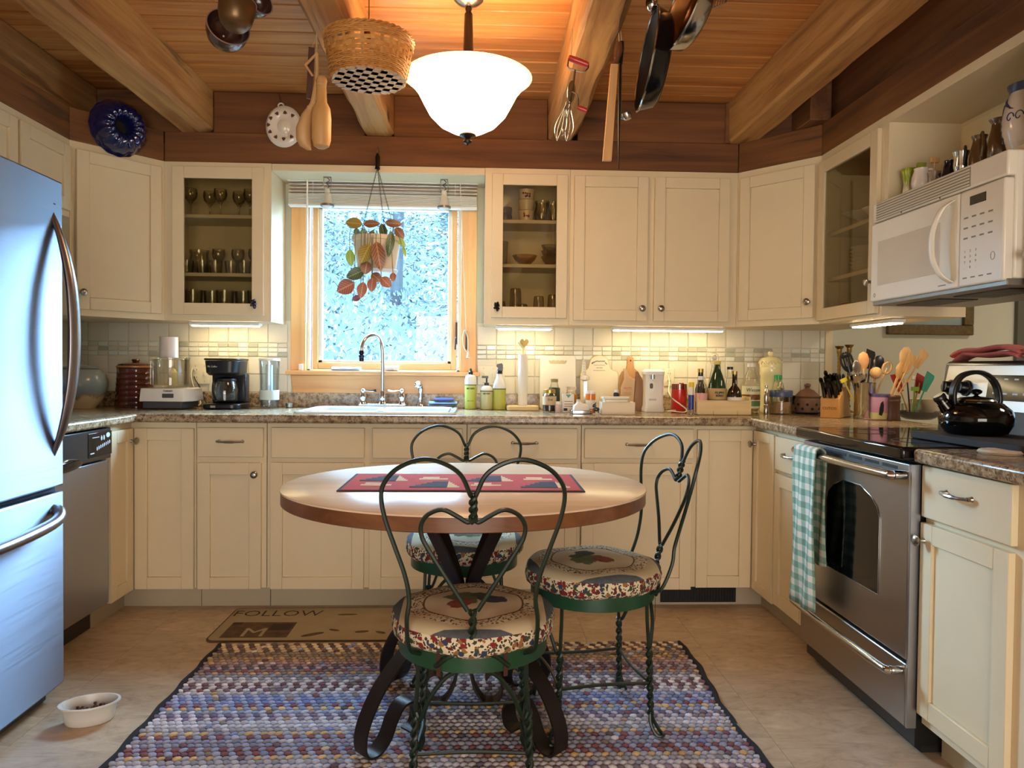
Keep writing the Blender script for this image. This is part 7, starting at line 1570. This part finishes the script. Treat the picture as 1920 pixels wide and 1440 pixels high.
# frying pans
Yh = -1.63; m = mpp(Yh)
def fpan(name, label, px, py, Rp, dp, tx, mats, dy, roll=0):
    c = at(px, py, Y=Yh+dy); r = thing(name, label, 'pan', c); F = Rm(roll, 'Y') @ Rm(tx, 'Z') @ Rm(pi/2, 'X')
    mb = MB(); mb.M = F; mb.lathe([(.001, -dp), (Rp*.80, -dp), (Rp*.9, -dp*.8), (Rp, 0)], 44, cap=False); mb.build('outside', mats[0], r, ang=50)
    mb = MB(); mb.M = F; mb.lathe([(Rp*.992, 0), (Rp*.885, -dp*.76), (Rp*.78, -dp+.004), (.001, -dp+.004)], 44, cap=False); mb.build('inside', mats[1], r, ang=50)
    mb = MB(); mb.M = F; mb.tube([(Rp*math.cos(a), Rp*math.sin(a), 0) for a in [2*pi*k/48 for k in range(48)]], .0036, 6, True); mb.build('rim', STEELP, r)
    mb = MB(); mb.M = F; Lh = ZC-.012-c.z; mb.strip(smooth_path([(0, Rp*.97, -.006), (0, Rp+.03, .008), (0, Rp+.10, .014), (0, max(Rp+.12, Lh-.01), .012)], 4), .022, .006, (1, 0, 0)); mb.build('handle', BLACKP, r)
    mb = MB(); tp = F @ Vector((0, max(Rp+.115, Lh-.015), .012)); mb.tube([tp, Vector((tp.x, tp.y, Lh+.01))], .002, 6); mb.build('hook', TS, r); return r
NST = M('nonstick_black', (26, 26, 28), .35); COPP = M('copper_toned_pan', (176, 116, 62), .25, .9); PANO = M('dark_pan_enamel', (16, 16, 18), .15)
fpan('frying_pan', 'large black frying pan hanging right of the third joist', 1212, 112, .162, .058, -1.60, (PANO, NST), 0, .14)
fpan('frying_pan', 'copper-lined steel frying pan hanging at the top edge', 1282, 10, .135, .055, -1.40, (STEELP, COPP), -.17, .28)
c = at(1222, 6, Y=-1.68); r = thing('steel_lid', 'small shiny steel scoop hanging at the top edge left of the pans', 'scoop', c); mb = MB(); mb.ball((0, 0, 0), .028, 14, 10, (.7, .7, 1)); mb.build('scoop', STEELP, r); mb = MB(); mb.tube([(0, 0, .02), (0, 0, ZC-c.z)], .003, 6); mb.build('handle', STEELP, r)
c = at(1316, 8, Y=-1.66); r = thing('wire_rack', 'wire slicer rack hanging at the top edge, right of the pans', 'rack', c)
for k in range(16):
    x = -.05+k*.0085; mb = MB(); mb.tube([(x+.02, 0, .12), (x, .01, -.045+.0035*k)], .0013, 5); mb.build('wire', TS, r)
mb = MB(); mb.tube([(-.05, .01, -.047), (.082, .01, .012)], .0026, 6); mb.tube([(-.05, .01, -.047), (-.028, 0, .13)], .0026, 6); mb.tube([(.082, .01, .012), (.10, 0, .13)], .0026, 6); mb.tube([(-.028, 0, .13), (.10, 0, .13)], .0026, 6); mb.tube([(.036, 0, .13), (.036, 0, ZC-c.z)], .002, 6); mb.build('frame', TS, r)
# brown enamel pots at the top left
BE = M('brown_enamel', (66, 36, 28), .25, coat=.4); BEI = M('copper_inside', (190, 120, 70), .3, .6)
def dip(label, px, py, Rp, dp, tx, ty, mi, dy):
    c = at(px, py, Y=-1.6+dy); r = thing('enamel_dipper', label, 'saucepan', c, group='brown enamel pans hanging at the top left'); F = Rm(tx, 'Z') @ Rm(ty, 'X')
    mb = MB(); mb.M = F; mb.lathe([(.001, -dp), (Rp*.55, -dp*.98), (Rp*.85, -dp*.75), (Rp*.99, -dp*.35), (Rp, 0), (Rp*.97, 0), (Rp*.94, -dp*.35), (Rp*.8, -dp*.7), (.001, -dp*.93)], 28); mb.build('bowl', mi[0], r, ang=60)
    mb = MB(); mb.M = F; mb.tube([(Rp*math.cos(a), Rp*math.sin(a), 0) for a in [2*pi*k/32 for k in range(32)]], .0022, 5, True); mb.build('rim', M('pale_rim', (150, 120, 110), .3), r)
    e = F @ Vector((0, Rp, 0)); mb = MB(); mb.tube([e, e+Vector((0, 0, .06)), Vector((e.x, e.y, ZC-c.z))], [.005, .004, .002], 6); mb.build('handle', BE, r)
    mb = MB(); mb.M = F; mb.ball((0, Rp*.2, -dp*.88), .0035, 8, 6); mb.build('rivet', WHITE, r)
dip('brown enamel pan hanging lowest at the top left', 428, 50, .066, .072, .55, 1.25, (BE,), -.02)
dip('tan round-bottomed pan in front of the brown enamel pans', 445, 6, .055, .085, -.2, -.15, (M('tan_metal', (112, 84, 52), .35, .6),), -.14)
dip('copper-lined brown pan, rightmost of the pans at the top left', 486, -2, .05, .06, .9, 1.35, (BE,), -.02)

# ------------------------------------------------------------------ jugs on the shelf above the microwave
zS = zsh+.0042; XS = 1.665
def SH(px, py, X=XS): p = at(px, py, X=X); return Vector((X, p.y, zS)), (p-CAM).dot(CF)/FPX
def jug_handle(r, pts, w, mat, m): mb = MB(); mb.tube(smooth_path([(x*m*.5, -abs(x)*m*.86 if False else y*m, z*m) for x, y, z in pts], 5), w*m, 7); mb.build('handle', mat, r)
CEL = NT('celery_glaze'); tc = CEL.n('ShaderNodeTexCoord'); x, y, z = CEL.sep(tc.outputs['Object']); CEL.set(col=CEL.ramp(CEL.math('MULTIPLY', z, 9), [(.15, srgb(226, 218, 190)), (.5, srgb(150, 166, 40))]), rough=.2); CEL = CEL.mat
l, m = SH(1705, 340, 1.64); lat('celery_vase', 'green and white celery-shaped vase at the left of the high shelf', 'vase', l, m, [('vase', [(11, -2), (12, 4), (10, 20), (11, 34), (14, 46), (13, 50), (11, 46), (.5, 40)], CEL, dict(flute=.10, nfl=6))], seg=36).location.z = zS+.004
l, m = SH(1727, 335, 1.63); r = lat('cream_jug', 'white round jug with handle and brushes on the high shelf', 'jug', l, m, [('jug', [(11, 0), (14, 2), (17, 14), (16, 26), (12, 38), (13, 42), (12, 42), (10.6, 38), (14, 24), (.5, 4)], M('ivory_glaze', (232, 220, 208), .2))])
mb = MB(); mb.tube(smooth_path([(8*m, -11*m, 38*m), (13*m, -17*m, 36*m), (14*m, -18*m, 22*m), (10*m, -13*m, 10*m)], 5), 2.4*m, 7); mb.build('handle', M('ivory_glaze', (232, 220, 208), .2), r)
tool('bottle_brush', 'green-headed brush standing in the white jug', 'brush', l+Vector((.0, .005, .02)), l+Vector((0, .0, .10)), 'brush', M('olive_bristle', (140, 146, 50), .8), None, .004)
l, m = SH(1752, 325, 1.65); r = lat('honey_pot', 'small grey pot with a wooden dipper on the high shelf', 'pot', l, m, [('pot', [(9, 0), (11, 3), (10, 22), (12, 30), (11, 30), (9, 20), (.5, 4)], M('warm_grey_glaze', (160, 140, 118), .3))])
tool('honey_dipper', 'slim pale wooden dipper in the grey pot', 'utensil', l+Vector((0, 0, .02)), l+Vector((.0, .0, .105)), 'brush', BEECH, None, .0028)
NAV = M('navy_glaze', (16, 18, 40), .1, coat=.6); SIL = M('silver_plate', (206, 200, 190), .12, 1); OLB = M('olive_brown_glaze', (96, 70, 40), .2, coat=.5)
l, m = SH(1780, 318, 1.64); r = lat('navy_pourer', 'low dark navy pourer with spout on the high shelf', 'jug', l, m, [('body', [(14, 0), (15, 2), (10, 20), (8, 34), (9, 38), (7.6, 38), (6.6, 32), (.5, 6)], NAV)]) if False else thing('navy_pourer', 'low dark navy pourer with spout on the high shelf', 'jug', l)
MB().lathe([(15*m, 0), (16*m, 2*m), (12*m, 18*m), (8.5*m, 32*m), (9.5*m, 38*m), (8*m, 38*m), (7*m, 30*m), (.5*m, 6*m)], 24).build('body', NAV, r)
mb = MB(); mb.tube([(-2*m, 10*m, 8*m), (-3*m, 18*m, 11*m), (-4*m, 23*m, 18*m)], [6*m, 4.5*m, 4*m], 10); mb.build('spout', NAV, r)
def handled(name, label, px, py, X, prof, mat, hs, hw, hm=None):
    l, m = SH(px, py, X); r = thing(name, label, 'jug', l); MB().lathe([(a*m, b*m) for a, b in prof], 28).build('body', mat, r)
    mb = MB(); mb.tube(smooth_path([(-.35*x*m, -x*m*.94, z*m) for x, z in hs], 5), hw*m, 8); mb.build('handle', hm or mat, r); return r
handled('silver_creamer', 'shiny silver creamer with dark handle on the high shelf', 1804, 305, 1.64, [(9, 0), (12, 3), (15, 18), (14, 34), (17, 44), (16.4, 44), (13, 34), (.5, 6)], SIL, [(15, 38), (20, 50), (25, 40), (17, 16)], 2.2, BLACKP)
handled('brown_pitcher', 'olive-brown glazed pitcher, shorter of two brown jugs', 1836, 292, 1.65, [(15, 0), (18, 3), (19, 22), (13, 46), (11, 56), (14, 64), (13, 64), (10, 56), (16, 24), (.5, 6)], OLB, [(12, 62), (20, 64), (22, 40), (18, 22)], 3.0)
handled('brown_jug', 'tall dark brown glazed jug beside the big painted jug', 1876, 272, 1.66, [(20, 0), (22, 3), (21, 40), (16, 66), (15, 74), (20, 82), (19, 82), (14, 74), (18, 40), (.5, 6)], OLB, [(17, 78), (25, 74), (26, 50), (21, 30)], 3.2)
l, m = SH(1925, 255, 1.66); r = thing('painted_jug', 'large white stoneware jug painted with blue scrolls, at the right photo edge', 'jug', l); SW = M('salt_glaze_white', (222, 210, 196), .18, coat=.5); CB_ = M('cobalt_brush', (44, 58, 96), .3)
pj_ = [(24, 0), (30, 4), (40, 40), (41, 62), (36, 92), (28, 112), (27, 118), (32, 126), (30.5, 126), (26, 116), (34, 92), (.5, 8)]
MB().lathe([(a*m, b*m) for a, b in pj_], 40).build('body', SW, r); MB().lathe([(28.6*m, 112*m), (32.6*m, 125*m), (32.8*m, 127*m), (31*m, 127.5*m)], 40, cap=False).build('blue_rim', CB_, r)
MB().lathe([(28.3*m, 117*m), (29.0*m, 119*m), (28.0*m, 119*m)], 40, cap=False).build('white_line', SW, r)
def onj(a, z):
    for (r0, z0), (r1, z1) in zip(pj_[:-5], pj_[1:-4]):
        if z0 <= z <= z1: rr = r0+(r1-r0)*(z-z0)/(z1-z0); break
    return Vector(((rr+.35)*m*math.cos(a), (rr+.35)*m*math.sin(a), z*m))
for s, a0_ in ((1, 2.62), (-1, 4.3)):
    mb = MB(); mb.tube(smooth_path([onj(a0_+.10*(1 if k % 2 else -1), 96-k*6) for k in range(14)], 4), .9*m, 5); mb.build('wavy_stroke', CB_, r)
for k in range(6): mb = MB(); mb.tube([onj(2.75+.05*k, 104-2*k), onj(2.85+.09*k, 96-3*k), onj(2.9+.12*k, 88-2*k)], [.6*m, 2.0*m, .5*m], 5); mb.build('leaf_stroke', CB_, r)
for a0_ in (3.35, 3.75): mb = MB(); mb.tube(smooth_path([onj(a0_+.20*math.cos(t_)*(1-t_/8), 62+11*math.sin(t_)*(1-t_/8)) for t_ in [k*.5 for k in range(13)]], 3), 1.1*m, 5); mb.build('scroll_stroke', CB_, r)

# ------------------------------------------------------------------ glassware and china behind the glass doors
CG = tglass('cabinet_glassware', (244, 242, 234), .07, .7)
def proto(name, parts): return name, parts
WINE = [(.030, 0), (.031, .0015), (.006, .004), (.0042, .01), (.004, .06), (.010, .072), (.028, .092), (.034, .115), (.031, .142), (.030, .142), (.033, .115), (.027, .094), (.001, .076)]
TUMB = [(.026, 0), (.027, .002), (.033, .105), (.032, .105), (.0255, .006), (.001, .005)]
SHORT = [(.028, 0), (.029, .002), (.034, .068), (.033, .068), (.0275, .006), (.001, .005)]
BOWL = [(.025, 0), (.028, .004), (.055, .03), (.07, .055), (.0685, .055), (.052, .031), (.001, .006)]
PITCH = [(.045, 0), (.05, .003), (.055, .06), (.045, .11), (.05, .135), (.049, .135), (.044, .11), (.053, .06), (.001, .006)]
UPT = [(.033, 0), (.034, .001), (.027, .095), (.024, .1), (.001, .1)]
ORD = ('leftmost', 'second from left', 'third from left', 'fourth from left', 'fifth from left', 'sixth from left')
def gset(spec, parent_xy, zs, label, group, cat='glass', name='drinking_glass', mat=CG, prof=WINE, seg=18, sc=1.0):
    first = None; done = []
    for (x, y) in spec:
        if first is None: first = MB().lathe([(a*sc, b*sc) for a, b in prof], seg).build(name, mat, None, ang=50); o = first
        else: o = first.copy(); COL.objects.link(o)
        o.location = (parent_xy[0]+x, parent_xy[1]+y, zs); tag(o, (ORD[len(done)]+' '+label) if len(spec) > 1 else label, cat, group); done.append(1)
zf0 = H0+.0165; A_ = (GL.location.x, YU)
gset([(.09+.075*k, .10+.06*(k % 2)) for k in range(5)], A_, shz[0]+.0091, 'stemmed glass on the top shelf of the left glass cabinet', 'stemware on the left cabinet top shelf')
gset([(.08+.072*k, .08+.02*(k % 2)) for k in range(6)], A_, shz[1]+.0091, 'short round glass on the middle shelf of the left glass cabinet', 'short glasses on the left cabinet middle shelf', prof=SHORT)
gset([(.10, .19)], A_, shz[1]+.0091, 'clear handled glass pitcher at the back of the left cabinet middle shelf', None, 'pitcher', 'glass_pitcher', prof=PITCH)
gset([(.20, .19), (.30, .19), (.39, .18)], A_, shz[1]+.0091, 'tall stemmed glass at the back of the left cabinet middle shelf', 'stemware on the left cabinet middle shelf')
gset([(.10+.08*k, .11+.05*(k % 2)) for k in range(5)], A_, zf0, 'tall tumbler on the bottom of the left glass cabinet', 'tumblers in the left cabinet bottom', prof=TUMB, sc=1.4)
B_ = (GR.location.x, YU)
SMK = M('smoky_glass', (92, 78, 60), .08, coat=.5)
for k in range(2): o = MB().lathe([(.030, 0), (.036, .004), (.038, .03), (.035, .036), (.001, .037)], 20).build('stacked_jar', SMK, None); o.location = (B_[0]+.105, B_[1]+.10, shz2[0]+.0095+k*.038); tag(o, ('lower', 'upper')[k]+' of two squat brown jars on the right cabinet top shelf', 'jar', 'stacked brown jars')
CUP = M('ivory_china', (232, 216, 196), .25); FLR = M('red_flower_print', (170, 60, 52), .5); FLP = M('purple_flower_print', (92, 62, 110), .5)
for k in range(3):
    r = thing('china_cup', ('lowest', 'middle', 'topmost')[k]+' of three stacked flowered china cups', 'cup', (B_[0]+.215, B_[1]+.09, shz2[0]+.0095+k*.055), group='stacked flowered cups'); MB().lathe([(.030, 0), (.036, .004), (.042, .05), (.043, .054), (.041, .054), (.034, .008), (.001, .006)], 24).build('cup', CUP, r)
    if k != 1:
        rnd = random.Random(k)
        for e in range(7): mb = MB(); mb.ball((rnd.uniform(-.022, .015), -.0385+rnd.uniform(0, .002), .026+rnd.uniform(-.012, .012)), .0058, 7, 5, (1, .5, 1)); mb.build('flower_print', FLR if e % 3 else FLP, r)
gset([(.30, .10), (.36, .12)], B_, shz2[0]+.0095, 'clear glass vase on the right cabinet top shelf', 'glass vases on the right cabinet top shelf', 'vase', 'glass_vase', prof=PITCH, sc=.8)
gset([(.085, .09)], B_, shz2[1]+.0095, 'etched tall tumbler at the left of the right cabinet middle shelf', None, prof=TUMB, mat=M('etched_glass', (150, 142, 122), .15, coat=.4), sc=1.15)
gset([(.21, .10)], B_, shz2[1]+.0095, 'amber pressed glass bowl on the right cabinet middle shelf', None, 'bowl', 'glass_bowl', prof=BOWL, mat=tglass('amber_glass', (240, 222, 176)), sc=.95)
for k in range(3): o = MB().lathe([(a*.72, b*.9) for a, b in BOWL], 20).build('glass_bowl', tglass('grey_glass', (232, 228, 216)), None); o.location = (B_[0]+.345, B_[1]+.11, shz2[1]+.0095+k*.03); tag(o, ('lowest', 'middle', 'top')[k]+' bowl of the stack on the right cabinet middle shelf', 'bowl', 'stacked glass bowls')
for k, (x, y, s, nm) in enumerate(((.085, .09, .72, 'leftmost upturned tumbler in the right glass cabinet'), (.165, .14, 1.2, 'tallest upturned tumbler in the right glass cabinet'), (.20, .07, .62, 'short upturned tumbler in front of the tallest one'), (.285, .10, .92, 'upturned tumbler right of the short one in the right glass cabinet'), (.36, .10, .98, 'rightmost upturned tumbler in the right glass cabinet'))):
    o = MB().lathe([(a*(.7+.3*s), b*s*1.5) for a, b in UPT], 18).build('drinking_glass', tglass('grey_tumbler', (228, 224, 214), .09), None); o.location = (B_[0]+x, B_[1]+y, zf0); tag(o, nm, 'glass', 'upturned tumblers in the right cabinet')
# right-hand glass cabinet by the microwave
def RC(u, v): return Vector((XUR+v, yg0-u, 0))
CHN_ = M('white_china', (222, 214, 202), .2, coat=.4)
ORD9 = ('lowest', 'second lowest', 'third lowest', 'fourth lowest', 'fifth lowest', 'sixth lowest', 'third topmost', 'second topmost', 'topmost')
for k in range(9):
    o = MB().lathe([(.05, 0), (.09, .004), (.115, .010), (.114, .0115), (.088, .006), (.001, .003)], 28).build('dinner_plate', CHN_, None); c = RC(.15, .15); o.location = (c.x, c.y, zf0+.0075*k); tag(o, ORD9[k]+' white dinner plate in the pile inside the cabinet by the microwave', 'plate', 'pile of dinner plates')
for k in range(6):
    o = MB().lathe([(.03, 0), (.05, .01), (.075, .035), (.073, .035), (.048, .012), (.001, .004)], 24).build('soup_bowl', CHN_, None); c = RC(.19, .13); o.location = (c.x, c.y, shz3[1]+.0095+.017*k); tag(o, ORD9[k]+' white bowl in the stack on the shelf by the microwave', 'bowl', 'stack of white bowls')
c = RC(.42, .12); o = MB().lathe([(.03, 0), (.035, .004), (.05, .03), (.062, .06), (.06, .06), (.046, .03), (.001, .006)], 24).build('gravy_boat', M('cream_bowl_glaze', (222, 210, 184), .3), None); o.scale = (1, 1.3, 1); o.location = (c.x, c.y+.1, zf0); tag(o, 'cream boat-shaped bowl beside the plates in the cabinet by the microwave', 'bowl')
c = RC(.125, .13); r = thing('compote', 'white footed compote dish on the top shelf by the microwave', 'dish', (c.x, c.y, shz3[0]+.0095)); MB().lathe([(.04, 0), (.042, .004), (.02, .012), (.014, .03), (.02, .045), (.06, .06), (.085, .075), (.083, .076), (.055, .064), (.001, .056)], 28).build('compote', CHN_, r)
c = RC(.33, .14); r = thing('serving_bowl', 'wide white serving bowl on the top shelf by the microwave', 'bowl', (c.x, c.y, shz3[0]+.0095)); MB().lathe([(.04, 0), (.045, .004), (.09, .04), (.105, .055), (.103, .056), (.086, .042), (.001, .008)], 28).build('bowl', CHN_, r)
